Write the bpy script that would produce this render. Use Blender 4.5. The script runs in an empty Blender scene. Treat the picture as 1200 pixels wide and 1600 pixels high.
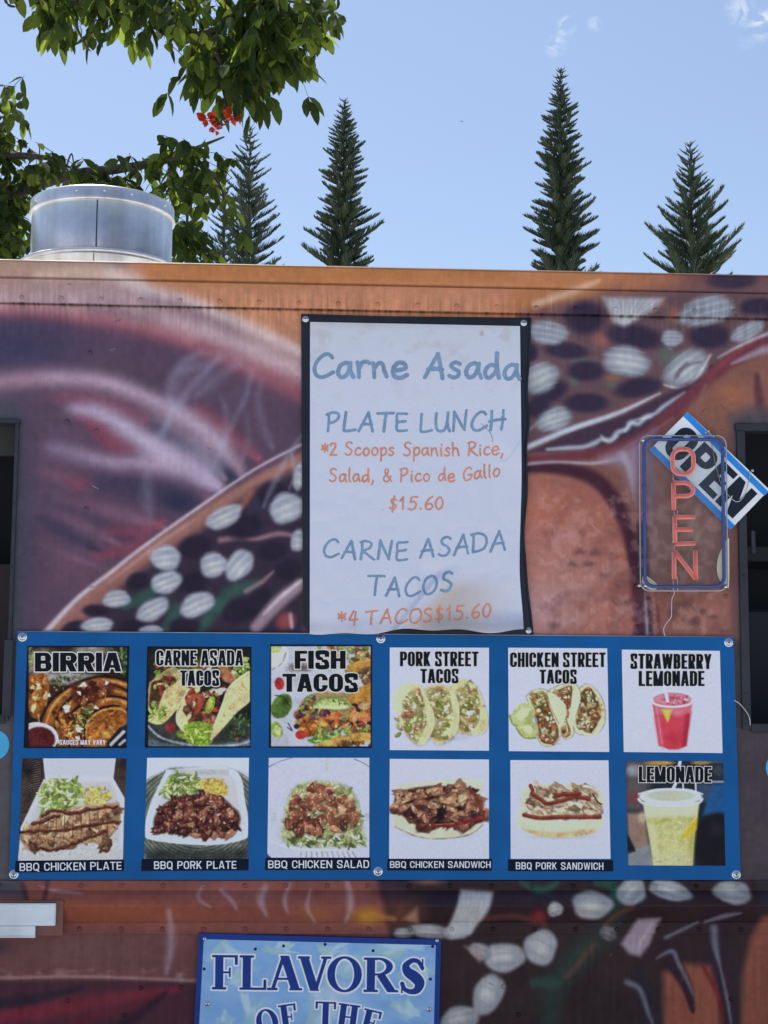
import bpy, math, random
import numpy as np
from mathutils import Vector, Matrix

# ------------------------------------------------------------------ camera, sky, sun, exposure
S = bpy.context.scene
COL = S.collection
R_ = math.radians
CAM_H, CAM_D, FPX = 1.62, 5.224, 2400.0
PITCH, YAW, ROLL = R_(6.935), R_(2.913), R_(0.388)
SUN_EL, SUN_AZ = R_(70), R_(-28)        # azimuth from +Y (behind the truck), negative = left
SKY_STRENGTH, SUN_STRENGTH, EXPOSURE = 0.120, 5.0, 0.48
ILL = (0.625, 0.715, 0.87)                # what a white card on the shaded wall shows, used to turn seen colours into pigments

_fw = np.array([math.sin(YAW)*math.cos(PITCH), math.cos(YAW)*math.cos(PITCH), math.sin(PITCH)])
_rt = np.cross(_fw, [0, 0, 1.0]); _rt /= np.linalg.norm(_rt); _up = np.cross(_rt, _fw)
CR = math.cos(ROLL)*_rt + math.sin(ROLL)*_up
CU = -math.sin(ROLL)*_rt + math.cos(ROLL)*_up
CF = _fw
CAM = np.array([0.0, -CAM_D, CAM_H])

cd = bpy.data.cameras.new('camera'); cam = bpy.data.objects.new('camera', cd); COL.objects.link(cam)
cd.sensor_fit = 'AUTO'; cd.sensor_width = 36.0; cd.lens = 36.0*FPX/1600.0
cd.clip_start = 0.05; cd.clip_end = 3000
m4 = Matrix.Identity(4)
for i in range(3):
    m4[i][0] = CR[i]; m4[i][1] = CU[i]; m4[i][2] = -CF[i]; m4[i][3] = CAM[i]
cam.matrix_world = m4
S.camera = cam

w = bpy.data.worlds.new('World'); S.world = w; w.use_nodes = True
nt = w.node_tree; nt.nodes.clear()
wo = nt.nodes.new('ShaderNodeOutputWorld'); bg = nt.nodes.new('ShaderNodeBackground')
sky = nt.nodes.new('ShaderNodeTexSky'); sky.sky_type = 'NISHITA'; sky.sun_disc = False
sky.sun_elevation = SUN_EL; sky.sun_rotation = SUN_AZ; sky.altitude = 300
sky.air_density = 1.0; sky.dust_density = 1.7; sky.ozone_density = 0.9
bg.inputs[1].default_value = SKY_STRENGTH
# a few wisps of cirrus high in the sky: noise inside small windows of direction
geo = nt.nodes.new('ShaderNodeTexCoord')
def wn(t, **k):
    n = nt.nodes.new(t)
    for a, b in k.items(): setattr(n, a, b)
    return n
def wl(a, b): nt.links.new(a, b)
def pix_dir(px, py):
    d = (px-600)/FPX*CR - (py-800)/FPX*CU + CF
    return d/np.linalg.norm(d)
mp = wn('ShaderNodeMapping'); mp.inputs['Scale'].default_value = (42, 42, 70); mp.inputs['Rotation'].default_value = (0, R_(35), 0)
wl(geo.outputs['Generated'], mp.inputs[0])
nz = wn('ShaderNodeTexNoise'); nz.inputs['Scale'].default_value = 1.4; nz.inputs['Detail'].default_value = 6; nz.inputs['Distortion'].default_value = 1.2
wl(mp.outputs[0], nz.inputs['Vector'])
acc = None
for (px, py, rad, amt) in ((868, 70, 22, .9), (884, 42, 20, 1.2), (930, 36, 16, .6), (1158, 16, 30, 1.0), (1190, 38, 30, 1.2), (1165, 62, 20, .3)):
    d = pix_dir(px, py)
    v = wn('ShaderNodeVectorMath', operation='DISTANCE'); v.inputs[1].default_value = tuple(d)
    wl(geo.outputs['Generated'], v.inputs[0])
    r = wn('ShaderNodeMapRange', interpolation_type='SMOOTHSTEP'); r.inputs[1].default_value = rad/FPX; r.inputs[2].default_value = 0
    r.inputs[3].default_value = 0; r.inputs[4].default_value = amt
    wl(v.outputs['Value'], r.inputs[0])
    if acc is None: acc = r.outputs[0]
    else:
        ad = wn('ShaderNodeMath', operation='MAXIMUM'); wl(acc, ad.inputs[0]); wl(r.outputs[0], ad.inputs[1]); acc = ad.outputs[0]
nr = wn('ShaderNodeMapRange'); nr.inputs[1].default_value = .42; nr.inputs[2].default_value = .72; wl(nz.outputs[0], nr.inputs[0])
mu = wn('ShaderNodeMath', operation='MULTIPLY', use_clamp=True); wl(acc, mu.inputs[0]); wl(nr.outputs[0], mu.inputs[1])
mx = wn('ShaderNodeMix', data_type='RGBA'); wl(mu.outputs[0], mx.inputs[0]); wl(sky.outputs[0], mx.inputs[6])
mx.inputs[7].default_value = (5.6, 6.0, 6.5, 1)
wl(mx.outputs[2], bg.inputs[0]); wl(bg.outputs[0], wo.inputs[0])

sl = bpy.data.lights.new('sun', 'SUN'); so = bpy.data.objects.new('sun', sl); COL.objects.link(so)
sl.energy = SUN_STRENGTH; sl.angle = R_(0.53); sl.color = (1, .965, .91)
sd = Vector((math.sin(SUN_AZ)*math.cos(SUN_EL), math.cos(SUN_AZ)*math.cos(SUN_EL), math.sin(SUN_EL)))
so.rotation_euler = sd.to_track_quat('Z', 'Y').to_euler()
S.view_settings.view_transform = 'Standard'; S.view_settings.look = 'None'
S.view_settings.exposure = EXPOSURE; S.view_settings.gamma = 1

# ------------------------------------------------------------------ measuring helpers
def at(px, py, y=0.0):
    """point of the plane at depth y that the photograph shows at this spot"""
    px = np.asarray(px, float); py = np.asarray(py, float)
    d = ((px-600)/FPX)[..., None]*CR - ((py-800)/FPX)[..., None]*CU + CF
    t = (y - CAM[1])/d[..., 1]
    return CAM + d*t[..., None]
def to_px(P):
    q = np.asarray(P, float) - CAM
    z = q@CF
    return 600+FPX*(q@CR)/z, 800-FPX*(q@CU)/z
def V3(px, py, y=0.0): return Vector(at(px, py, y))

# ------------------------------------------------------------------ object helpers
def link(o, parent=None):
    COL.objects.link(o)
    if parent is not None: o.parent = parent
    return o
def tag(o, label=None, cat=None, group=None, kind=None):
    if label: o['label'] = label
    if cat: o['category'] = cat
    if group: o['group'] = group
    if kind: o['kind'] = kind
    return o
def thing(name, loc, label, cat, group=None):
    o = bpy.data.objects.new(name, None); o.empty_display_size = .1
    o.location = loc; link(o); tag(o, label, cat, group); bpy.context.view_layer.update()
    return o
def make(name, verts, faces, mat, parent=None, smooth=False, paint=None, origin=None):
    """one mesh object from world coordinates"""
    verts = np.asarray(verts, np.float64).reshape(-1, 3)
    if parent is not None: verts = verts - np.array(parent.matrix_world.translation)
    elif origin is not None: verts = verts - np.array(origin)
    me = bpy.data.meshes.new(name)
    if isinstance(faces, np.ndarray) and faces.ndim == 2:
        n, k = faces.shape
        me.vertices.add(len(verts)); me.vertices.foreach_set('co', verts.ravel())
        me.loops.add(n*k); me.loops.foreach_set('vertex_index', faces.ravel().astype(np.int32))
        me.polygons.add(n); me.polygons.foreach_set('loop_start', np.arange(0, n*k, k, dtype=np.int32))
        me.polygons.foreach_set('loop_total', np.full(n, k, np.int32))
        me.update(calc_edges=True)
    else:
        me.from_pydata([tuple(v) for v in verts], [], [tuple(int(i) for i in f) for f in faces])
    if paint is not None:
        a = me.color_attributes.new('paint', 'FLOAT_COLOR', 'POINT')
        p = np.ones((len(verts), 4), np.float32); p[:, :3] = np.asarray(paint).reshape(-1, 3)
        a.data.foreach_set('color', p.ravel())
    if mat: me.materials.append(mat)
    if smooth: me.polygons.foreach_set('use_smooth', [True]*len(me.polygons))
    me.validate(); me.update()
    o = bpy.data.objects.new(name, me)
    if parent is None and origin is not None: o.location = origin
    return link(o, parent)

class MB:
    def __init__(s): s.v = []; s.f = []
    def add(s, v, f):
        b = len(s.v); s.v += [tuple(p) for p in v]; s.f += [tuple(i+b for i in q) for q in f]; return s
    def box(s, a, b, bev=0.0):
        x0, x1 = sorted((a[0], b[0])); y0, y1 = sorted((a[1], b[1])); z0, z1 = sorted((a[2], b[2]))
        if bev <= 0:
            return s.add([(x0,y0,z0),(x1,y0,z0),(x1,y1,z0),(x0,y1,z0),(x0,y0,z1),(x1,y0,z1),(x1,y1,z1),(x0,y1,z1)],
                  [(3,2,1,0),(4,5,6,7),(0,1,5,4),(1,2,6,5),(2,3,7,6),(3,0,4,7)])
        e = bev; vs = []; fs = []
        P = {}
        for ix, x in enumerate((x0, x1)):
            for iy, y in enumerate((y0, y1)):
                for iz, z in enumerate((z0, z1)):
                    sx, sy, sz = (1-2*ix)*e, (1-2*iy)*e, (1-2*iz)*e
                    P[ix,iy,iz,0] = len(vs); vs.append((x, y+sy, z+sz))
                    P[ix,iy,iz,1] = len(vs); vs.append((x+sx, y, z+sz))
                    P[ix,iy,iz,2] = len(vs); vs.append((x+sx, y+sy, z))
                    fs.append((P[ix,iy,iz,0], P[ix,iy,iz,1], P[ix,iy,iz,2]))
        for k in (0, 1):
            fs.append((P[k,0,0,0],P[k,1,0,0],P[k,1,1,0],P[k,0,1,0]))
            fs.append((P[0,k,0,1],P[1,k,0,1],P[1,k,1,1],P[0,k,1,1]))
            fs.append((P[0,0,k,2],P[1,0,k,2],P[1,1,k,2],P[0,1,k,2]))
        for i in (0, 1):
            for j in (0, 1):
                fs.append((P[0,i,j,1],P[1,i,j,1],P[1,i,j,2],P[0,i,j,2]))
                fs.append((P[i,0,j,0],P[i,1,j,0],P[i,1,j,2],P[i,0,j,2]))
                fs.append((P[i,j,0,0],P[i,j,1,0],P[i,j,1,1],P[i,j,0,1]))
        return s.add(vs, fs)
    def tube(s, pts, r, n=6, cap=True):
        pts = [Vector(p) for p in pts]; m = len(pts)
        rs = r if hasattr(r, '__len__') else [r]*m
        v = []; f = []; ref = None
        for i, p in enumerate(pts):
            t = (pts[min(i+1, m-1)]-pts[max(i-1, 0)])
            t = t.normalized() if t.length > 1e-9 else Vector((0, 0, 1))
            if ref is None: ref = Vector((0, 0, 1)) if abs(t.z) < .9 else Vector((1, 0, 0))
            a = t.cross(ref).normalized(); b = a.cross(t); ref = b
            for k in range(n):
                an = 2*math.pi*k/n; v.append(p + (a*math.cos(an)+b*math.sin(an))*rs[i])
        for i in range(m-1):
            for k in range(n):
                f.append((i*n+k, i*n+(k+1)%n, (i+1)*n+(k+1)%n, (i+1)*n+k))
        if cap: f.append(tuple(range(n))[::-1]); f.append(tuple((m-1)*n+k for k in range(n)))
        return s.add(v, f)
    def lathe(s, prof, c, axis='Z', n=32):
        v = []; f = []; m = len(prof)
        for (r, h) in prof:
            for k in range(n):
                a = 2*math.pi*k/n
                if axis == 'Z': v.append((c[0]+r*math.cos(a), c[1]+r*math.sin(a), c[2]+h))
                elif axis == 'Y': v.append((c[0]+r*math.cos(a), c[1]+h, c[2]+r*math.sin(a)))
        for i in range(m-1):
            for k in range(n): f.append((i*n+k, i*n+(k+1)%n, (i+1)*n+(k+1)%n, (i+1)*n+k))
        return s.add(v, f)
    def slab(s, loop, y0, y1):
        """extrude a front outline (world x,z) from depth y0 (front) to y1"""
        n = len(loop)
        v = [(p[0], y0, p[1]) for p in loop]+[(p[0], y1, p[1]) for p in loop]
        return s.add(v, [tuple(range(n)), tuple(range(2*n-1, n-1, -1))]+[(i, i+n, (i+1)%n+n, (i+1)%n) for i in range(n)])
    def build(s, name, mat, parent=None, smooth=False, paint=None, origin=None):
        return make(name, s.v, s.f, mat, parent, smooth, paint, origin)

# ------------------------------------------------------------------ materials
def lin(c):
    c = np.asarray(c, float)/255.0
    return np.where(c <= .04045, c/12.92, ((c+.055)/1.055)**2.4)
def pig(c):
    return np.clip((lin(c)-.006)/np.array(ILL), .004, .86)
def mat_new(name):
    m = bpy.data.materials.new(name); m.use_nodes = True
    n = m.node_tree.nodes; b = n['Principled BSDF']
    return m, m.node_tree, b
def nn(t, k, **kw):
    n = t.nodes.new(k)
    for a, b in kw.items(): setattr(n, a, b)
    return n
def mat_plain(name, col, rough=.6, metal=0.0, var=.12, scale=30, bump=.0, spec=.4):
    """a colour that wanders a little, with uneven gloss"""
    m, t, b = mat_new(name)
    tc = nn(t, 'ShaderNodeTexCoord'); no = nn(t, 'ShaderNodeTexNoise'); no.inputs['Scale'].default_value = scale; no.inputs['Detail'].default_value = 6
    t.links.new(tc.outputs['Object'], no.inputs['Vector'])
    mr = nn(t, 'ShaderNodeMapRange'); mr.inputs[1].default_value = .3; mr.inputs[2].default_value = .7
    mr.inputs[3].default_value = 1-var; mr.inputs[4].default_value = 1+var
    t.links.new(no.outputs[0], mr.inputs[0])
    vm = nn(t, 'ShaderNodeVectorMath', operation='SCALE'); vm.inputs[0].default_value = tuple(col)
    t.links.new(mr.outputs[0], vm.inputs['Scale']); t.links.new(vm.outputs[0], b.inputs['Base Color'])
    r2 = nn(t, 'ShaderNodeMapRange'); r2.inputs[3].default_value = max(.05, rough-.1); r2.inputs[4].default_value = min(1, rough+.1)
    t.links.new(no.outputs[0], r2.inputs[0]); t.links.new(r2.outputs[0], b.inputs['Roughness'])
    b.inputs['Metallic'].default_value = metal; b.inputs['Specular IOR Level'].default_value = spec
    if bump:
        bu = nn(t, 'ShaderNodeBump'); bu.inputs['Strength'].default_value = bump; bu.inputs['Distance'].default_value = .002
        t.links.new(no.outputs[0], bu.inputs['Height']); t.links.new(bu.outputs[0], b.inputs['Normal'])
    return m
def mat_paint(name, rough=.45, spec=.35, grain=.05, scale=250, bump=.06, streak=0.0):
    """painted or printed artwork (pigments kept per vertex) under a grainy clear coat"""
    m, t, b = mat_new(name)
    at_ = nn(t, 'ShaderNodeAttribute', attribute_name='paint')
    tc = nn(t, 'ShaderNodeTexCoord'); no = nn(t, 'ShaderNodeTexNoise'); no.inputs['Scale'].default_value = scale; no.inputs['Detail'].default_value = 3
    t.links.new(tc.outputs['Object'], no.inputs['Vector'])
    mr = nn(t, 'ShaderNodeMapRange'); mr.inputs[1].default_value = .3; mr.inputs[2].default_value = .7
    mr.inputs[3].default_value = 1-grain; mr.inputs[4].default_value = 1+grain
    t.links.new(no.outputs[0], mr.inputs[0])
    fac = mr.outputs[0]
    if streak:
        mp = nn(t, 'ShaderNodeMapping'); mp.inputs['Scale'].default_value = (90, 1, 2.2)
        t.links.new(tc.outputs['Object'], mp.inputs[0])
        n2 = nn(t, 'ShaderNodeTexNoise'); n2.inputs['Scale'].default_value = 1; n2.inputs['Detail'].default_value = 4
        t.links.new(mp.outputs[0], n2.inputs['Vector'])
        m2 = nn(t, 'ShaderNodeMapRange'); m2.inputs[1].default_value = .3; m2.inputs[2].default_value = .7
        m2.inputs[3].default_value = 1-streak; m2.inputs[4].default_value = 1+streak
        t.links.new(n2.outputs[0], m2.inputs[0])
        mm = nn(t, 'ShaderNodeMath', operation='MULTIPLY'); t.links.new(fac, mm.inputs[0]); t.links.new(m2.outputs[0], mm.inputs[1]); fac = mm.outputs[0]
    vm = nn(t, 'ShaderNodeVectorMath', operation='SCALE')
    t.links.new(at_.outputs['Color'], vm.inputs[0]); t.links.new(fac, vm.inputs['Scale']); t.links.new(vm.outputs[0], b.inputs['Base Color'])
    n3 = nn(t, 'ShaderNodeTexNoise'); n3.inputs['Scale'].default_value = 9; n3.inputs['Detail'].default_value = 5
    t.links.new(tc.outputs['Object'], n3.inputs['Vector'])
    r2 = nn(t, 'ShaderNodeMapRange'); r2.inputs[1].default_value = .3; r2.inputs[2].default_value = .7; r2.inputs[3].default_value = rough-.08; r2.inputs[4].default_value = rough+.1
    t.links.new(n3.outputs[0], r2.inputs[0]); t.links.new(r2.outputs[0], b.inputs['Roughness'])
    b.inputs['Specular IOR Level'].default_value = spec
    if bump:
        bu = nn(t, 'ShaderNodeBump'); bu.inputs['Strength'].default_value = bump; bu.inputs['Distance'].default_value = .004
        ad = nn(t, 'ShaderNodeMath', operation='MULTIPLY_ADD'); ad.inputs[1].default_value = .12
        t.links.new(no.outputs[0], ad.inputs[0]); t.links.new(n3.outputs[0], ad.inputs[2])
        t.links.new(ad.outputs[0], bu.inputs['Height']); t.links.new(bu.outputs[0], b.inputs['Normal'])
    return m
M = {}
M['mural'] = mat_paint('airbrushed_paint', .5, .16, .07, 300, .10, streak=.045)
M['print'] = mat_paint('glossy_print', .5, .15, .07, 420, .04)
M['paper'] = mat_paint('banner_paper', .55, .15, .03, 260, .05)
M['board_blue'] = mat_plain('blue_board', pig((24, 80, 142)), .45, var=.10, scale=7, bump=.05, spec=.14)
M['black_film'] = mat_plain('black_film', pig((30, 35, 46)), .35, var=.3, scale=12, bump=.3, spec=.3)
M['ink_black'] = mat_plain('black_ink', pig((26, 30, 38)), .55, var=.2, scale=40, spec=.1)
M['caption_black'] = mat_plain('caption_black', pig((20, 28, 46)), .55, var=.2, scale=20, spec=.12)
M['ink_white'] = mat_plain('white_ink', pig((196, 206, 226)), .5, var=.05, scale=60)
M['ink_soft'] = mat_plain('pale_ink', pig((196, 196, 200)), .5, var=.05, scale=60)
M['ink_blue'] = mat_plain('faded_blue_ink', pig((108, 137, 173)), .6, var=.14, scale=35, spec=.1)
M['ink_orange'] = mat_plain('faded_orange_ink', pig((182, 130, 116)), .6, var=.12, scale=35, spec=.1)
M['navy'] = mat_plain('navy_ink', pig((32, 56, 130)), .5, var=.1, scale=20, spec=.15)
M['letter_rim'] = mat_plain('letter_rim', pig((205, 214, 236)), .45, var=.04, scale=20)
M['chrome'] = mat_plain('screw_metal', (.62, .63, .64), .22, 1.0, var=.1, scale=80)
M['dark_hole'] = mat_plain('dark_hole', (.012, .012, .014), .8)
M['frame_metal'] = mat_plain('window_frame_metal', pig((47, 51, 61)), .45, .0, var=.18, scale=14, bump=.1, spec=.2)
M['galv'] = None
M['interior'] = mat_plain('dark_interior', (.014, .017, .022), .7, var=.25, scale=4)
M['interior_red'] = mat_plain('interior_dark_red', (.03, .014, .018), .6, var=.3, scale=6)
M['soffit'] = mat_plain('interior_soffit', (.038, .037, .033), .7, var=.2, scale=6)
M['white_metal'] = mat_plain('white_shelf_metal', (.72, .73, .75), .35, .0, var=.12, scale=9, bump=.08, spec=.5)
M['roof'] = mat_plain('roof_sheet', (.42, .42, .42), .5, .0, var=.15, scale=3)
M['cyan'] = mat_plain('cyan_disc', pig((60, 150, 205)), .4, var=.1, scale=12)
M['rubber'] = mat_plain('tyre_rubber', (.02, .02, .021), .8, var=.2, scale=20)
M['steel'] = mat_plain('wheel_steel', (.5, .5, .5), .4, .9, var=.2, scale=10)
M['plaque_white'] = mat_plain('plaque_white', pig((196, 206, 232)), .4, var=.05, scale=20)
M['plaque_blue'] = mat_plain('plaque_blue', pig((38, 122, 208)), .4, var=.06, scale=20)
M['plaque_black'] = mat_plain('plaque_black', pig((34, 42, 54)), .5, var=.15, scale=30, spec=.12)
M['neon_border'] = mat_plain('blue_tube', pig((46, 66, 122)), .3, var=.12, scale=40, spec=.6)
M['neon_pink'] = mat_plain('pink_tube', pig((234, 150, 146)), .35, var=.06, scale=40)
M['neon_red'] = mat_plain('red_tube', pig((206, 92, 96)), .35, var=.08, scale=40)
M['cable'] = mat_plain('pale_cable', pig((170, 172, 184)), .5, var=.1, scale=50)
M['film_white'] = mat_plain('loose_film', pig((206, 194, 184)), .45, var=.1, scale=20)

# clear acrylic
m, t, b = mat_new('clear_acrylic')
t.nodes.remove(b); out = t.nodes['Material Output']
tr = nn(t, 'ShaderNodeBsdfTransparent'); tr.inputs[0].default_value = (.975, .98, .985, 1)
gl = nn(t, 'ShaderNodeBsdfGlossy'); gl.inputs['Roughness'].default_value = .08
df = nn(t, 'ShaderNodeBsdfDiffuse'); df.inputs[0].default_value = (.55, .6, .68, 1)
fr = nn(t, 'ShaderNodeFresnel'); fr.inputs[0].default_value = 1.12
m1 = nn(t, 'ShaderNodeMixShader'); m2 = nn(t, 'ShaderNodeMixShader'); m2.inputs[0].default_value = .035
t.links.new(fr.outputs[0], m1.inputs[0]); t.links.new(tr.outputs[0], m1.inputs[1]); t.links.new(gl.outputs[0], m1.inputs[2])
t.links.new(m1.outputs[0], m2.inputs[1]); t.links.new(df.outputs[0], m2.inputs[2]); t.links.new(m2.outputs[0], out.inputs[0])
M['acrylic'] = m
m, t, b = mat_new('acrylic_edge')
b.inputs['Base Color'].default_value = (.45, .5, .56, 1); b.inputs['Roughness'].default_value = .2
M['acrylic_edge'] = m

# galvanised sheet
m, t, b = mat_new('galvanised_sheet')
tc = nn(t, 'ShaderNodeTexCoord'); vo = nn(t, 'ShaderNodeTexVoronoi'); vo.inputs['Scale'].default_value = 34
no = nn(t, 'ShaderNodeTexNoise'); no.inputs['Scale'].default_value = 7; no.inputs['Detail'].default_value = 8
mp = nn(t, 'ShaderNodeMapping'); mp.inputs['Scale'].default_value = (11, 11, .5)
n2 = nn(t, 'ShaderNodeTexNoise'); n2.inputs['Scale'].default_value = 1; n2.inputs['Detail'].default_value = 4
t.links.new(tc.outputs['Object'], mp.inputs[0]); t.links.new(mp.outputs[0], n2.inputs['Vector'])
t.links.new(tc.outputs['Object'], vo.inputs['Vector']); t.links.new(tc.outputs['Object'], no.inputs['Vector'])
a1 = nn(t, 'ShaderNodeMath', operation='MULTIPLY_ADD'); a1.inputs[1].default_value = .14
t.links.new(vo.outputs['Color'], a1.inputs[0]); t.links.new(no.outputs[0], a1.inputs[2])
a2 = nn(t, 'ShaderNodeMath', operation='MULTIPLY_ADD'); a2.inputs[1].default_value = 1.7; t.links.new(n2.outputs[0], a2.inputs[0]); t.links.new(a1.outputs[0], a2.inputs[2])  # upright streaks in the base colour stand in for reflected surroundings
cr = nn(t, 'ShaderNodeMapRange'); cr.inputs[1].default_value = 1.05; cr.inputs[2].default_value = 1.85; cr.inputs[3].default_value = .50; cr.inputs[4].default_value = .90
t.links.new(a2.outputs[0], cr.inputs[0])
cc = nn(t, 'ShaderNodeVectorMath', operation='SCALE'); cc.inputs[0].default_value = (1.04, 1.0, .95); t.links.new(cr.outputs[0], cc.inputs['Scale'])
t.links.new(cc.outputs[0], b.inputs['Base Color'])
rr = nn(t, 'ShaderNodeMapRange'); rr.inputs[1].default_value = 1.05; rr.inputs[2].default_value = 1.85; rr.inputs[3].default_value = .46; rr.inputs[4].default_value = .24
t.links.new(a2.outputs[0], rr.inputs[0]); t.links.new(rr.outputs[0], b.inputs['Roughness']); b.inputs['Metallic'].default_value = .92
M['galv'] = m

# ground
m, t, b = mat_new('worn_concrete_yard')
tc = nn(t, 'ShaderNodeTexCoord'); no = nn(t, 'ShaderNodeTexNoise'); no.inputs['Scale'].default_value = .35; no.inputs['Detail'].default_value = 10
n2 = nn(t, 'ShaderNodeTexNoise'); n2.inputs['Scale'].default_value = 60; n2.inputs['Detail'].default_value = 4
t.links.new(tc.outputs['Object'], no.inputs['Vector']); t.links.new(tc.outputs['Object'], n2.inputs['Vector'])
ra = nn(t, 'ShaderNodeValToRGB'); ra.color_ramp.elements[0].color = (.36, .375, .39, 1); ra.color_ramp.elements[1].color = (.50, .515, .53, 1)
ra.color_ramp.elements[0].position = .3; ra.color_ramp.elements[1].position = .75
t.links.new(no.outputs[0], ra.inputs[0]); t.links.new(ra.outputs[0], b.inputs['Base Color']); b.inputs['Roughness'].default_value = .9
bu = nn(t, 'ShaderNodeBump'); bu.inputs['Strength'].default_value = .4; bu.inputs['Distance'].default_value = .005
t.links.new(n2.outputs[0], bu.inputs['Height']); t.links.new(bu.outputs[0], b.inputs['Normal'])
M['ground'] = m

# foliage
def mat_leaf(name, c0, c1, trans, tcol, rough=.45, spec=.4):
    m, t, b = mat_new(name); out = t.nodes['Material Output']
    a = nn(t, 'ShaderNodeAttribute', attribute_name='paint')
    sp = nn(t, 'ShaderNodeSeparateColor'); t.links.new(a.outputs['Color'], sp.inputs[0])
    mx = nn(t, 'ShaderNodeMix', data_type='RGBA'); mx.inputs[6].default_value = (*c0, 1); mx.inputs[7].default_value = (*c1, 1)
    t.links.new(sp.outputs[0], mx.inputs[0]); t.links.new(mx.outputs[2], b.inputs['Base Color'])
    b.inputs['Roughness'].default_value = rough; b.inputs['Specular IOR Level'].default_value = spec
    if trans:
        tl = nn(t, 'ShaderNodeBsdfTranslucent'); tl.inputs[0].default_value = (*tcol, 1)
        ms = nn(t, 'ShaderNodeMixShader'); pw = nn(t, 'ShaderNodeMath', operation='POWER'); pw.inputs[1].default_value = 3.0
        t.links.new(sp.outputs[0], pw.inputs[0]); mr = nn(t, 'ShaderNodeMapRange'); mr.inputs[3].default_value = trans*.22; mr.inputs[4].default_value = trans*2.0
        t.links.new(pw.outputs[0], mr.inputs[0]); t.links.new(mr.outputs[0], ms.inputs[0])
        t.links.new(b.outputs[0], ms.inputs[1]); t.links.new(tl.outputs[0], ms.inputs[2]); t.links.new(ms.outputs[0], out.inputs[0])
    return m
M['leaf'] = mat_leaf('broad_leaf', (.008, .017, .009), (.042, .074, .022), .38, (.36, .46, .06), .75, .06)
M['needle'] = mat_leaf('pine_needles', (.022, .050, .032), (.095, .105, .055), 0, (0, 0, 0), .6, .2)
M['petal'] = mat_leaf('red_petal', (.62, .04, .015), (.72, .10, .02), .45, (.7, .08, .02))
M['bark'] = mat_plain('bark', (.09, .075, .06), .9, var=.4, scale=14, bump=.6)
M['pinebark'] = mat_plain('pine_bark', (.075, .065, .055), .9, var=.35, scale=5, bump=.6)

# ------------------------------------------------------------------ painting tools (pigment laid on a grid of vertices)
def sstep(a, b, x):
    t = np.clip((x-a)/(b-a), 0, 1); return t*t*(3-2*t)
def hash2(ix, iy, seed):
    h = (ix.astype(np.int64)*374761393 + iy.astype(np.int64)*668265263 + seed*1442695041) & 0x7fffffff
    h = ((h ^ (h >> 13))*1274126177) & 0x7fffffff
    return ((h ^ (h >> 16)) & 0xffff)/65535.0
def vnoise(x, y, seed=0):
    ix = np.floor(x); iy = np.floor(y); fx = x-ix; fy = y-iy
    fx = fx*fx*(3-2*fx); fy = fy*fy*(3-2*fy)
    a = hash2(ix, iy, seed); b_ = hash2(ix+1, iy, seed); c = hash2(ix, iy+1, seed); d = hash2(ix+1, iy+1, seed)
    return (a*(1-fx)+b_*fx)*(1-fy)+(c*(1-fx)+d*fx)*fy
def fbm(x, y, seed=0, oc=4):
    s = 0; amp = .5; tot = 0
    for k in range(oc):
        s = s+amp*vnoise(x*2**k, y*2**k, seed+k*17); tot += amp; amp *= .5
    return s/tot
def catmull(pts, k=7):
    pts = [tuple(map(float, p)) for p in pts]
    if len(pts) < 3: return pts
    P = np.array([pts[0]]+pts+[pts[-1]]); o = []
    for i in range(1, len(P)-2):
        p0, p1, p2, p3 = P[i-1], P[i], P[i+1], P[i+2]
        for j in range(k):
            t = j/k
            o.append(.5*((2*p1)+(-p0+p2)*t+(2*p0-5*p1+4*p2-p3)*t*t+(-p0+3*p1-3*p2+p3)*t**3))
    o.append(P[-2]); return [tuple(q) for q in o]
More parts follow.
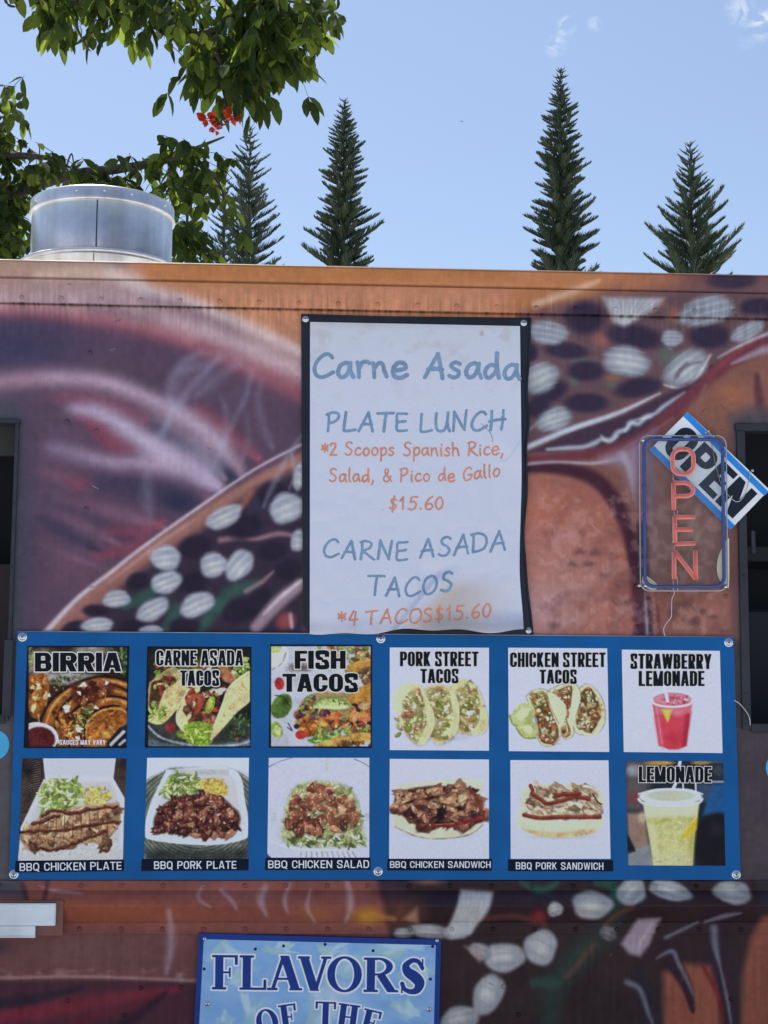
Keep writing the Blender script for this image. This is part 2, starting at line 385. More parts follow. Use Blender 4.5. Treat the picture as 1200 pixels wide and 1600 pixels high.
class Canvas:
    def __init__(s, X, Y, base=(128, 128, 128)):
        s.X0, s.Y0 = X, Y; s.C = np.empty(X.shape+(3,)); s.C[:] = np.array(base, float)
        s.view(1, 0, 0)
    def view(s, k, ox, oy):
        s.X = (s.X0-ox)*k; s.Y = (s.Y0-oy)*k
        s.cmin = s.X.min(0); s.cmax = s.X.max(0); s.rmin = s.Y.min(1); s.rmax = s.Y.max(1)
        return s
    def sl(s, x0, y0, x1, y1):
        c = np.nonzero((s.cmax >= x0) & (s.cmin <= x1))[0]; r = np.nonzero((s.rmax >= y0) & (s.rmin <= y1))[0]
        if len(c) == 0 or len(r) == 0: return None
        return slice(r[0], r[-1]+1), slice(c[0], c[-1]+1)
    def lay(s, q, col, a):
        col = np.asarray(col, float)
        s.C[q] += (col-s.C[q])*np.clip(a, 0, 1)[..., None]
    def stroke(s, pts, w, col, a=1.0, soft=.8, spline=True, streak=0, seed=1):
        n0 = len(pts)
        w = list(w) if hasattr(w, '__len__') else [w]*n0
        P = [(p[0], p[1], ww) for p, ww in zip(pts, w)]
        if spline and n0 > 2: P = catmull(P, 5)
        P = np.array(P); mw = P[:, 2].max()
        q = s.sl(P[:, 0].min()-mw, P[:, 1].min()-mw, P[:, 0].max()+mw, P[:, 1].max()+mw)
        if q is None: return
        X, Y = s.X[q], s.Y[q]; best = np.full(X.shape, 9.0)
        for (x0, y0, w0), (x1, y1, w1) in zip(P[:-1], P[1:]):
            dx, dy = x1-x0, y1-y0; L = dx*dx+dy*dy+1e-9
            t = np.clip(((X-x0)*dx+(Y-y0)*dy)/L, 0, 1)
            d = np.hypot(X-x0-t*dx, Y-y0-t*dy)/np.maximum(w0+(w1-w0)*t, .2)
            best = np.minimum(best, d)
        al = a*(1-sstep(1-soft, 1.0, best))
        if streak: al = al*(1-streak*vnoise(X/6, Y/6, seed))
        s.lay(q, col, al)
    def blob(s, cx, cy, rx, ry, col, a=1.0, rot=0, soft=.4, wob=0, seed=0):
        m = max(rx, ry)*1.35
        q = s.sl(cx-m, cy-m, cx+m, cy+m)
        if q is None: return
        X, Y = s.X[q]-cx, s.Y[q]-cy; c, n = math.cos(R_(rot)), math.sin(R_(rot))
        u = (X*c+Y*n)/rx; v = (-X*n+Y*c)/ry; d = np.hypot(u, v)
        if wob:
            th = np.arctan2(v, u); ph = seed*1.7
            d = d*(1+wob*(np.sin(2*th+ph)*.5+np.sin(3*th+ph*2.1)*.6+np.sin(5*th+ph*3.3)*.4))
        s.lay(q, col, a*(1-sstep(1-soft, 1.0, d)))
    def poly(s, pts, col, a=1.0, feather=3.0, spline=False, tex=0, seed=0):
        if spline: pts = catmull(list(pts)+[pts[0]], 6)[:-1]
        P = np.array(pts, float); f = feather
        q = s.sl(P[:, 0].min()-f, P[:, 1].min()-f, P[:, 0].max()+f, P[:, 1].max()+f)
        if q is None: return
        X, Y = s.X[q], s.Y[q]
        al = a*np.clip(.5-poly_sd(P, X, Y)/f, 0, 1)
        if tex:
            n = fbm(X/22, Y/22, seed)
            cc = np.asarray(col, float)*(1+tex*(n-.5)*2)[..., None]
            s.lay(q, cc, al)
        else: s.lay(q, col, al)
    def noise_tint(s, amt, scale, seed=3, mask=None):
        n = fbm(s.X/scale, s.Y/scale, seed)-.5
        s.C *= (1+amt*2*n)[..., None]
    def soften(s, sig, mask=None, rows=None, cols=None):
        q = (rows if rows is not None else slice(None), cols if cols is not None else slice(None)); A = s.C[q].copy(); k = int(sig*2.5)+1
        g = np.exp(-.5*(np.arange(-k, k+1)/sig)**2); g /= g.sum()
        for ax in (0, 1):
            pad = [(0, 0)]*3; pad[ax] = (k, k); B = np.pad(A, pad, mode='edge'); n = A.shape[ax]; A = 0
            for i, gg in enumerate(g): A = A+gg*(B[i:i+n] if ax == 0 else B[:, i:i+n])
        if mask is None: s.C[q] = A
        else: s.C[q] += (A-s.C[q])*mask[q][..., None]
    def photo_grain(s, seed, k=1.0):
        l = s.C.mean(-1); m_ = k*(1-sstep(165, 195, l))
        n = fbm(s.X/7, s.Y/7, seed, 3)-.5; n2 = fbm(s.X/34, s.Y/34, seed+5, 3)-.5
        s.C *= (1+(m_*(n*.48+n2*.5)))[..., None]
        g = s.C.mean(-1, keepdims=True); s.C += (g-s.C)*.10; s.C = np.clip(128+(s.C-128)*1.1, 0, 255)
    def pigments(s): return pig(np.clip(s.C, 0, 255))
def poly_sd(P, X, Y):
    d = np.full(X.shape, 1e9); ins = np.zeros(X.shape, bool)
    for i in range(len(P)):
        x0, y0 = P[i-1]; x1, y1 = P[i]
        dx, dy = x1-x0, y1-y0; L = dx*dx+dy*dy+1e-12
        t = np.clip(((X-x0)*dx+(Y-y0)*dy)/L, 0, 1)
        d = np.minimum(d, (X-x0-t*dx)**2+(Y-y0-t*dy)**2)
        if y0 != y1:
            c = ((y0 > Y) != (y1 > Y)) & (X < dx*(Y-y0)/(dy)+x0)
            ins ^= c
    d = np.sqrt(d); return np.where(ins, -d, d)

# ------------------------------------------------------------------ lettering: distance fields cut to clean outlines
_MS = {1: ['a', 'ab', 'da'], 2: ['b', 'bc', 'ab'], 4: ['c', 'cd', 'bc'], 8: ['d', 'da', 'cd'],
       3: ['a', 'b', 'bc', 'da'], 6: ['b', 'c', 'cd', 'ab'], 12: ['c', 'd', 'da', 'bc'], 9: ['d', 'a', 'ab', 'cd'],
       7: ['a', 'b', 'c', 'cd', 'da'], 14: ['b', 'c', 'd', 'da', 'ab'], 13: ['c', 'd', 'a', 'ab', 'bc'], 11: ['d', 'a', 'b', 'bc', 'cd'],
       5: ['a', 'ab', 'bc', 'c', 'cd', 'da'], 10: ['ab', 'b', 'bc', 'cd', 'd', 'da'], 15: ['a', 'b', 'c', 'd']}
def iso_mesh(X, Y, D):
    """filled region D<0 of a grid -> (n,2) points, faces"""
    c = {'a': (slice(0, -1), slice(0, -1)), 'b': (slice(0, -1), slice(1, None)), 'c': (slice(1, None), slice(1, None)), 'd': (slice(1, None), slice(0, -1))}
    code = sum((D[c[k]] < 0).astype(int) << i for i, k in enumerate('abcd'))
    pts = []; faces = []; base = 0
    for cs, lst in _MS.items():
        I = np.nonzero(code == cs)
        if len(I[0]) == 0: continue
        cols = []
        for k in lst:
            xa, ya, da = X[c[k[0]]][I], Y[c[k[0]]][I], D[c[k[0]]][I]
            if len(k) == 1: cols.append(np.stack([xa, ya], 1))
            else:
                xb, yb, db = X[c[k[1]]][I], Y[c[k[1]]][I], D[c[k[1]]][I]
                t = (da/(da-db))[:, None]
                cols.append(np.stack([xa, ya], 1)*(1-t)+np.stack([xb, yb], 1)*t)
        A = np.stack(cols, 1); n, kk = A.shape[:2]
        pts.append(A.reshape(-1, 2)); faces += (np.arange(n*kk).reshape(n, kk)+base).tolist(); base += n*kk
    if not pts: return np.zeros((0, 2)), []
    P = np.concatenate(pts)
    key = np.round(P*1000).astype(np.int64)
    _, idx, inv = np.unique(key, axis=0, return_index=True, return_inverse=True); inv = inv.ravel()
    return P[idx], [[int(inv[i]) for i in f] for f in faces]
def seg_d(X, Y, x0, y0, x1, y1, hw):          # butt-ended bar
    dx, dy = x1-x0, y1-y0; L = math.hypot(dx, dy); dx /= L; dy /= L
    u = (X-(x0+x1)/2)*dx+(Y-(y0+y1)/2)*dy; v = -(X-(x0+x1)/2)*dy+(Y-(y0+y1)/2)*dx
    a = np.abs(u)-L/2; b = np.abs(v)-hw
    return np.minimum(np.maximum(a, b), 0)+np.hypot(np.maximum(a, 0), np.maximum(b, 0))
def box_d(X, Y, x0, y0, x1, y1):
    a = np.abs(X-(x0+x1)/2)-(x1-x0)/2; b = np.abs(Y-(y0+y1)/2)-(y1-y0)/2
    return np.minimum(np.maximum(a, b), 0)+np.hypot(np.maximum(a, 0), np.maximum(b, 0))
def rr_d(X, Y, x0, y0, x1, y1, r):
    r = min(r, (x1-x0)/2, (y1-y0)/2)
    a = np.abs(X-(x0+x1)/2)-(x1-x0)/2+r; b = np.abs(Y-(y0+y1)/2)-(y1-y0)/2+r
    return np.minimum(np.maximum(a, b), 0)+np.hypot(np.maximum(a, 0), np.maximum(b, 0))-r
def path_d(X, Y, pts, hw):
    d = np.full(X.shape, 1e9)
    for (x0, y0), (x1, y1) in zip(pts[:-1], pts[1:]):
        dx, dy = x1-x0, y1-y0; L = dx*dx+dy*dy+1e-9
        t = np.clip(((X-x0)*dx+(Y-y0)*dy)/L, 0, 1)
        d = np.minimum(d, np.hypot(X-x0-t*dx, Y-y0-t*dy))
    return d-hw
mn = np.minimum; mxm = np.maximum
def block_glyph(ch, X, Y, W, H, t, ht=None):
    """upright block capital in the box 0..W x 0..H (y up), stem t, arm ht"""
    ht = ht or t*.82; s = lambda x: box_d(X, Y, x, 0, x+t, H); bar = lambda y, x0=0, x1=W: box_d(X, Y, x0, y, x1, y+ht)
    def ring(x0, y0, x1, y1, r):
        return mxm(rr_d(X, Y, x0, y0, x1, y1, r), -rr_d(X, Y, x0+t, y0+ht, x1-t, y1-ht, max(r-t, t*.12)))
    clipH = lambda d: mxm(d, mxm(-Y, Y-H))
    rO = W*.46
    if ch == 'I': return s(0)
    if ch == 'O': return ring(0, 0, W, H, rO)
    if ch == 'Q': return mn(ring(0, 0, W, H, rO), seg_d(X, Y, W*.5, H*.22, W*.98, -H*.10, t*.45))
    if ch == 'C': return mxm(ring(0, 0, W, H, rO), -box_d(X, Y, W*.5, H*.37, W*1.2, H*.63))
    if ch == 'D': return mn(mxm(ring(-W*.4, 0, W, H, rO), -X), s(0))
    if ch == 'U': return mn(mxm(ring(0, 0, W, H*1.6, rO), Y-H), 1e9)
    if ch == 'L': return mn(s(0), bar(0))
    if ch == 'E': return mn(mn(s(0), bar(0)), mn(bar(H-ht), bar(H/2-ht/2, 0, W*.92)))
    if ch == 'F': return mn(s(0), mn(bar(H-ht), bar(H/2-ht/2, 0, W*.9)))
    if ch == 'H': return mn(mn(s(0), s(W-t)), bar(H/2-ht/2))
    if ch == 'T': return mn(s(W/2-t/2), bar(H-ht))
    if ch == 'P': return mn(s(0), mxm(ring(-W*.4, H*.40, W, H, W*.42), -X))
    if ch == 'R': return mn(mn(s(0), mxm(ring(-W*.4, H*.42, W, H, W*.42), -X)), clipH(seg_d(X, Y, W*.52, H*.5, W-t*.45, -H*.08, t*.5)))
    if ch == 'B': return mn(s(0), mn(mxm(ring(-W*.4, H*.5-ht*.5, W*.97, H, W*.4), -X), mxm(ring(-W*.4, 0, W, H*.5+ht*.5, W*.4), -X)))
    if ch == 'N': return mn(mn(s(0), s(W-t)), clipH(seg_d(X, Y, t*.35, H*1.08, W-t*.35, -H*.08, t*.46)))
    if ch == 'M': return mn(mn(s(0), s(W-t)), clipH(mn(seg_d(X, Y, t*.4, H*1.08, W/2, 0, t*.42), seg_d(X, Y, W-t*.4, H*1.08, W/2, 0, t*.42))))
    if ch == 'A': return mn(clipH(mn(seg_d(X, Y, t*.42, -H*.06, W/2-t*.12, H*1.05, t*.46), seg_d(X, Y, W-t*.42, -H*.06, W/2+t*.12, H*1.05, t*.46))), box_d(X, Y, W*.22, H*.2, W*.78, H*.2+ht*.85))
    if ch == 'V': return clipH(mn(seg_d(X, Y, t*.42, H*1.06, W/2-t*.1, -H*.05, t*.46), seg_d(X, Y, W-t*.42, H*1.06, W/2+t*.1, -H*.05, t*.46)))
    if ch == 'Y': return mn(box_d(X, Y, W/2-t/2, 0, W/2+t/2, H*.5), mxm(clipH(mn(seg_d(X, Y, t*.4, H*1.06, W/2, H*.34, t*.46), seg_d(X, Y, W-t*.4, H*1.06, W/2, H*.34, t*.46))), H*.34-Y))
    if ch == 'K': return mn(s(0), clipH(mn(seg_d(X, Y, t*.6, H*.34, W-t*.4, H*1.08, t*.46), seg_d(X, Y, W*.36, H*.58, W-t*.42, -H*.08, t*.46))))
    if ch == 'W':
        a = [(t*.38, H*1.05), (W*.29, -H*.04), (W*.5, H*1.02), (W*.71, -H*.04), (W-t*.38, H*1.05)]
        d = seg_d(X, Y, *a[0], *a[1], t*.42)
        for i in (1, 2, 3): d = mn(d, seg_d(X, Y, *a[i], *a[i+1], t*.42))
        return clipH(d)
    if ch == 'S':
        h = t/2; g = ht/2
        p = catmull([(W-h, .66*H), (W-h, .76*H), (W*.80, H-g*1.3), (W*.5, H-g), (W*.2, H-g*1.3), (h, .78*H), (h*1.1, .66*H), (W*.36, .54*H), (W*.64, .46*H),
                     (W-h*1.1, .33*H), (W-h, .22*H), (W*.8, g*1.3), (W*.5, g), (W*.2, g*1.3), (h, .24*H), (h, .34*H)], 5)
        return mxm(path_d(X, Y, p, (t+ht)/4*1.02), -mn(box_d(X, Y, W*.55, H*.52, W*1.2, H*.655), box_d(X, Y, -W*.2, H*.345, W*.45, H*.48)))
    raise KeyError(ch)
_BW = {'I': None, 'M': 1.32, 'W': 1.5, 'A': 1.08, 'Q': 1.06, 'L': .86, 'E': .86, 'F': .84, 'T': .94, 'N': 1.04, 'Y': 1.05, 'V': 1.05}
def block_text(text, H, width, tr, gap=.11, space=.42, ht=None, step=.5, pad=3, halo=0.0, space_w=None):
    """distance field of a line of block capitals 'width' long; local x right, y up"""
    # unit letter width chosen to fill the line
    t = tr*H; g = gap*H; n = len(text)
    fixed = sum(t for c in text if c == 'I')+g*(n-1); units = sum(space if c == ' ' else _BW.get(c, 1.0) for c in text if c != 'I')
    u = (width-fixed)/units
    xs = np.arange(-pad, width+pad+step, step); ys = np.arange(-pad-H*.12, H+pad+step, step)
    X, Y = np.meshgrid(xs, ys); D = np.full(X.shape, 1e9); x = 0
    for c in text:
        wc = t if c == 'I' else (space if c == ' ' else _BW.get(c, 1.0))*u
        if c != ' ':
            k = (xs > x-pad-2) & (xs < x+wc+pad+2)
            D[:, k] = np.minimum(D[:, k], block_glyph(c, X[:, k]-x, Y[:, k], wc, H, t, (ht*H if ht else None)))
        x += wc+g
    return X, Y, D

# ------------------------------------------------------------------ ground
make('ground', [(-900, -300, 0), (900, -300, 0), (900, 1500, 0), (-900, 1500, 0)], [(0, 1, 2, 3)], M['ground'])['kind'] = 'structure'
# ------------------------------------------------------------------ the truck body with its airbrushed mural
PXM = 2400/CAM_D*1.0
def zx(py): return float(at(600, py)[2])          # height of a level line, measured at the middle of the picture
XW = lambda px, py: float(at(px, py)[0])
TX0, TX1, TY1, ZF = -4.4, 3.3, 2.25, 0.44            # truck ends, back, floor height
truck = thing('food_truck', (-.5, 1.1, 0), 'food truck with an airbrushed mural of beans and steam on its side', 'food truck')
HL = (XW(-560, 880), XW(17, 880), zx(1120), zx(671)); HR = (XW(1167.5, 900), XW(1660, 900), zx(1127), zx(665))   # window openings x0,x1,z0,z1
zr = [zx(v) for v in (1641, 421)]
fx0, fx1 = XW(-40, 800), XW(1240, 800)
xs = np.concatenate([np.linspace(TX0, fx0, 60)[:-1], np.arange(fx0, fx1, .0034), np.linspace(fx1, TX1, 40), HL[:2], HR[:2]])
PROF = [(421, .030), (423, .036), (426, .038), (432, .034), (440, .024), (446.5, .016), (447.0, .009), (448.6, .009), (449.1, .013), (470, .012), (486.0, .011), (486.6, .0),
        (1375.5, .0), (1376, .007), (1391, .007), (1392, .010), (1397, .022), (1404, .033), (1411, .039), (1414, .039), (1419, .034), (1430, .022), (1439, .012), (1441, .007), (1442, .006), (1459, .006), (1459.6, .0), (1641, .0)]
pz = np.array([zx(a) for a, _ in PROF]); pp = np.array([b_ for _, b_ in PROF])
zs = np.concatenate([np.linspace(ZF, zr[0], 24)[:-1], np.arange(zr[0], zr[1], .0034), pz, HL[2:], HR[2:]])
def uniq(a):
    a = np.sort(a); keep = np.concatenate([[True], np.diff(a) > 2e-4]); return a[keep]
xs = uniq(xs); zs = uniq(zs)[::-1]
GX, GZ = np.meshgrid(xs, zs)
prot = np.interp(GZ, pz[::-1], pp[::-1]); prot[GZ < zr[0]] = 0
# thin sheet over ribs: slight oil-canning between rivet lines
oil = (fbm(GX*1.3, GZ*1.7, 5, 3)-.5)*.006*sstep(0, .25, np.abs(GZ-pz[12]))*(prot == 0)
P3 = np.stack([GX, -prot-oil*(prot == 0), GZ], -1)
PX_, PY_ = to_px(np.stack([GX, np.zeros_like(GX), GZ], -1))
PX_ = np.clip(PX_, -400, 1700)

mc = Canvas(PX_, PY_, (80, 66, 84))
def paint_mural(c):
    st0 = c.stroke
    c.stroke = lambda pts, w, col, a=1.0, soft=.8, **k: st0(pts, [q*1.28 for q in w] if hasattr(w, '__len__') else w*1.28, col, a, max(soft, .9), **k)
    # ---- upper left: dark hide of the pepper, px from crop (2.5x, origin 0,420)
    c.view(2.5, 0, 420)
    c.poly([(-900, -60), (560, -60), (700, 160), (1180, 420), (1180, 1450), (-900, 1450)], (82, 66, 88), 1, 80)
    c.blob(60, 300, 420, 180, (58, 58, 90), .8, 0, 1); c.blob(700, 330, 480, 120, (78, 62, 86), .8, 10, 1)
    c.blob(60, 1000, 130, 700, (62, 64, 88), .7, 0, 1); c.blob(330, 1180, 260, 200, (104, 76, 98), .7, 20, 1)
    c.blob(420, 1290, 200, 110, (92, 72, 92), .6, -35, 1)
    # orange ground above the arc
    c.poly([(470, -60), (3200, -60), (3200, 560), (1240, 420), (900, 210), (690, 120), (520, 70)], (172, 118, 92), 1, 60)
    c.poly([(-900, 10), (520, 10), (640, 110), (300, 150), (-900, 130)], (150, 122, 122), 1, 50)
    c.poly([(-900, -80), (380, -80), (470, 30), (-900, 30)], (158, 132, 116), .8, 50)
    c.poly([(500, -80), (3200, -80), (3200, 70), (600, 60)], (158, 106, 66), 1, 45)
    c.blob(1000, 150, 240, 60, (192, 134, 104), .6, 12, 1)
    # pale arc with pink lower lip
    c.stroke([(-600, 130), (0, 120), (250, 120), (480, 130), (700, 205), (900, 290), (1190, 420), (1400, 540)], [40, 44, 58, 66, 72, 76, 86, 90], (156, 132, 144), 1, .75)
    c.stroke([(-600, 175), (0, 165), (300, 190), (600, 245), (800, 310), (930, 370), (1190, 490)], [18, 22, 30, 36, 40, 44, 50], (146, 80, 96), .8, .9)
    c.stroke([(-200, 150), (100, 152), (300, 172), (560, 220), (760, 280)], 18, (176, 128, 138), .6, .9)
    c.stroke([(420, 20), (560, 80), (720, 120), (900, 195), (1050, 262), (1200, 335)], [20, 22, 22, 24, 24, 26], (196, 190, 206), .9, .9)
    c.stroke([(150, 30), (330, 24), (470, 30), (560, 60)], [26, 34, 36, 20], (190, 172, 168), .7, .95)
    c.stroke([(640, 200), (850, 262), (1000, 320), (1200, 410)], [20, 30, 34, 40], (184, 162, 176), .65, .95)
    # second band
    c.stroke([(-600, 470), (-100, 445), (0, 440), (200, 425), (380, 440), (480, 468), (620, 530), (760, 610), (860, 690), (930, 790)], [40, 40, 40, 42, 40, 40, 44, 58, 66, 40], (142, 116, 138), 1, .85)
    c.stroke([(160, 425), (320, 425), (450, 450), (620, 522), (740, 585), (850, 680), (900, 760)], [12, 18, 22, 30, 36, 36, 20], (170, 156, 186), .85, .95)
    c.stroke([(-50, 400), (150, 395), (330, 402)], 14, (104, 84, 112), .6, .95)
    c.stroke([(760, 540), (860, 600), (950, 690), (1010, 740)], [14, 24, 26, 20], (148, 74, 96), .8, .95)
    c.stroke([(200, 500), (340, 505), (480, 545), (600, 615), (680, 660)], [16, 22, 26, 26, 14], (130, 72, 96), .85, .95)
    # dark crescent
    c.stroke([(600, 610), (680, 670), (770, 725), (870, 790), (930, 830)], [24, 38, 46, 44, 16], (56, 58, 84), .95, .85)
    c.stroke([(640, 600), (720, 655), (800, 700)], [8, 12, 8], (92, 70, 100), .7, .9)
    # blade
    c.stroke([(270, 545), (380, 560), (470, 610), (560, 670), (680, 740), (780, 800), (850, 850)], [20, 40, 52, 58, 76, 72, 34], (160, 146, 180), 1, .8)
    c.stroke([(180, 690), (320, 725), (440, 755), (560, 760), (700, 790)], [12, 22, 28, 34, 44], (156, 138, 168), 1, .9)
    c.stroke([(300, 575), (380, 620), (450, 690), (520, 700)], [10, 26, 34, 12], (134, 64, 86), .95, .9)
    c.stroke([(240, 620), (340, 680), (420, 716)], [10, 22, 14], (90, 66, 90), .8, .95)
    c.stroke([(320, 545), (420, 575), (520, 640), (640, 710)], [6, 16, 20, 24], (180, 172, 204), .8, .95)
    c.stroke([(430, 780), (560, 800), (690, 835), (820, 900)], [12, 20, 30, 26], (120, 86, 114), .7, .95)
    c.stroke([(560, 560), (700, 640), (820, 740), (880, 820)], [10, 22, 26, 14], (178, 166, 196), .5, 1)
    c.stroke([(160, 720), (260, 750), (400, 775), (500, 790)], 10, (122, 100, 128), .7, .95)
    # dark hollow under the blade
    c.stroke([(380, 830), (560, 850), (720, 890), (760, 960)], [30, 60, 70, 40], (60, 56, 82), .9, .95)
    c.blob(690, 910, 100, 60, (44, 48, 74), .9, 10, .9); c.blob(480, 870, 130, 50, (66, 58, 82), .7, 5, 1)
    # ribs lower left
    c.stroke([(150, 790), (240, 810), (330, 850)], [14, 26, 18], (122, 82, 106), .8, .95); c.blob(305, 840, 60, 40, (136, 62, 84), .85, 15, 1)
    c.stroke([(220, 900), (380, 935), (560, 985), (640, 1010)], [10, 24, 30, 14], (126, 88, 116), .85, .95)
    c.stroke([(170, 900), (330, 960), (480, 1040), (560, 1070)], [12, 22, 26, 14], (60, 54, 78), .8, .95)
    c.stroke([(190, 935), (340, 1010), (470, 1080)], [8, 22, 16], (124, 90, 116), .8, .95)
    c.stroke([(160, 975), (270, 1040), (400, 1110)], [14, 26, 16], (52, 52, 78), .9, .95)
    c.stroke([(420, 1020), (560, 1030), (640, 985)], [30, 40, 20], (136, 66, 88), .6, 1)
    c.stroke([(380, 1120), (480, 1100), (560, 1060)], [24, 34, 20], (130, 64, 86), .7, 1)
    c.stroke([(150, 1070), (260, 1120), (370, 1160)], [10, 18, 10], (116, 86, 112), .6, .95)
    for (x, y) in ((170, 620), (190, 660), (210, 690), (185, 705)): c.stroke([(x, y), (x+130, y+40)], [6, 12], (106, 92, 122), .45, 1)
    c.stroke = st0
    # bowl rim
    c.poly([(120, 1460), (300, 1300), (500, 1140), (760, 960), (950, 830), (1190, 690), (1190, 1460)], (120, 84, 92), .6, 50); c.poly([(150, 1460), (330, 1290), (520, 1130), (780, 960), (960, 850), (1190, 720), (1190, 1460)], (136, 94, 92), 1, 40)
    c.stroke([(180, 1430), (330, 1290), (520, 1140), (800, 950), (1000, 830), (1190, 730)], [30, 34, 34, 34, 30, 26], (152, 108, 100), .8, .95)
    c.poly([(250, 1460), (420, 1290), (560, 1170), (800, 1010), (1000, 860), (1190, 770), (1190, 1460)], (54, 46, 64), 1, 40)
    c.stroke([(170, 1430), (300, 1290), (440, 1180), (560, 1085), (800, 915), (1000, 780), (1190, 680)], [18, 14, 12, 10, 9, 7, 6], (186, 176, 196), .95, .8)
    c.stroke([(420, 1230), (560, 1120), (640, 1060), (760, 980)], [6, 10, 12, 6], (170, 130, 140), .7, .95)
    c.blob(1030, 900, 120, 70, (58, 56, 80), .8, -25, 1)
    # beans: gaps first
    for p in ([(860, 1330), (900, 1265), (1000, 1230)], [(490, 1320), (560, 1285), (600, 1260)], [(780, 1420), (820, 1350), (860, 1300)], [(640, 1420), (690, 1330)]):
        c.stroke(p, [26, 50, 34][:len(p)], (50, 96, 84), .7, 1)
    c.stroke([(860, 1060), (930, 1050), (1000, 1055), (1080, 1035), (1140, 1040)], [20, 18, 14, 18, 14], (140, 104, 122), .85, .9)
    c.stroke([(960, 1260), (1020, 1225), (1070, 1180)], [16, 16, 6], (140, 118, 128), .8, .9)
    c.stroke([(980, 870), (940, 930), (860, 950)], [26, 20, 8], (140, 90, 76), .8, .95)
    for (x, y, rx, ry, r) in ((760, 1085, 80, 56, -15), (960, 1010, 90, 58, -20), (1065, 1100, 72, 52, -10), (1125, 1175, 66, 52, -20), (755, 1225, 76, 50, -10), (540, 1220, 62, 44, -20),
                              (930, 1335, 84, 60, -30), (720, 1395, 80, 38, 0), (370, 1335, 62, 30, 0), (285, 1400, 60, 30, -20), (1060, 880, 70, 62, -30), (1010, 1310, 60, 90, 30), (520, 1400, 70, 36, 0), (1110, 900, 40, 60, 10)):
        c.blob(x, y, rx, ry, (42, 37, 54), .95, r, .45)
    LB = ((875, 970, 88, 46, -25), (1120, 935, 84, 66, -22), (648, 1130, 68, 58, -8), (833, 1157, 60, 58, -15), (935, 1157, 80, 54, -48), (650, 1225, 74, 48, -22), (455, 1290, 62, 40, -10),
          (597, 1332, 80, 46, -28), (770, 1312, 86, 50, -24), (380, 1395, 74, 38, -8), (1165, 1062, 34, 52, 10), (590, 1415, 56, 24, 0), (1170, 810, 28, 64, 10))
    for i, (x, y, rx, ry, r) in enumerate(LB):
        c.blob(x, y, rx, ry, (144, 154, 174), .97, r, .3, .07, i)
        c.blob(x, y+ry*.2, rx*.7, ry*.6, (176, 180, 188) if i % 3 else (186, 184, 178), .7, r, .9)
        rr = random.Random(i)
        for k in range(7):
            v = -.8+1.6*k/6; cr_, sr_ = math.cos(R_(r)), math.sin(R_(r)); q = []
            for u in (-.85, -.3, .3, .85):
                uu, vv = u*math.sqrt(max(0, 1-v*v))*rx, v*ry*(.92+.1*rr.random())-ry*.12*(1-u*u)
                q.append((x+uu*cr_-vv*sr_, y+uu*sr_+vv*cr_))
            c.stroke(q, [1.5, 5, 5, 1.5], (200, 206, 220) if k % 2 else (128, 136, 156), .5, .95)
    c.stroke([(1000, 1400), (1080, 1310), (1170, 1235)], [34, 40, 34], (150, 128, 148), .9, .7)
    c.stroke([(1030, 1350), (1100, 1280), (1180, 1215)], [6, 14, 10], (196, 194, 210), .8, .9)
    c.blob(1115, 1375, 60, 52, (150, 72, 76), .85, -30, .8); c.stroke([(1135, 1350), (1140, 1400)], 12, (190, 170, 190), .8, .9)
    c.stroke([(1180, 650), (1120, 740), (1060, 860), (1030, 930)], [14, 22, 22, 10], (140, 150, 178), .4, 1)
    c.stroke([(1140, 720), (1150, 800), (1130, 860)], [10, 14, 8], (150, 160, 188), .4, 1)

    # ---- right part (2.758x, origin 820,420)
    c.view(2.758, 820, 420)
    c.poly([(-30, -80), (1600, -80), (1600, 1650), (-30, 1650)], (122, 82, 76), 1, 30)
    c.poly([(-60, -80), (420, -80), (420, 40), (260, 150), (-60, 190)], (160, 108, 74), 1, 60)
    c.poly([(360, -80), (700, -80), (660, 40), (420, 110)], (160, 104, 74), .8, 70); c.poly([(600, -80), (1600, -80), (1600, 120), (720, 110)], (98, 66, 70), .85, 90)
    c.stroke([(40, 160), (180, 110), (310, 62)], [26, 34, 16], (188, 160, 146), .7, 1)
    c.poly([(-30, 230), (150, 160), (320, 130), (1050, 60), (1600, 60), (1600, 250), (900, 390), (720, 520), (520, 560), (-30, 800)], (92, 72, 82), .95, 60)
    for (x, y, rx, ry) in ((330, 300, 60, 60), (640, 200, 40, 60), (560, 150, 60, 40), (380, 470, 60, 30)): c.blob(x, y, rx, ry, (146, 92, 76), .8, 0, 1)
    for (x, y, rx, ry) in ((610, 375, 70, 60), (250, 395, 90, 22), (215, 480, 40, 40), (380, 500, 40, 30)): c.blob(x, y, rx, ry, (78, 106, 100), .7, 0, 1)
    for (x, y, rx, ry, r) in ((258, 212, 96, 80, 0), (475, 292, 145, 58, 8), (795, 290, 100, 62, 0), (180, 352, 110, 40, 5), (265, 440, 88, 50, 0), (490, 512, 115, 48, -10), (265, 578, 112, 48, 0),
                              (110, 530, 90, 50, -20), (60, 600, 60, 50, 0), (1000, 165, 90, 40, -5), (30, 360, 30, 40, 0), (880, 60, 120, 40, 0), (1150, 200, 120, 60, 0)):
        c.blob(x, y, rx*1.16, ry*1.16, (52, 45, 66), .97, r, .5)
    SB = ((100, 275, 100, 60, 10), (438, 400, 124, 74, 8), (695, 428, 124, 78, -38), (70, 470, 92, 78, -25), (128, 650, 92, 58, -18), (635, 300, 56, 40, 0), (780, 185, 140, 72, -14), (960, 270, 90, 40, -25))
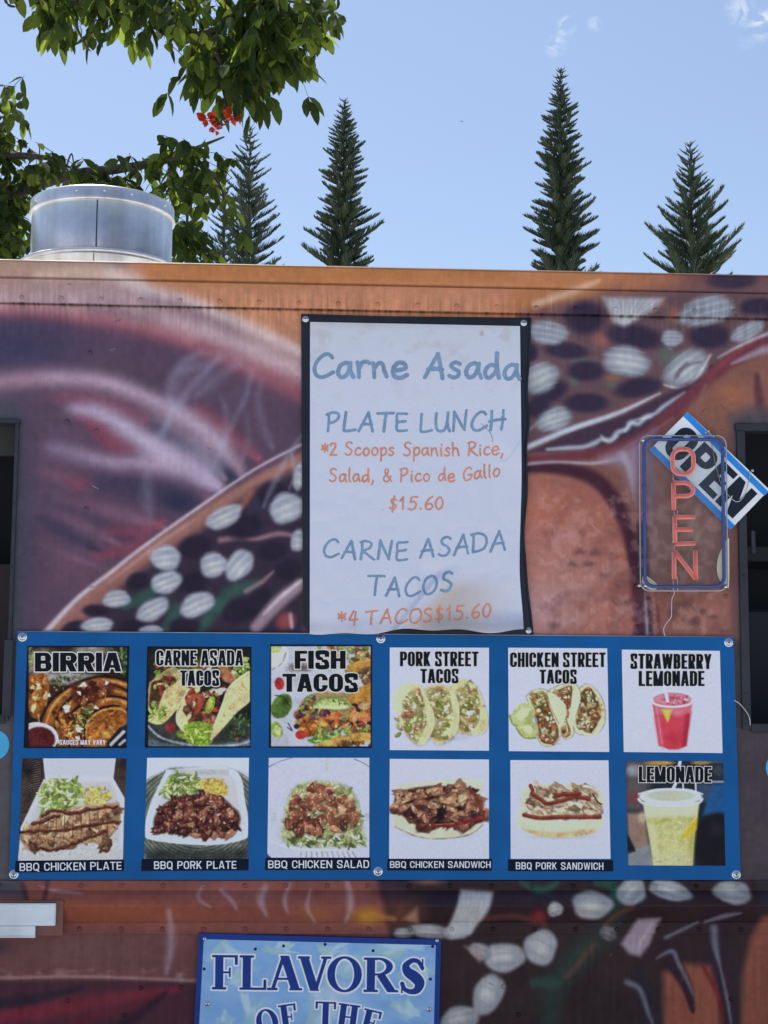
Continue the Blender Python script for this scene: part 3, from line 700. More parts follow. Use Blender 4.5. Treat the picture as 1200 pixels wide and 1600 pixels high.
    for i, (x, y, rx, ry, r) in enumerate(SB):
        c.blob(x, y, rx, ry, (124, 136, 154), .95, r, .35, .07, i)
        if i in (1, 2, 3, 4): c.blob(x, y, rx*.8, ry*.75, (160, 172, 180), .8, r, .7)
        for k in range(9):
            v = -.85+1.7*k/8; cr_, sr_ = math.cos(R_(r)), math.sin(R_(r)); q = []
            for u in (-.9, -.3, .3, .9):
                uu, vv = u*math.sqrt(max(0, 1-v*v))*rx, v*ry-ry*.1*(1-u*u)
                q.append((x+uu*cr_-vv*sr_, y+uu*sr_+vv*cr_))
            c.stroke(q, [2, 5, 5, 2], (184, 194, 206) if k % 2 else (116, 124, 146), .48, .95)
    c.poly([(330, 125), (600, 130), (560, 180), (430, 250), (380, 230)], (140, 146, 162), .95, 20)
    for k in range(8): c.stroke([(360+k*30, 135), (390+k*16, 190), (410+k*5, 235)], [3, 6, 3], (186, 192, 206), .6, .9)
    c.stroke([(655, 470), (690, 420), (760, 400)], [10, 16, 8], (84, 80, 100), .7, .9); c.stroke([(640, 490), (660, 450), (700, 400)], [6, 10, 6], (90, 84, 104), .7, .9)
    c.stroke([(600, 500), (670, 512), (740, 470), (800, 370)], [6, 9, 9, 6], (196, 204, 214), .8, .8)
    # lens between the two white lines
    c.poly([(20, 790), (200, 700), (420, 630), (600, 540), (760, 470), (740, 560), (560, 690), (380, 770), (120, 790)], (64, 50, 70), .97, 22)
    c.stroke([(-60, 800), (30, 760), (200, 690), (400, 622), (585, 535)], [16, 18, 18, 15, 5], (168, 182, 206), .95, .75)
    c.stroke([(10, 700), (60, 660), (140, 600)], [8, 12, 6], (140, 150, 170), .6, .9)
    wv = [(95, 778), (180, 772), (250, 768), (300, 752), (330, 735), (372, 738), (400, 706), (440, 690), (455, 664), (490, 668), (520, 640), (560, 625), (600, 592), (690, 532)]
    c.stroke(wv, [10, 16, 17, 20, 16, 19, 20, 17, 21, 16, 20, 14, 16, 8], (158, 176, 200), .9, .95)
    c.stroke([(330, 720), (360, 748), (400, 720)], 10, (190, 204, 218), .6, .9); c.stroke([(430, 700), (470, 655), (540, 640)], 10, (196, 208, 222), .55, .9)
    # maroon fold
    c.stroke([(1300, 240), (1048, 320), (870, 410), (770, 500), (640, 620), (480, 740), (260, 800), (-40, 830)], [50, 46, 44, 46, 50, 44, 34, 26], (104, 54, 66), .95, .7)
    c.stroke([(1000, 300), (860, 400), (790, 470)], 20, (128, 62, 70), .7, .9)
    c.stroke([(1300, 200), (1060, 275), (930, 330), (830, 385)], [12, 12, 10, 4], (176, 176, 196), .85, .9)
    c.stroke([(1300, 330), (1060, 345), (980, 370), (890, 410)], [40, 34, 24, 8], (150, 146, 166), .75, .95)
    c.stroke([(780, 500), (740, 590), (690, 640)], [10, 16, 6], (130, 90, 104), .7, .9)
    c.stroke([(640, 640), (540, 710), (430, 770)], [8, 12, 6], (140, 96, 116), .6, .95)
    # the two buns below
    skin = [(-40, 910), (60, 885), (180, 890), (300, 935), (385, 1040), (440, 1200), (475, 1400), (492, 1650), (-40, 1650)]
    c.poly(skin, (150, 94, 84), 1, 24)
    c.blob(160, 1380, 330, 380, (156, 114, 112), .85, 0, 1); c.blob(120, 1050, 220, 130, (160, 98, 82), .6, 0, 1); c.blob(70, 1480, 180, 190, (160, 126, 134), .85, 0, 1); c.blob(420, 1480, 90, 200, (124, 80, 78), .6, 0, 1)
    c.stroke([(-40, 870), (60, 858), (200, 868), (300, 905), (385, 995), (440, 1120), (475, 1300), (500, 1650)], [26, 30, 42, 50, 50, 44, 38, 42], (66, 38, 54), .97, .75)
    c.stroke([(-40, 850), (40, 838), (150, 832), (300, 838), (420, 812)], [10, 11, 9, 12, 22], (160, 160, 186), .85, .9)
    c.stroke([(-40, 1000), (-10, 1300), (10, 1650)], [30, 40, 40], (150, 130, 140), .5, 1)
    c.poly([(330, 815), (440, 770), (560, 700), (520, 860), (480, 1020), (448, 940), (424, 860)], (140, 124, 150), .95, 60); c.stroke([(420, 800), (450, 860), (468, 980)], [34, 24, 5], (160, 154, 178), .7, 1)
    c.stroke([(490, 760), (500, 1000), (505, 1300)], [24, 22, 10], (128, 84, 106), .6, 1)
    right = [(560, 760), (700, 600), (800, 500), (900, 455), (1000, 500), (1010, 640), (960, 700), (930, 1650), (570, 1650), (545, 1200)]
    c.poly(right, (124, 84, 76), 1, 40)
    c.blob(900, 540, 130, 90, (152, 98, 76), .8, 0, 1); c.blob(700, 1200, 150, 240, (116, 90, 74), .85, 0, 1); c.blob(800, 1480, 130, 140, (142, 92, 88), .6, 0, 1); c.blob(640, 700, 90, 60, (140, 106, 110), .6, -30, 1)
    c.stroke([(530, 780), (540, 900), (535, 1100)], [30, 34, 20], (104, 96, 120), .7, 1)
    c.stroke([(505, 1120), (512, 1300), (520, 1450), (530, 1650)], [34, 36, 36, 40], (66, 46, 60), .97, .6)
    c.stroke([(516, 1390), (524, 1500), (530, 1640)], [3, 8, 9], (160, 160, 186), .85, .95)
    c.stroke([(560, 1400), (575, 1500), (580, 1640)], [8, 14, 14], (96, 46, 60), .8, .95)
    c.stroke([(1000, 460), (1010, 560), (1048, 640), (1300, 640)], [20, 34, 40, 60], (82, 52, 62), .9, .9)
    c.poly([(880, 640), (960, 600), (1700, 590), (1700, 1700), (905, 1700), (900, 800)], (74, 72, 82), .93, 60)
    c.stroke([(905, 1130), (905, 1500), (900, 1640)], 28, (104, 74, 74), .8, 1)
    c.stroke([(760, 1010), (700, 1130), (620, 1200)], [20, 30, 20], (148, 118, 118), .45, 1); c.stroke([(800, 1080), (730, 1180), (690, 1280)], [8, 12, 8], (150, 130, 110), .4, 1)
    for (x, y, rx, ry) in ((235, 1220, 46, 22), (300, 1225, 50, 22), (205, 1275, 36, 20), (272, 1272, 40, 24), (350, 1322, 36, 22), (405, 1365, 26, 14), (130, 1540, 44, 26), (430, 1440, 44, 18), (465, 1425, 30, 16),
                           (690, 1450, 50, 50), (760, 1475, 40, 24), (812, 1500, 34, 18), (720, 1520, 70, 30), (640, 1480, 40, 40), (860, 1560, 30, 16)):
        c.blob(x, y, rx, ry, (84, 60, 66), .75, -8, 1, .25, x)
    rr = random.Random(4)
    for k in range(420):
        x, y = (rr.uniform(10, 430), rr.uniform(930, 1590)) if k % 4 else (rr.uniform(570, 900), rr.uniform(480, 1590))
        if x > 560 or poly_in(skin, x, y): c.blob(x, y, rr.uniform(1.5, 5), rr.uniform(1.5, 5), (190, 158, 156), rr.uniform(.2, .55), 0, .8)
    for (x, y, r) in ((170, 1150, 60), (90, 1450, 80), (200, 1520, 70), (240, 1400, 60)): c.blob(x, y, r*1.4, r*.6, (172, 140, 146), .35, -20, 1)

    # ---- lower band and skirt (2x, origin 0,1360) and (2x, origin 600,1360)
    c.view(2, 0, 1360)
    c.poly([(-900, 22), (1240, 22), (1240, 700), (-900, 700)], (106, 70, 72), 1, 12)
    c.poly([(-900, 20), (1240, 20), (1240, 190), (-900, 190)], (122, 74, 70), .9, 24)
    c.blob(300, 120, 560, 64, (138, 78, 60), .9, 0, 1); c.blob(700, 60, 300, 50, (136, 84, 84), .7, 0, 1); c.blob(250, 250, 420, 90, (104, 76, 78), .8, 0, 1)
    c.blob(1150, 140, 90, 50, (176, 128, 52), .9, 0, 1); c.blob(980, 130, 120, 40, (140, 92, 60), .7, 0, 1)
    for p, ww in (([(690, 60), (730, 95), (740, 120)], [8, 12, 5]), ([(830, 50), (815, 90), (835, 140)], [16, 22, 8]), ([(905, 40), (890, 90), (900, 130)], [8, 13, 6]), ([(970, 60), (960, 110), (985, 160)], [6, 12, 6]),
                  ([(1085, 40), (1095, 100), (1080, 160)], [14, 20, 8]), ([(640, 40), (620, 80), (660, 110)], [6, 10, 5]), ([(530, 120), (535, 230), (520, 320)], [14, 26, 12]), ([(560, 330), (570, 400), (575, 500)], [16, 24, 20]), ([(120, 40), (160, 60), (260, 70)], [6, 10, 5])):
        c.stroke(p, ww, (168, 160, 190), .5, 1, streak=.3)
    c.stroke([(70, 40), (80, 70), (100, 110)], [14, 16, 6], (58, 44, 56), .8, .9); c.stroke([(150, 30), (145, 70), (140, 100)], 12, (66, 44, 52), .7, .9)
    c.blob(0, 240, 70, 40, (66, 56, 66), .7, 0, 1)
    c.poly([(-900, 352), (200, 342), (400, 342), (630, 350), (630, 700), (-900, 700)], (74, 46, 58), 1, 16)
    c.stroke([(-200, 480), (120, 440), (360, 400), (560, 370)], [50, 56, 40, 16], (112, 44, 60), .95, .95); c.stroke([(60, 560), (260, 470), (430, 420)], [30, 30, 14], (96, 40, 54), .8, 1)
    c.stroke([(-200, 420), (60, 410), (260, 366)], [34, 30, 10], (50, 42, 56), .9, .9); c.stroke([(300, 520), (420, 460), (520, 380)], [30, 30, 12], (54, 36, 50), .8, 1)
    c.stroke([(-300, 342), (0, 336), (250, 332), (450, 338), (630, 346)], [9, 9, 8, 8, 8], (158, 132, 136), .75, .95)
    for k in range(34):
        x = rr.uniform(-20, 620); c.blob(x, 318+rr.uniform(-8, 8), rr.uniform(10, 26), rr.uniform(5, 12), (148, 124, 126), .3, 0, 1)
    c.view(2, 600, 1360)
    c.poly([(-20, 22), (1700, 22), (1700, 700), (40, 700), (20, 210)], (60, 48, 53), 1, 22)
    c.blob(60, 130, 110, 80, (112, 70, 58), .7, 0, 1); c.blob(20, 60, 80, 40, (70, 52, 70), .8, 0, 1); c.blob(140, 30, 80, 24, (160, 110, 92), .8, 0, 1)
    c.blob(550, 85, 700, 26, (62, 60, 82), .5, 0, 1); c.stroke([(-20, 140), (30, 150)], 16, (176, 120, 70), .6, 1)
    c.blob(190, 85, 90, 36, (52, 46, 62), .9, 0, .6)
    c.stroke([(720, 100), (700, 180), (620, 260), (540, 350), (520, 470)], [50, 64, 68, 66, 54], (52, 80, 74), .6, 1); c.stroke([(470, 350), (540, 350)], 30, (54, 88, 80), .7, .9)
    c.stroke([(430, 40), (490, 60), (540, 40)], [14, 22, 12], (50, 100, 88), .8, .9); c.stroke([(660, 40), (720, 50), (700, 90)], [14, 24, 14], (50, 100, 88), .8, .9)
    for p in ([(770, 110), (730, 130), (690, 170)], [(660, 230), (600, 300), (570, 330)], [(480, 140), (500, 170)], [(300, 150), (400, 140), (470, 160)]): c.stroke(p, [18]*len(p), (120, 74, 70), .55, 1)
    c.blob(480, 140, 44, 34, (136, 52, 60), .8, 0, .9)
    LB2 = ((645, 106, 64, 46, 8, .9), (530, 118, 26, 24, -20, .9), (770, 64, 50, 40, -40, .9), (890, 60, 66, 32, 14, .85), (1085, 66, 62, 36, 8, .8), (376, 272, 70, 46, -6, .95), (490, 240, 52, 60, 30, .95),
           (325, 388, 46, 72, 22, .9), (236, 465, 66, 40, -14, .9), (140, 190, 66, 24, 4, .75), (228, 192, 46, 26, -6, .8), (300, 252, 36, 26, 30, .7), (60, 196, 34, 18, 0, .5), (700, 196, 30, 24, 20, .35))
    for i, (x, y, rx, ry, r, a) in enumerate(LB2):
        c.blob(x, y, rx+8, ry+8, (44, 34, 40), .7, r, .5)
        rx *= 1.1; ry *= 1.1; c.blob(x, y, rx, ry, (158, 166, 180), a, r, .25, .07, i); c.blob(x-4, y-4, rx*.75, ry*.7, (200, 204, 210), .75*a, r, .9)
        for k in range(6):
            v = -.75+1.5*k/5; cr_, sr_ = math.cos(R_(r)), math.sin(R_(r)); q = []
            for u in (-.85, 0, .85):
                uu, vv = u*math.sqrt(max(0, 1-v*v))*rx, v*ry-ry*.1*(1-u*u); q.append((x+uu*cr_-vv*sr_, y+uu*sr_+vv*cr_))
            c.stroke(q, [1, 4, 1], (188, 192, 202) if k % 2 else (120, 122, 136), .48, .95)
    c.poly([(240, 60), (340, 66), (320, 130), (270, 200), (210, 210), (200, 180)], (176, 182, 196), .95, 12)
    for k in range(7): c.stroke([(235+k*15, 66), (225+k*13, 130), (200+k*11, 190)], [2, 4, 2], (200, 204, 216), .6, .9)
    c.poly([(250, 236), (310, 240), (300, 290)], (160, 140, 146), .8, 12); c.poly([(60, 150), (100, 110), (110, 170)], (172, 132, 120), .7, 16)
    c.poly([(790, 150), (862, 146), (830, 230), (800, 270), (765, 260), (740, 230)], (158, 146, 166), .95, 14); c.stroke([(840, 156), (810, 210), (790, 256)], [4, 8, 4], (190, 182, 200), .6, .9)
    c.poly([(1180, 140), (1700, 100), (1700, 700), (1105, 700), (1120, 320), (1150, 200)], (140, 84, 72), 1, 26)
    c.poly([(1170, -20), (1700, -20), (1700, 120), (1160, 110)], (60, 56, 64), .95, 40)
    c.poly([(872, 320), (940, 290), (1020, 300), (1050, 420), (1060, 700), (880, 700)], (146, 86, 72), 1, 26)
    c.stroke([(880, 250), (910, 300), (945, 360), (965, 440)], [40, 34, 24, 10], (58, 42, 56), .97, .6); c.stroke([(1030, 160), (1060, 300), (1085, 440), (1090, 700)], [60, 44, 34, 26], (58, 44, 58), .97, .6); c.stroke([(990, 290), (1040, 380), (1060, 470)], [10, 14, 8], (120, 40, 52), .8, .9)
    c.stroke([(790, 330), (820, 400), (860, 540)], [40, 40, 40], (54, 48, 62), .9, .9)
    for p, ww in (([(850, 276), (900, 252), (920, 290), (950, 350), (965, 390)], [5, 12, 12, 9, 4]), ([(1030, 180), (1036, 240), (1050, 300)], [22, 18, 6]), ([(1050, 300), (1072, 400), (1085, 480)], [6, 9, 5]), ([(760, 350), (800, 372), (824, 440), (840, 480)], [16, 15, 12, 6]), ([(1000, 160), (1060, 140), (1110, 130)], [8, 14, 5]), ([(880, 210), (980, 160)], [12, 6])):
        c.stroke(p, ww, (132, 140, 164), .7, .95)
    for k in range(60):
        x, y = rr.choice([(rr.uniform(1130, 1200), rr.uniform(200, 480)), (rr.uniform(890, 1040), rr.uniform(340, 480))]); c.blob(x, y, rr.uniform(2, 4), rr.uniform(2, 4), (190, 150, 140), .4, 0, .8)
    # airbrush softness: broad in the pepper, finer in the beans
    c.view(1, 0, 0); R0 = np.nonzero((zs > zr[0]) & (zs < zr[1]))[0]; C0 = np.nonzero((xs > fx0) & (xs < fx1))[0]
    rs, cs = slice(R0[0], R0[-1]+1), slice(C0[0], C0[-1]+1)
    far = sstep(1, 24, (c.Y-988)*-.0+((860-.56*(c.X-150))-c.Y)*.85)*sstep(500, 440, c.X)      # above the bowl rim, left of the poster
    c.soften(4.0, far, rs, cs)
    c.view(2.5, 0, 420)
    # steam
    for pts, ww, a in (([(790, 318), (720, 365), (675, 430), (662, 490), (680, 540)], [8, 22, 26, 20, 6], .5), ([(860, 345), (760, 450), (690, 540), (640, 620), (600, 690)], [10, 16, 14, 10, 5], .5),
                       ([(930, 370), (830, 440), (760, 500)], [14, 34, 16], .35), ([(985, 390), (960, 500), (910, 600), (870, 700), (810, 830)], [5, 10, 9, 10, 6], .5),
                       ([(1030, 420), (1008, 510), (1030, 620), (1065, 700)], [10, 18, 20, 10], .32), ([(865, 500), (885, 580), (868, 690)], [8, 14, 8], .35),
                       ([(960, 560), (968, 680), (930, 780)], [8, 14, 8], .3), ([(575, 800), (575, 900), (590, 960)], [22, 32, 12], .3), ([(800, 330), (905, 350), (1000, 420)], [14, 24, 10], .25),
                       ([(700, 400), (780, 380), (860, 360)], [10, 20, 8], .3), ([(640, 640), (655, 600), (740, 500)], [20, 12, 8], .4)):
        c.stroke(pts, [q*1.5 for q in ww], (150, 160, 192), a*.9, 1, streak=.45)
    for k in range(9):
        o = k*11
        c.stroke([(770+o+3*math.sin(k*2.1), 322+k*3), (706+o, 400+9*math.sin(k)), (676+o*.6, 470), (640+o*.2, 600+30*math.sin(k*1.7))], [3, 6, 6, 2], (164, 174, 206), .10+.16*(k*7 % 5)/4, 1, streak=.5, seed=k)
        c.stroke([(1000-o*.5, 390+k*6), (965-o, 510), (905-o*.6, 630), (860-o*.3, 740)], [2, 6, 7, 2], (150, 160, 190), .10, 1, streak=.5, seed=k)
    c.view(1, 0, 0); c.soften(2.0, far, rs, cs); c.soften(.9, None, rs, cs)
    # ---- jamb strips, overspray, weather
    c.view(1, 0, 0)
    c.poly([(-400, 628), (24, 628), (36, 640), (34, 1400), (-400, 1400)], (66, 70, 84), .9, 16)
    c.poly([(-400, 1130), (16, 1130), (14, 1376), (-400, 1376)], (76, 76, 84), .9, 8)
    c.poly([(1144, 1000), (1700, 1000), (1700, 1376), (1150, 1376)], (66, 62, 68), .85, 10)
    c.poly([(-400, 486), (-100, 486), (-100, 640), (-400, 640)], (80, 70, 86), .7, 60)
    # lip shadow painted along the top seam, grime beads and fine drips below
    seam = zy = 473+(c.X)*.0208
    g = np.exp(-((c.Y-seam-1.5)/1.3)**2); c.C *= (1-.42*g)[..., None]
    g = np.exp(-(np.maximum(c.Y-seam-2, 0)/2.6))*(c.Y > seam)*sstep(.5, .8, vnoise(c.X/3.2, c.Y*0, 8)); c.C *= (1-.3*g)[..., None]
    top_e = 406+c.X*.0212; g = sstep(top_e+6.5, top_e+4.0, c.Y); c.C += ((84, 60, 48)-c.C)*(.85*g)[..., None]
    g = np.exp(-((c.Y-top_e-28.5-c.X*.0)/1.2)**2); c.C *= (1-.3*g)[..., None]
    dr = sstep(seam-38, seam-10, c.Y)*sstep(seam+70, seam+2, c.Y)*(fbm(c.X/3.2, c.Y/60, 9, 2)-.5)
    c.C *= (1-.24*dr)[..., None]
    dr = sstep(1455, 1465, c.Y)*(fbm(c.X/5, c.Y/80, 12, 3)-.5); c.C *= (1-.14*dr)[..., None]
    c.noise_tint(.07, 60, 21); c.noise_tint(.06, 8, 22)
    low = sstep(1374, 1380, c.Y); c.C *= (1-.03*low)[..., None]; lr = low*sstep(560, 760, c.X); c.C *= (1-.10*lr)[..., None]
    # sponged texture of the buns, chips and scuffs
    bun = sstep(.46, .7, fbm(c.X/11, c.Y/11, 41, 4))*sstep(825, 850, c.X)*sstep(1145, 1120, c.X)*sstep(740, 790, c.Y)*sstep(1000, 985, c.Y); c.C += ((184, 146, 146)-c.C)*(.30*bun)[..., None]
    bun = sstep(.5, .75, fbm(c.X/26, c.Y/26, 43, 4))*sstep(825, 850, c.X)*sstep(1145, 1120, c.X)*sstep(740, 790, c.Y)*sstep(1000, 985, c.Y); c.C += ((104, 66, 68)-c.C)*(.35*bun)[..., None]
    rq = random.Random(77)
    for k in range(70):
        x, y, a_ = rq.uniform(20, 1150), rq.uniform(440, 1600), rq.uniform(0, 3.1); L = rq.uniform(2, 14); c.stroke([(x, y), (x+L*math.cos(a_), y+L*math.sin(a_))], rq.uniform(.7, 1.3), rq.choice(((36, 30, 34), (170, 160, 170), (60, 46, 50))), rq.uniform(.25, .6), .7)
    # dust film: desaturate a touch
    c.C += ((100, 96, 116)-c.C)*(.07*(1-low))[..., None]; c.C = np.clip(104+(c.C-104)*1.13, 10, 235); gg = c.C.mean(-1, keepdims=True); c.C += (gg-c.C)*.13
def poly_in(P, x, y):
    s = False
    for i in range(len(P)):
        x0, y0 = P[i-1]; x1, y1 = P[i]
        if (y0 > y) != (y1 > y) and x < (x1-x0)*(y-y0)/(y1-y0)+x0: s = not s
    return s
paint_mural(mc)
nr_, ncol = GX.shape
idx = np.arange(nr_*ncol).reshape(nr_, ncol)
F = np.stack([idx[:-1, :-1], idx[1:, :-1], idx[1:, 1:], idx[:-1, 1:]], -1)
cxm = (GX[:-1, :-1]+GX[1:, 1:])/2; czm = (GZ[:-1, :-1]+GZ[1:, 1:])/2
hole = np.zeros(cxm.shape, bool)
for h in (HL, HR): hole |= (cxm > h[0]) & (cxm < h[1]) & (czm > h[2]) & (czm < h[3])
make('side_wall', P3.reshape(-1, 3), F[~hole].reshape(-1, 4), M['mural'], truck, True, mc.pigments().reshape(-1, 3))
def mural_col(px, py):
    d = (mc.X0-px)**2+(mc.Y0-py)**2; i = np.unravel_index(np.argmin(d), d.shape); return mc.C[i]

# roof, other walls, floor
zt = zx(421)
mb = MB(); n = 12; v = []
for i in range(n+1):
    y = -.012+(TY1+.046)*i/n; z = zt-.004+.03*math.sin(math.pi*i/n)
    v += [(TX0-.03, y, z), (TX1+.03, y, z)]
k = len(v); v += [(x, y, zt-.03) for (x, y, z) in v]
f = [(2*i, 2*i+1, 2*i+3, 2*i+2) for i in range(n)]+[(k+2*i+2, k+2*i+3, k+2*i+1, k+2*i) for i in range(n)]
f += [(0, k, k+1, 1), (2*n+1, k+2*n+1, k+2*n, 2*n)]+[(2*i+2, k+2*i+2, k+2*i, 2*i) for i in range(n)]+[(2*i+1, k+2*i+1, k+2*i+3, 2*i+3) for i in range(n)]
mb.add(v, f); mb.build('roof', M['roof'], truck)
mb = MB(); mb.box((TX0-.02, .0, ZF), (TX0, TY1, zt-.032)); mb.build('end_wall', M['frame_metal'], truck)
mb = MB(); mb.box((TX1, .0, ZF), (TX1+.02, TY1, zt-.032)); mb.build('end_wall', M['frame_metal'], truck)
mb = MB(); mb.box((TX0-.02, TY1, ZF), (TX1+.02, TY1+.02, zt-.032)); mb.build('back_wall', M['frame_metal'], truck)
mb = MB(); mb.box((TX0, .004, ZF-.06), (TX1, TY1-.002, ZF-.002)); mb.build('floor_pan', M['interior'], truck)
# what one sees inside through the windows: inner lining, a soffit strip, hanging dark shapes
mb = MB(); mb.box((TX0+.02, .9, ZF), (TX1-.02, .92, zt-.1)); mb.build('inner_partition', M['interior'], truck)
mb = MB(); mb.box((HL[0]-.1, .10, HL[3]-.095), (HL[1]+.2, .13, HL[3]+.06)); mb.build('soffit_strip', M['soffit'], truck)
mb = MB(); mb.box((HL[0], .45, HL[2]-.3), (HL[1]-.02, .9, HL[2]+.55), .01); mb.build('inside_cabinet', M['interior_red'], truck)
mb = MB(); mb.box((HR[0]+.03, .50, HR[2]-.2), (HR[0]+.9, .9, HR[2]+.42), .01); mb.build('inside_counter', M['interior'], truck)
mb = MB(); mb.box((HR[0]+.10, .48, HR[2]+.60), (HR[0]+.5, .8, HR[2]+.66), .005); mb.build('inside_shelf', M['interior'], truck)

# window frames: left jamb strip with return, header, sill; right ones
def frame(h, pleft, name='window_frame'):
    x0, x1, z0, z1 = h; wdt = .013 if pleft else .030
    mb = MB()
    mb.box((x0-wdt, -.012, z0-.02), (x0, .05, z1), .002); mb.box((x1, -.012, z0-.02), (x1+wdt, .05, z1), .002)
    mb.box((x0-wdt-.004, -.013, z1), (x1+wdt+.004, .05, z1+(.014 if pleft else .026)), .002); mb.box((x0, -.010, z0-.03), (x1, .05, z0), .002)
    o = mb.build(name, M['frame_metal'], truck)
    for s, x in ((1, x0-wdt*.5), (-1, x1+wdt*.5)):
        for t_ in (.1, .5, .72, .9):
            m2 = MB(); m2.lathe([(0, -.0035), (.003, -.003), (.0045, 0)], (x, -.012, z0+(z1-z0)*t_), 'Y', 10); make('screw', m2.v, m2.f, M['frame_metal'], truck, True)
    return o
frame(HL, True); frame(HR, False)
mb = MB(); a = V3(1172, 832); mb.box((a.x, -.016, a.z-.075), (a.x+.014, .0, a.z+.005), .002); mb.build('window_latch', M['frame_metal'], truck)

# sliding panel lips beside the windows (the grey strips that run on past the openings)
mb = MB(); p0 = V3(6, 1119); p1 = V3(21, 1000); mb.box((p0.x-.004, -.018, p0.z), (p1.x+.002, -.0125, p1.z), .001); mb.build('window_track', M['frame_metal'], truck)

# rivets
rv = MB().lathe([(0, -.0058), (.0034, -.0053), (.0066, -.0034), (.0085, -.0006), (.0088, .001)], (0, 0, 0), 'Y', 12)
rows = [(35+61.7*i, 466+1.22*i, .0125) for i in range(-1, 20)]+[(63+64*i, 1382.5+.12*i, .007) for i in range(-1, 19)]+[(125+64.5*i, 1451.2+.1*max(0, i-8), .006) for i in range(-1, 18)]
rows += [(x/2.5, 420+y/2.5, 0) for x, y in ((352, 328), (377, 633), (337, 938), (360, 1247), (65, 690), (262, 597))]
rows += [(820+x/2.758, 420+y/2.758, 0) for x, y in ((805, 425), (865, 1412))]+[(x/2, 1360+y/2, 0) for x, y in ((440, 367), (565, 365), (212, 406), (388, 453))]+[(600+x/2, 1360+y/2, 0) for x, y in ((372, 363), (420, 450), (1085, 402))]
rows += [(14, 1015, .0125), (13.5, 1041, .0125), (15, 1064, .0125)]
for (x, y, dpt) in rows:
    if x < -40 or x > 1250: continue
    p = V3(x, y); c_ = mural_col(x, y)*.93
    v = np.array(rv.v)+np.array([p.x, -dpt+.0006, p.z])
    make('rivet', v, rv.f, M['mural'], truck, True, np.tile(pig(c_), (len(v), 1)))

# exhaust vent on the roof
vc = at(160, 330, .95); vy = .95
z_at = lambda py, yy: float(at(160, py, yy)[2])
Rr = (float(at(273, 330, vy)[0])-float(at(48, 330, vy)[0]))/2*.985; vx = float((at(273, 330, vy)[0]+at(48, 330, vy)[0])/2)
zt_v = z_at(289.5, vy-Rr); zb_v = z_at(386, vy-Rr); zl = z_at(309, vy-Rr)
Rf = Rr*1.12
mb = MB(); mb.lathe([(Rr*.985, zl-.002), (Rr*.985, zb_v), (Rr*1.02, zb_v-.004)], (vx, vy, 0), 'Z', 96)
drum = mb.build('exhaust_vent', M['galv'], truck, True)
mb = MB(); mb.lathe([(Rr*.99, zt_v-.01), (Rr*.99, zt_v+.001), (Rr*1.005, zt_v+.002), (Rr*1.008, zt_v-.004), (Rr*1.008, zl+.010), (Rr*1.020, zl+.007), (Rr*1.024, zl+.002), (Rr*1.018, zl-.004), (Rr*.985, zl-.006)], (vx, vy, 0), 'Z', 96)
mb.lathe([(Rr*.985, zt_v), (Rr*.93, zt_v-.12), (0.001, zt_v-.12)], (vx, vy, 0), 'Z', 64); make('rim_band', mb.v-np.array(truck.location) if False else np.array(mb.v)-np.array(truck.location), mb.f, M['galv'], None, True).parent = drum
def sub(mbx, name, mat, smooth=True):
    o = make(name, np.array(mbx.v)-np.array(truck.location), mbx.f, mat, None, smooth); o.parent = drum; return o
mb = MB(); zf = zb_v
prof = [(Rr*.99, zf-.002), (Rr*1.10, zf-.006), (Rf*1.01, zf-.012)]+[(Rf*1.012+.010*math.cos(a), zf-.022+.010*math.sin(a)) for a in np.linspace(1.4, -1.5, 8)]+[(Rf, zf-.034), (Rf*1.0, zt+.02), (Rf*1.02, zt+.0)]
mb.lathe(prof, (vx, vy, 0), 'Z', 96); sub(mb, 'base_flange', M['galv'])
for px_ in (151.0,):
    a = at(px_, 345, vy-Rr); mb = MB(); mb.box((a[0]-.0022, vy-Rr*.992-.001, zb_v+.002), (a[0]+.0022, vy-Rr*.9, zl-.008)); sub(mb, 'seam', M['frame_metal'], False)
    mb = MB(); mb.box((a[0]-.004, vy-Rf*1.003, zt+.02), (a[0]-.001, vy-Rf*.9, zf-.035)); sub(mb, 'seam', M['frame_metal'], False)
for ang in (-103, -81.5, -148, -25, -60, 40, 100, 160):
    r_ = Rr*1.008; p = (vx+r_*math.cos(R_(ang)), vy+r_*math.sin(R_(ang)), (zt_v+zl)/2+.006)
    mb = MB(); mb.lathe([(0, -.004), (.004, -.0035), (.0065, 0), (.0065, .004)], p, 'Y', 10); sub(mb, 'bolt', M['chrome'])

# folded serving shelf at lower left
mb = MB(); a0 = V3(-300, 1411, -.05); a1 = V3(87, 1446, -.05); mb.box((a0.x, -.062, a1.z), (a1.x, -.045, a0.z), .003)
sh = mb.build('serving_shelf', M['white_metal'], truck)
mb = MB(); b0 = V3(-300, 1446, -.05); b1 = V3(55, 1466, -.05)
prof = [(-.058, a1.z-.001), (-.060, b1.z+.012), (-.054, b1.z+.002), (-.044, b1.z), (-.040, b1.z), (-.040, a1.z-.001)]
k = len(prof); v = [(b0.x, y, z) for y, z in prof]+[(b1.x, y, z) for y, z in prof]
mb.add(v, [tuple(range(k))[::-1], tuple(range(k, 2*k))]+[(i, (i+1) % k, (i+1) % k+k, i+k) for i in range(k)])
make('lower_lip', np.array(mb.v)-np.array(truck.location), mb.f, M['white_metal'], None).parent = sh
mb = MB(); c0 = V3(-300, 1404); c1 = V3(101, 1459); mb.box((c0.x, -.044, c1.z), (c1.x, -.0395, c0.z), .001); d0 = V3(60, 1448); mb.box((d0.x, -.040, c1.z+.01), (c1.x-.008, .0, c0.z-.01))  # dark plate and block stand in for the shelf's shadow on the wall
make('shelf_shadow_plate', np.array(mb.v)-np.array(truck.location), mb.f, mat_plain('shelf_shadow_paint', pig((98, 66, 62)), .5, var=.2, scale=12), None).parent = sh

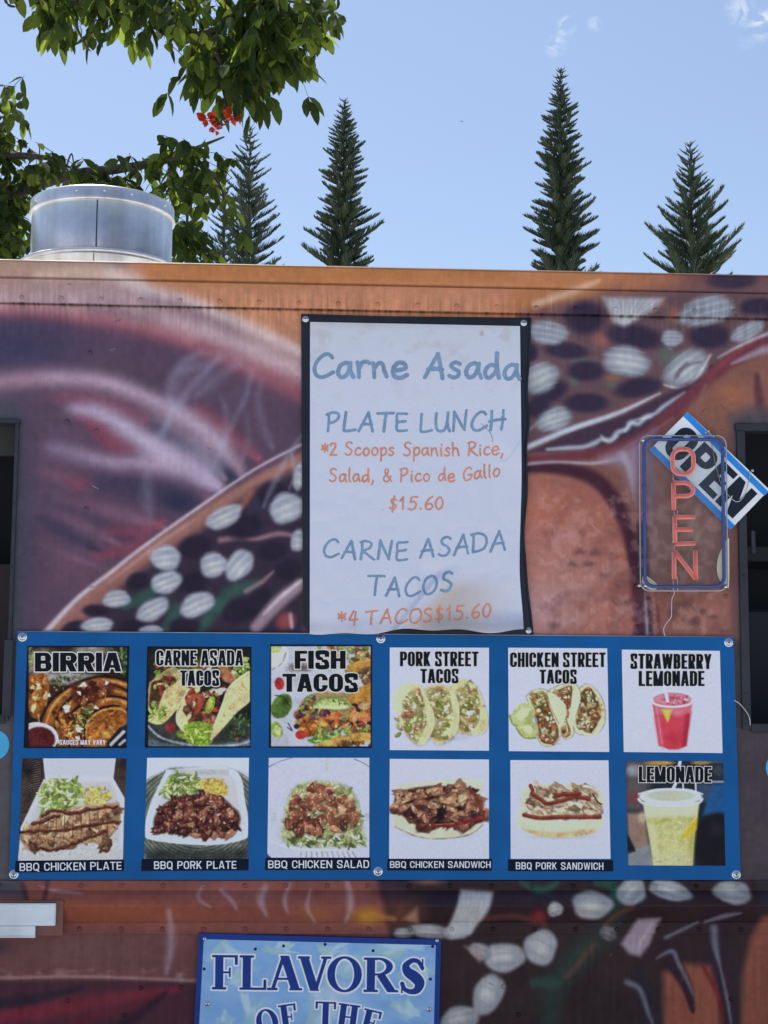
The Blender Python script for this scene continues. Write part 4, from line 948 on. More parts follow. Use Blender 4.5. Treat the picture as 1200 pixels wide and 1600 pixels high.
# round blue discs at the edges of the picture
for (x, y, r) in ((-9, 1164, 23), (1221, 1200, 25)):
    p = V3(x, y); rm = r/459.0
    mb = MB(); mb.lathe([(0, -.0020), (rm*.98, -.0020), (rm, -.0010), (rm, 0.0005)], (p.x, 0, p.z), 'Y', 40); mb.build('round_disc', M['cyan'], truck)

# running gear (below the frame)
for x in (-3.4, 1.9, 2.75):
    for y in (.22, TY1-.22):
        wv_ = MB(); wv_.lathe([(.22, -.10), (.34, -.11), (.40, -.09), (.415, -.05), (.415, .05), (.40, .09), (.34, .11), (.22, .10)], (x, y, .415), 'Y', 36)
        wo_ = wv_.build('wheel', M['rubber'], truck, True)
        r2 = MB(); r2.lathe([(0, -.06), (.06, -.08), (.08, -.05), (.17, -.04), (.20, -.10), (.225, -.105), (.225, .105), (0, .1)], (x, y, .415), 'Y', 36)
        make('rim', np.array(r2.v)-np.array(truck.location), r2.f, M['steel'], None, True).parent = wo_
mb = MB(); mb.box((TX0-.18, .1, .36), (TX0-.03, TY1-.1, .52), .02); mb.build('bumper', M['steel'], truck)
# ------------------------------------------------------------------ signs on the wall
def quad_loop(pts, y): return [tuple(at(px, py, y)[[0, 2]]) for px, py in pts]
def slab_px(name, pts, y0, y1, mat, parent=None, sub_of=None):
    mb = MB(); mb.slab(quad_loop(pts, y0), y0, y1)
    return fin(mb, name, mat, parent, sub_of)
def fin(mb, name, mat, parent=None, sub_of=None, smooth=False, paint=None):
    if sub_of is None: return make(name, mb.v, mb.f, mat, parent, smooth, paint)
    root = sub_of.parent
    o = make(name, np.array(mb.v).reshape(-1, 3)-np.array(root.location), mb.f, mat, None, smooth, paint); o.parent = sub_of; return o
def put_iso(name, X, Y, D, topx, y, mat, parent=None, sub_of=None, lift=None):
    """cut a distance field and lay it on the wall; topx maps local to photo spots, y depth (or lift function)"""
    P, f = iso_mesh(X, Y, D)
    px, py = topx(P[:, 0], P[:, 1])
    A = at(px, py, y)
    if lift is not None: A = lift(px, py, y)
    mb = MB(); mb.v = A; mb.f = [q[::-1] for q in f] if False else f
    return fin(mb, name, mat, parent, sub_of)
def text_on(name, text, p0, p1, H, tr, mat, y, sub_of, gap=.11, space=.42, ht=None, rim=0, rim_mat=None, shift=(0, 0)):
    L = math.hypot(p1[0]-p0[0], p1[1]-p0[1]); c, s_ = (p1[0]-p0[0])/L, (p1[1]-p0[1])/L
    X, Y, D = block_text(text, H, L, tr, gap, space, ht, step=max(.32, H/48), pad=3+rim)
    tp = lambda x, yv: (p0[0]+x*c+yv*s_, p0[1]+x*s_-yv*c)
    if rim: put_iso('letter_outline', X, Y, D-rim, tp, y+.0003, rim_mat, None, sub_of)
    return put_iso(name, X, Y, D, tp, y, mat, None, sub_of)
def screw(parent, px, py, y, r=.010, washer=True):
    p = V3(px, py, y); mb = MB()
    if washer: mb.lathe([(r*.6, -.0012), (r*1.25, -.0012), (r*1.35, 0)], p, 'Y', 18)
    mb.lathe([(0, -r*.52), (r*.35, -r*.5), (r*.7, -r*.36), (r*.92, -r*.16), (r, 0)], p, 'Y', 18)
    o = make('screw', mb.v, mb.f, M['chrome'], parent, True)
    m2 = MB(); m2.box((p.x-r*.42, p.y-r*.56, p.z-r*.10), (p.x+r*.42, p.y-r*.49, p.z+r*.10)); m2.box((p.x-r*.10, p.y-r*.565, p.z-r*.42), (p.x+r*.10, p.y-r*.49, p.z+r*.42))
    s2 = make('slot', np.array(m2.v)-np.array(parent.location), m2.f, M['dark_hole']); s2.parent = o
    return o

# ---- food photographs: painters work in the units of a close look at each print
def chunks(c, poly, n, size, pal, seed, elong=1.6, rot=None, dark=.45, lite=1.35, wob=.22, order=True):
    rr = random.Random(seed); xs_ = [p[0] for p in poly]; ys_ = [p[1] for p in poly]; pts = []
    while len(pts) < n:
        x, y = rr.uniform(min(xs_), max(xs_)), rr.uniform(min(ys_), max(ys_))
        if poly_in(poly, x, y): pts.append((x, y))
    if order: pts.sort(key=lambda p: p[1])
    for i, (x, y) in enumerate(pts):
        s = size*rr.uniform(.6, 1.3); col = np.array(rr.choice(pal), float)*rr.uniform(.82, 1.16)
        a = rr.uniform(0, 180) if rot is None else rot+rr.uniform(-30, 30); e = rr.uniform(1, elong)
        c.blob(x+s*.12, y+s*.30, s*e*1.05, s*.95, col*dark, .75, a, .5, wob, i)
        c.blob(x, y, s*e, s*.8, col, .97, a, .22, wob, i+3)
        c.blob(x-s*.2, y-s*.25, s*e*.5, s*.3, np.minimum(col*lite+18, 245), .65, a, .8, wob, i+5)
def specks(c, poly, n, r, pal, seed, a=.9):
    rr = random.Random(seed); xs_ = [p[0] for p in poly]; ys_ = [p[1] for p in poly]; k = 0
    while k < n:
        x, y = rr.uniform(min(xs_), max(xs_)), rr.uniform(min(ys_), max(ys_))
        if not poly_in(poly, x, y): continue
        c.blob(x, y, r*rr.uniform(.5, 1.5), r*rr.uniform(.4, 1.1), rr.choice(pal), a, rr.uniform(0, 180), .35, .25, k); k += 1
def leafy(c, poly, n, size, seed, pal=((150, 176, 84), (112, 146, 60), (178, 196, 120), (84, 118, 50))):
    rr = random.Random(seed); xs_ = [p[0] for p in poly]; ys_ = [p[1] for p in poly]; k = 0
    while k < n:
        x, y = rr.uniform(min(xs_), max(xs_)), rr.uniform(min(ys_), max(ys_))
        if not poly_in(poly, x, y): continue
        a = rr.uniform(0, 6.28); L = size*rr.uniform(.7, 1.5); col = np.array(rr.choice(pal), float); b_ = a+rr.uniform(-.8, .8)
        p = [(x, y), (x+math.cos(a)*L*.5, y+math.sin(a)*L*.5), (x+math.cos(a)*L*.5+math.cos(b_)*L*.5, y+math.sin(a)*L*.5+math.sin(b_)*L*.5)]
        w_ = size*.28
        c.stroke([(u+2, v+4) for u, v in p], [w_*.6, w_, w_*.4], col*.5, .6, .6)
        c.stroke(p, [w_*.6, w_, w_*.3], col, .95, .3); c.stroke(p, [1, w_*.25, 1], np.minimum(col*1.35, 240), .7, .7); k += 1
def band(c, pts, w, col, edge=.6):
    c.stroke([(x+2, y+w*.35) for x, y in pts], w*1.05, np.array(col)*.45, .7, .5); c.stroke(pts, w, col, 1, .25)
    c.stroke([(x-w*.1, y-w*.3) for x, y in pts], w*.4, np.minimum(np.array(col)*1.4+20, 250), .6, .9)
WHITE = (190, 198, 224)
def white_bg(c): c.C[:] = np.array(WHITE); c.noise_tint(.025, 4, 31)
def border(c, x0, y0, x1, y1, w, col=(16, 24, 40)):
    m_ = np.minimum(np.minimum(c.X-x0, x1-c.X), np.minimum(c.Y-y0, y1-c.Y)); q = (slice(None), slice(None)); c.lay(q, col, 1-sstep(w-2, w+1, m_))

def taco(c, back, front, fill, pal_fill, seed, shell=(196, 170, 112), n=40, size=12):
    c.poly(back, np.array(shell)*.86, 1, 4, True, .12, seed)
    c.poly(fill, (74, 54, 36), 1, 8, True)
    chunks(c, fill, n, size, pal_fill, seed)
    c.stroke(front+[front[0]], 4, np.array(shell)*.55, .6, .8)
    c.poly(front, shell, 1, 4, True, .12, seed+2)
    rr = random.Random(seed); 
    for k in range(9):
        x, y = rr.choice(front); cx_ = sum(p[0] for p in front)/len(front); cy_ = sum(p[1] for p in front)/len(front); u = rr.uniform(.1, .8)
        c.blob(x*(1-u)+cx_*u, y*(1-u)+cy_*u, rr.uniform(8, 16), rr.uniform(5, 10), np.array(shell)*.78, .6, rr.uniform(0, 90), 1, .3, k)
    c.stroke(front, [5]*len(front), np.minimum(np.array(shell)*1.16, 245), .55, .9)

def f_birria(c):
    c.C[:] = (52, 40, 34); full = [(130, 90), (600, 90), (590, 560), (115, 560)]
    c.blob(200, 170, 140, 90, (176, 170, 160), .8, 0, .7); c.blob(430, 110, 120, 40, (160, 156, 150), .8, 0, .7); c.blob(330, 240, 180, 40, (178, 178, 188), .8, 0, .6)
    leafy(c, [(500, 90), (600, 90), (600, 230), (540, 240)], 40, 24, 1, ((60, 84, 52), (44, 66, 40), (90, 112, 70)))
    leafy(c, [(130, 100), (170, 100), (150, 250), (130, 250)], 14, 26, 2, ((110, 120, 70), (150, 150, 90)))
    c.poly([(135, 230), (210, 220), (230, 300), (200, 410), (150, 420), (125, 330)], (138, 82, 38), 1, 8, True, .3, 3)
    chunks(c, [(140, 240), (220, 235), (210, 380), (150, 390)], 26, 14, ((150, 92, 44), (176, 116, 58), (90, 50, 28), (196, 160, 110)), 4)
    for i, (r, cx_, cy_) in enumerate(((290, 480, 500), (240, 490, 500), (195, 510, 505), (140, 520, 510))):
        ry = r*.93
        c.blob(cx_-3, cy_-5, r+8, ry+8, (34, 20, 16), .95, 0, .05, .03, i); c.blob(cx_, cy_, r, ry, ((146, 88, 40), (128, 74, 34), (150, 88, 38), (158, 98, 42))[i], 1, 0, .04, .03, i)
        arc_ = [(cx_+r*.93*math.cos(a), cy_+ry*.93*math.sin(a)) for a in np.linspace(3.3, 5.6, 12)]; c.stroke(arc_, 9, (196, 146, 82), .8, .8)
        r8 = random.Random(i)
        for k in range(46):
            a = r8.uniform(3.0, 6.1); u = r8.uniform(.66, .92); c.blob(cx_+r*u*math.cos(a), cy_+ry*u*math.sin(a), r8.uniform(6, 22), r8.uniform(5, 12), r8.choice(((92, 44, 26), (176, 118, 56), (70, 34, 22), (190, 140, 80), (110, 56, 30), (120, 112, 52))), .75, math.degrees(a)+90, .7, .3, k)
        arc_ = [(cx_+r*.62*math.cos(a), cy_+ry*.62*math.sin(a)) for a in np.linspace(3.2, 5.8, 12)]; c.stroke(arc_, 20, (48, 26, 20), .75, .9)
    fr_ = [(398, 520), (408, 440), (460, 392), (540, 372), (592, 392), (600, 520), (500, 548)]
    c.stroke(fr_[:5], 12, (34, 20, 16), .95, .5); c.poly(fr_, (156, 94, 40), 1, 5, True, .35, 9); r8 = random.Random(40)
    for j in range(70):
        x, y = r8.uniform(405, 598), r8.uniform(385, 540)
        if poly_in(fr_, x, y): c.blob(x, y, r8.uniform(6, 22), r8.uniform(4, 10), r8.choice(((96, 46, 24), (196, 136, 64), (70, 34, 22), (214, 166, 88), (176, 112, 48), (120, 60, 30))), .7, -25+r8.uniform(-30, 30), .7, .3, j)
    c.stroke([(404, 500), (414, 442), (462, 398), (540, 380), (590, 398)], 6, (212, 162, 92), .8, .8)
    chunks(c, [(300, 420), (390, 400), (385, 520), (320, 520)], 34, 12, ((104, 54, 32), (176, 116, 60), (70, 36, 26), (120, 112, 56), (206, 180, 130)), 27)
    c.blob(500, 500, 46, 26, (206, 170, 84), .7, -20, .9); c.blob(520, 470, 20, 12, (226, 206, 150), .8, 20, .8); c.blob(420, 400, 26, 40, (104, 112, 56), .8, 20, .8)
    c.poly([(330, 260), (480, 250), (540, 290), (420, 370), (340, 350)], (84, 44, 30), .9, 20, True)
    chunks(c, [(330, 270), (480, 260), (520, 290), (400, 360)], 30, 14, ((100, 52, 34), (70, 34, 26), (130, 78, 48)), 6)
    chunks(c, [(250, 400), (330, 380), (400, 420), (330, 520), (270, 480)], 30, 11, ((130, 74, 34), (180, 120, 60), (84, 44, 24)), 8)
    leafy(c, [(360, 390), (440, 350), (420, 460), (360, 470)], 26, 16, 7, ((120, 140, 70), (84, 104, 50), (170, 176, 110))); leafy(c, [(240, 240), (380, 215), (380, 235), (260, 270)], 26, 14, 8, ((64, 80, 44), (96, 112, 60)))
    for (x, y, r) in ((392, 270, 13), (372, 308, 9), (312, 380, 18), (450, 376, 9), (370, 480, 14), (500, 260, 9), (230, 320, 8), (180, 270, 8), (365, 520, 10)): c.blob(x, y, r*1.2, r, (222, 222, 220), .95, 30, .3, .3, x)
    specks(c, [(250, 260), (540, 260), (540, 520), (290, 520)], 60, 4, ((226, 210, 170), (216, 170, 90), (90, 110, 50)), 9, .8)
    c.poly([(500, 540), (560, 470), (600, 450), (600, 570), (500, 570)], (40, 40, 44), 1, 6); c.stroke([(520, 550), (580, 490)], 10, (190, 200, 214), .9, .5); c.stroke([(560, 550), (585, 530)], 8, (180, 190, 206), .9, .5)
    c.blob(185, 520, 92, 72, (196, 198, 206), 1, 0, .08); c.blob(184, 526, 80, 64, (84, 34, 38), 1, 0, .15); c.blob(170, 540, 50, 30, (108, 46, 48), .6, 0, 1); c.stroke([(180, 410), (184, 450)], 6, (190, 150, 120), .8, .6)
    c.stroke([(120, 460), (180, 450), (250, 480), (275, 540)], 7, (214, 216, 224), .9, .5)
    border(c, 126, 85, 604, 568, 9); 
def f_carne(c):
    c.C[:] = (38, 40, 36); c.blob(930, 500, 330, 90, (92, 104, 118), 1, 0, .1); c.blob(930, 480, 320, 80, (58, 62, 60), 1, 0, .2); c.stroke([(690, 460), (760, 520), (900, 552), (1080, 556), (1180, 530)], 8, (150, 164, 180), .9, .6)
    c.blob(900, 180, 230, 60, (120, 112, 60), .9, 0, 1)
    sal = ((112, 140, 60), (160, 176, 96), (150, 70, 50), (196, 190, 170), (96, 60, 48))
    chunks(c, [(720, 150), (1170, 150), (1170, 240), (720, 260)], 50, 14, sal, 1)
    taco(c, [(700, 260), (800, 190), (850, 250), (780, 400), (720, 430), (690, 350)], [(770, 300), (850, 250), (880, 290), (830, 380), (760, 450), (700, 440), (730, 400)], [(710, 260), (810, 230), (820, 280), (740, 380), (700, 370)], ((120, 76, 50), (150, 60, 50), (84, 56, 42), (170, 170, 110)), 2, (200, 180, 126), 26, 13)
    leafy(c, [(700, 370), (770, 380), (750, 430), (700, 430)], 14, 26, 3)
    c.stroke([(1040, 180), (1080, 240), (1110, 260)], 26, (170, 120, 80), .9, .5); c.blob(1068, 240, 34, 24, (176, 110, 90), .95, 10, .4); leafy(c, [(1080, 160), (1170, 170), (1160, 220), (1100, 230)], 24, 20, 4)
    # centre taco
    c.poly([(880, 290), (940, 280), (870, 480), (840, 470), (826, 420)], (214, 200, 152), 1, 5, True, .1, 2)
    chunks(c, [(890, 300), (1040, 290), (1040, 400), (980, 490), (880, 470), (870, 390)], 60, 15, ((112, 68, 50), (90, 56, 44), (136, 90, 66), (150, 64, 52)), 5)
    for (x, y, a) in ((950, 330, -50), (930, 380, -60), (900, 330, -40)): c.blob(x, y, 42, 14, (166, 72, 56), .95, a, .3, .1, x)
    c.blob(985, 365, 22, 46, (156, 170, 70), 1, 20, .2); c.blob(985, 365, 10, 30, (190, 200, 110), .8, 20, .6); c.blob(1030, 300, 26, 20, (206, 196, 196), .95, 0, .3, .3); specks(c, [(950, 290), (1030, 290), (1010, 340), (950, 330)], 22, 6, ((120, 150, 70), (200, 190, 190)), 3)
    c.poly([(860, 460), (930, 440), (1010, 470), (1000, 520), (980, 552), (920, 552), (870, 530)], (126, 158, 56), 1, 5, True, .2, 3); leafy(c, [(870, 450), (1000, 470), (985, 540), (880, 530)], 34, 30, 6, ((150, 180, 66), (112, 146, 46), (184, 206, 110)))
    # right shell
    c.poly([(1080, 270), (1165, 210), (1180, 330), (1110, 400), (1040, 480), (985, 530), (1000, 470), (1040, 360)], (208, 196, 148), 1, 5, True, .1, 5)
    for k in range(18):
        rr = random.Random(k+70); u = rr.random(); c.blob(1160-u*130+rr.uniform(-16, 16), 250+u*220+rr.uniform(-30, 20), rr.uniform(6, 16), rr.uniform(5, 10), rr.choice(((176, 140, 84), (156, 112, 66), (226, 218, 180))), .6, rr.uniform(0, 90), .9, .3, k)
    c.stroke([(1165, 210), (1075, 280), (1040, 370), (1000, 470)], 5, (234, 226, 190), .8, .8); c.stroke([(885, 290), (835, 380), (830, 440), (866, 490)], 5, (236, 226, 190), .8, .8)
    leafy(c, [(1060, 450), (1180, 400), (1180, 520), (1080, 520)], 46, 20, 8, ((52, 76, 44), (40, 60, 36), (76, 98, 56))); c.blob(800, 470, 30, 34, (126, 50, 44), .95, 20, .4); c.blob(845, 500, 26, 22, (120, 140, 60), .9, 20, .5); specks(c, [(1090, 490), (1120, 490), (1120, 530), (1090, 530)], 5, 7, ((150, 70, 76),), 6)
    border(c, 686, 88, 1180, 567, 9)
def f_fish(c):
    c.C[:] = (176, 184, 204); c.noise_tint(.06, 50, 3)
    c.blob(100, 130, 60, 70, (196, 200, 204), 1, 0, .2); c.blob(88, 100, 36, 26, (160, 180, 110), 1, 0, .4); c.stroke([(75, 200), (120, 170), (140, 120)], 6, (120, 124, 140), .6, .9)
    c.blob(200, 190, 80, 30, (84, 60, 56), .8, 0, .8); chunks(c, [(270, 90), (540, 90), (540, 180), (420, 170)], 30, 16, ((176, 120, 70), (120, 84, 50), (140, 150, 80), (196, 170, 110)), 1)
    c.poly([(410, 190), (470, 160), (540, 150), (540, 210), (440, 230)], (186, 140, 70), 1, 5, True, .15, 2); chunks(c, [(480, 200), (540, 195), (540, 260), (490, 260)], 12, 16, ((196, 180, 130), (120, 84, 60), (150, 150, 110)), 3)
    c.blob(110, 265, 26, 34, (176, 52, 54), 1, -10, .3); c.blob(120, 370, 48, 66, (84, 112, 50), 1, 30, .12); c.blob(135, 350, 28, 44, (60, 84, 40), .8, 30, .8); c.stroke([(90, 320), (130, 330), (160, 375)], 4, (44, 52, 34), .8, .6)
    c.blob(96, 480, 30, 44, (140, 164, 80), 1, -25, .15); c.blob(100, 482, 18, 30, (196, 206, 150), .9, -25, .4)
    # back taco right
    c.poly([(430, 300), (490, 280), (545, 275), (545, 420), (430, 480), (400, 400)], (178, 128, 58), 1, 6, True, .15, 2); chunks(c, [(420, 380), (545, 350), (545, 480), (420, 490)], 40, 16, ((92, 50, 44), (130, 70, 52), (176, 120, 80), (60, 36, 44)), 5)
    c.blob(505, 370, 34, 24, (196, 166, 120), .9, 0, .4); c.blob(510, 432, 44, 16, (186, 100, 70), .9, 0, .5)
    # main taco
    c.poly([(180, 470), (200, 370), (270, 310), (420, 310), (440, 380), (400, 470), (250, 510)], (150, 130, 84), 1, 8, True, .2, 4)
    leafy(c, [(190, 380), (270, 320), (300, 350), (220, 430)], 24, 22, 6, ((120, 150, 70), (160, 180, 100), (84, 60, 90)))
    chunks(c, [(190, 400), (260, 340), (400, 390), (400, 470), (220, 490)], 46, 15, ((92, 60, 70), (150, 96, 60), (120, 130, 70), (70, 40, 60)), 7)
    chunks(c, [(210, 440), (280, 410), (330, 440), (300, 490), (220, 490)], 26, 18, ((190, 116, 52), (206, 140, 70), (156, 84, 40)), 8); chunks(c, [(355, 410), (395, 400), (395, 470), (360, 470)], 10, 14, ((196, 104, 60), (206, 170, 110)), 9)
    c.poly([(265, 380), (290, 335), (350, 328), (410, 340), (450, 375), (380, 385)], (176, 192, 126), 1, 4, True); c.stroke([(275, 362), (300, 338), (350, 330), (405, 342), (445, 372)], 6, (110, 140, 60), .9, .5); c.stroke([(300, 372), (370, 374), (420, 374)], 12, (206, 212, 170), .8, .8); specks(c, [(350, 340), (420, 350), (420, 365), (350, 360)], 8, 5, ((50, 80, 40),), 4)
    c.blob(210, 505, 30, 24, (186, 60, 56), 1, 0, .25); c.blob(190, 465, 16, 14, (60, 36, 52), 1, 0, .3); c.stroke([(148, 470), (170, 485), (150, 450)], 4, (60, 50, 90), .9, .5)
    leafy(c, [(220, 530), (330, 480), (540, 480), (540, 500), (300, 550)], 50, 26, 10, ((120, 160, 66), (160, 186, 100), (84, 116, 50)))
    c.poly([(260, 560), (360, 520), (470, 495), (545, 500), (545, 530), (420, 555)], (190, 148, 76), 1, 6, True, .15, 6); chunks(c, [(330, 550), (540, 520), (540, 560)], 12, 12, ((96, 66, 40), (130, 90, 50)), 12)
    border(c, 63, 82, 545, 566, 8)
def f_pork_taco(c):
    white_bg(c); pal = ((166, 168, 108), (132, 138, 70), (190, 184, 140), (150, 102, 76), (208, 204, 180), (120, 124, 60), (180, 160, 110))
    c.blob(880, 520, 180, 20, (150, 156, 180), .5, 0, 1)
    leafy(c, [(660, 420), (690, 410), (690, 500), (670, 500)], 6, 34, 1, ((170, 160, 80), (140, 130, 60)))
    sh = (204, 188, 148)
    for i, (o, fr, fl) in enumerate(((
        [(900, 290), (950, 240), (1030, 270), (1070, 370), (1085, 440), (1060, 490), (980, 500), (940, 470)], [(1040, 290), (1070, 370), (1085, 450), (1060, 495), (1010, 500), (1050, 440), (1048, 360)], [(940, 290), (1000, 260), (1045, 310), (1050, 420), (1010, 490), (950, 470)]),
       ([(770, 300), (830, 270), (910, 280), (950, 360), (945, 480), (880, 540), (820, 520)], [(905, 290), (945, 350), (948, 460), (920, 510), (900, 500), (925, 420), (915, 340)], [(800, 300), (880, 280), (920, 360), (920, 470), (880, 535), (820, 500), (830, 420)]),
       ([(650, 340), (690, 280), (770, 270), (810, 350), (835, 450), (800, 530), (750, 545), (700, 500), (665, 410)], [(770, 290), (820, 370), (835, 450), (800, 530), (760, 545), (800, 460), (795, 380)], [(690, 320), (760, 290), (795, 380), (795, 460), (755, 535), (710, 500), (690, 410)]))):
        c.poly([(x+6, y+8) for x, y in o], (130, 120, 100), .5, 14, True)
        c.poly(o, sh, 1, 4, True, .10, i); c.poly(fl, (150, 142, 94), 1, 14, True); chunks(c, fl, 62, 13, pal, i+3, dark=.62); specks(c, fl, 26, 6, ((226, 226, 220), (196, 206, 170)), i+20)
        c.poly(fr, (212, 196, 150), 1, 4, True, .12, i+7); c.stroke(fr, 4, (236, 226, 196), .6, .9)
        for k in range(7):
            rr = random.Random(i*9+k); x, y = rr.choice(fr); c.blob(x, y+rr.uniform(-6, 6), rr.uniform(6, 10), rr.uniform(5, 9), (178, 148, 96), .6, 0, 1)
    c.poly([(650, 400), (640, 330), (680, 270), (760, 262), (720, 300), (690, 340), (680, 410)], (214, 208, 176), .9, 5, True, .06, 3)
def f_chicken_taco(c):
    white_bg(c); pal = ((138, 144, 84), (166, 132, 92), (120, 80, 56), (188, 178, 140), (158, 100, 66)); sh = (208, 200, 168)
    for i, (o, fl) in enumerate((([(345, 290), (390, 255), (440, 290), (468, 350), (468, 430), (430, 480), (380, 480), (335, 450)], [(365, 290), (400, 270), (440, 320), (450, 400), (410, 470), (350, 440), (345, 380)]),
                                 ([(225, 280), (290, 255), (345, 260), (362, 320), (330, 420), (330, 480), (290, 495), (270, 420)], [(240, 290), (320, 262), (325, 330), (300, 400), (320, 470), (290, 485), (270, 400)]),
                                 ([(120, 310), (160, 280), (215, 285), (230, 340), (270, 430), (272, 490), (230, 530), (180, 510), (160, 400)], [(135, 305), (200, 290), (225, 360), (262, 440), (255, 510), (190, 510), (165, 400)]))):
        c.stroke(o+[o[0]], 6, (84, 76, 62), .5, .8); c.poly(o, sh, 1, 4, True, .08, i); c.poly(fl, (100, 80, 54), 1, 8, True); chunks(c, fl, 60, 11, pal, i+30); specks(c, fl, 22, 6, ((224, 224, 216), (190, 200, 150)), i+40)
        if i == 1: c.poly([(328, 280), (362, 310), (350, 370), (322, 440), (318, 380)], (218, 210, 180), 1, 4, True)
    c.poly([(212, 290), (250, 300), (295, 350), (298, 400), (270, 450), (240, 390)], (216, 208, 178), 1, 4, True, .08, 3); c.stroke([(212, 290), (232, 360), (266, 430)], 4, (150, 136, 104), .7, .8)
    c.stroke([(340, 300), (345, 350), (330, 430), (380, 478), (430, 480), (468, 420)], 6, (222, 214, 186), .9, .6); specks(c, [(440, 420), (470, 360), (440, 330)], 4, 8, ((180, 150, 90),), 3)
    c.poly([(45, 400), (90, 345), (140, 340), (160, 380), (140, 420), (70, 440)], (176, 188, 130), 1, 4, True); c.stroke([(46, 395), (60, 430), (80, 442)], 6, (130, 146, 76), .9, .6); c.blob(105, 385, 42, 26, (208, 214, 176), .9, -35, .5)
    c.poly([(78, 450), (130, 410), (160, 430), (166, 490), (120, 498)], (178, 190, 120), 1, 4, True); c.blob(128, 455, 28, 22, (214, 218, 180), .9, 30, .5); c.stroke([(76, 450), (110, 492), (164, 494)], 5, (128, 142, 76), .9, .6)
    c.blob(250, 520, 40, 8, (120, 110, 104), .4, 0, 1)
def f_strawberry(c):
    white_bg(c)
    c.blob(780, 545, 90, 12, (150, 150, 180), .4, 0, 1)
    c.poly([(683, 330), (862, 330), (838, 530), (800, 546), (760, 546), (712, 528)], (200, 64, 84), 1, 4)
    c.poly([(690, 400), (720, 400), (735, 535), (712, 528)], (222, 96, 116), .7, 16); c.poly([(830, 380), (858, 380), (836, 526), (815, 536)], (160, 44, 64), .8, 14); c.blob(775, 500, 60, 50, (178, 46, 66), .6, 0, 1)
    c.poly([(684, 320), (864, 320), (856, 385), (694, 390)], (216, 110, 130), .8, 14); c.blob(800, 385, 40, 26, (226, 130, 150), .7, 0, 1)
    c.blob(772, 318, 90, 28, (190, 130, 150), 1, 0, .15); chunks(c, [(700, 310), (840, 305), (840, 335), (710, 340)], 26, 9, ((206, 100, 124), (224, 150, 170), (176, 70, 96)), 2)
    c.stroke([(680, 322), (700, 345), (772, 356), (845, 346), (866, 322)], 7, (216, 216, 232), .95, .6); c.stroke([(682, 310), (720, 290), (772, 284), (830, 290), (862, 308)], 5, (206, 210, 228), .95, .6)
    c.poly([(722, 364), (775, 366), (752, 428), (738, 400)], (220, 170, 70), 1, 5); c.poly([(735, 370), (764, 372), (750, 410)], (232, 196, 110), .8, 8)
    c.stroke([(736, 258), (752, 330)], 9, (216, 220, 234), .9, .4); c.stroke([(700, 350), (716, 440), (728, 520)], 4, (236, 150, 166), .6, .9); c.stroke([(860, 340), (850, 430), (838, 526)], 3, (206, 150, 170), .7, .8)
def wicker(c, cx, cy, col, n=26, r0=60, r1=420, a0=0, a1=6.3):
    for k in range(n):
        r = r0+(r1-r0)*k/n; c.stroke([(cx+r*1.25*math.cos(a), cy+r*.62*math.sin(a)) for a in np.linspace(a0, a1, 22)], 3.2, np.array(col)*(1.2 if k % 2 else .7), .8, .6, False)
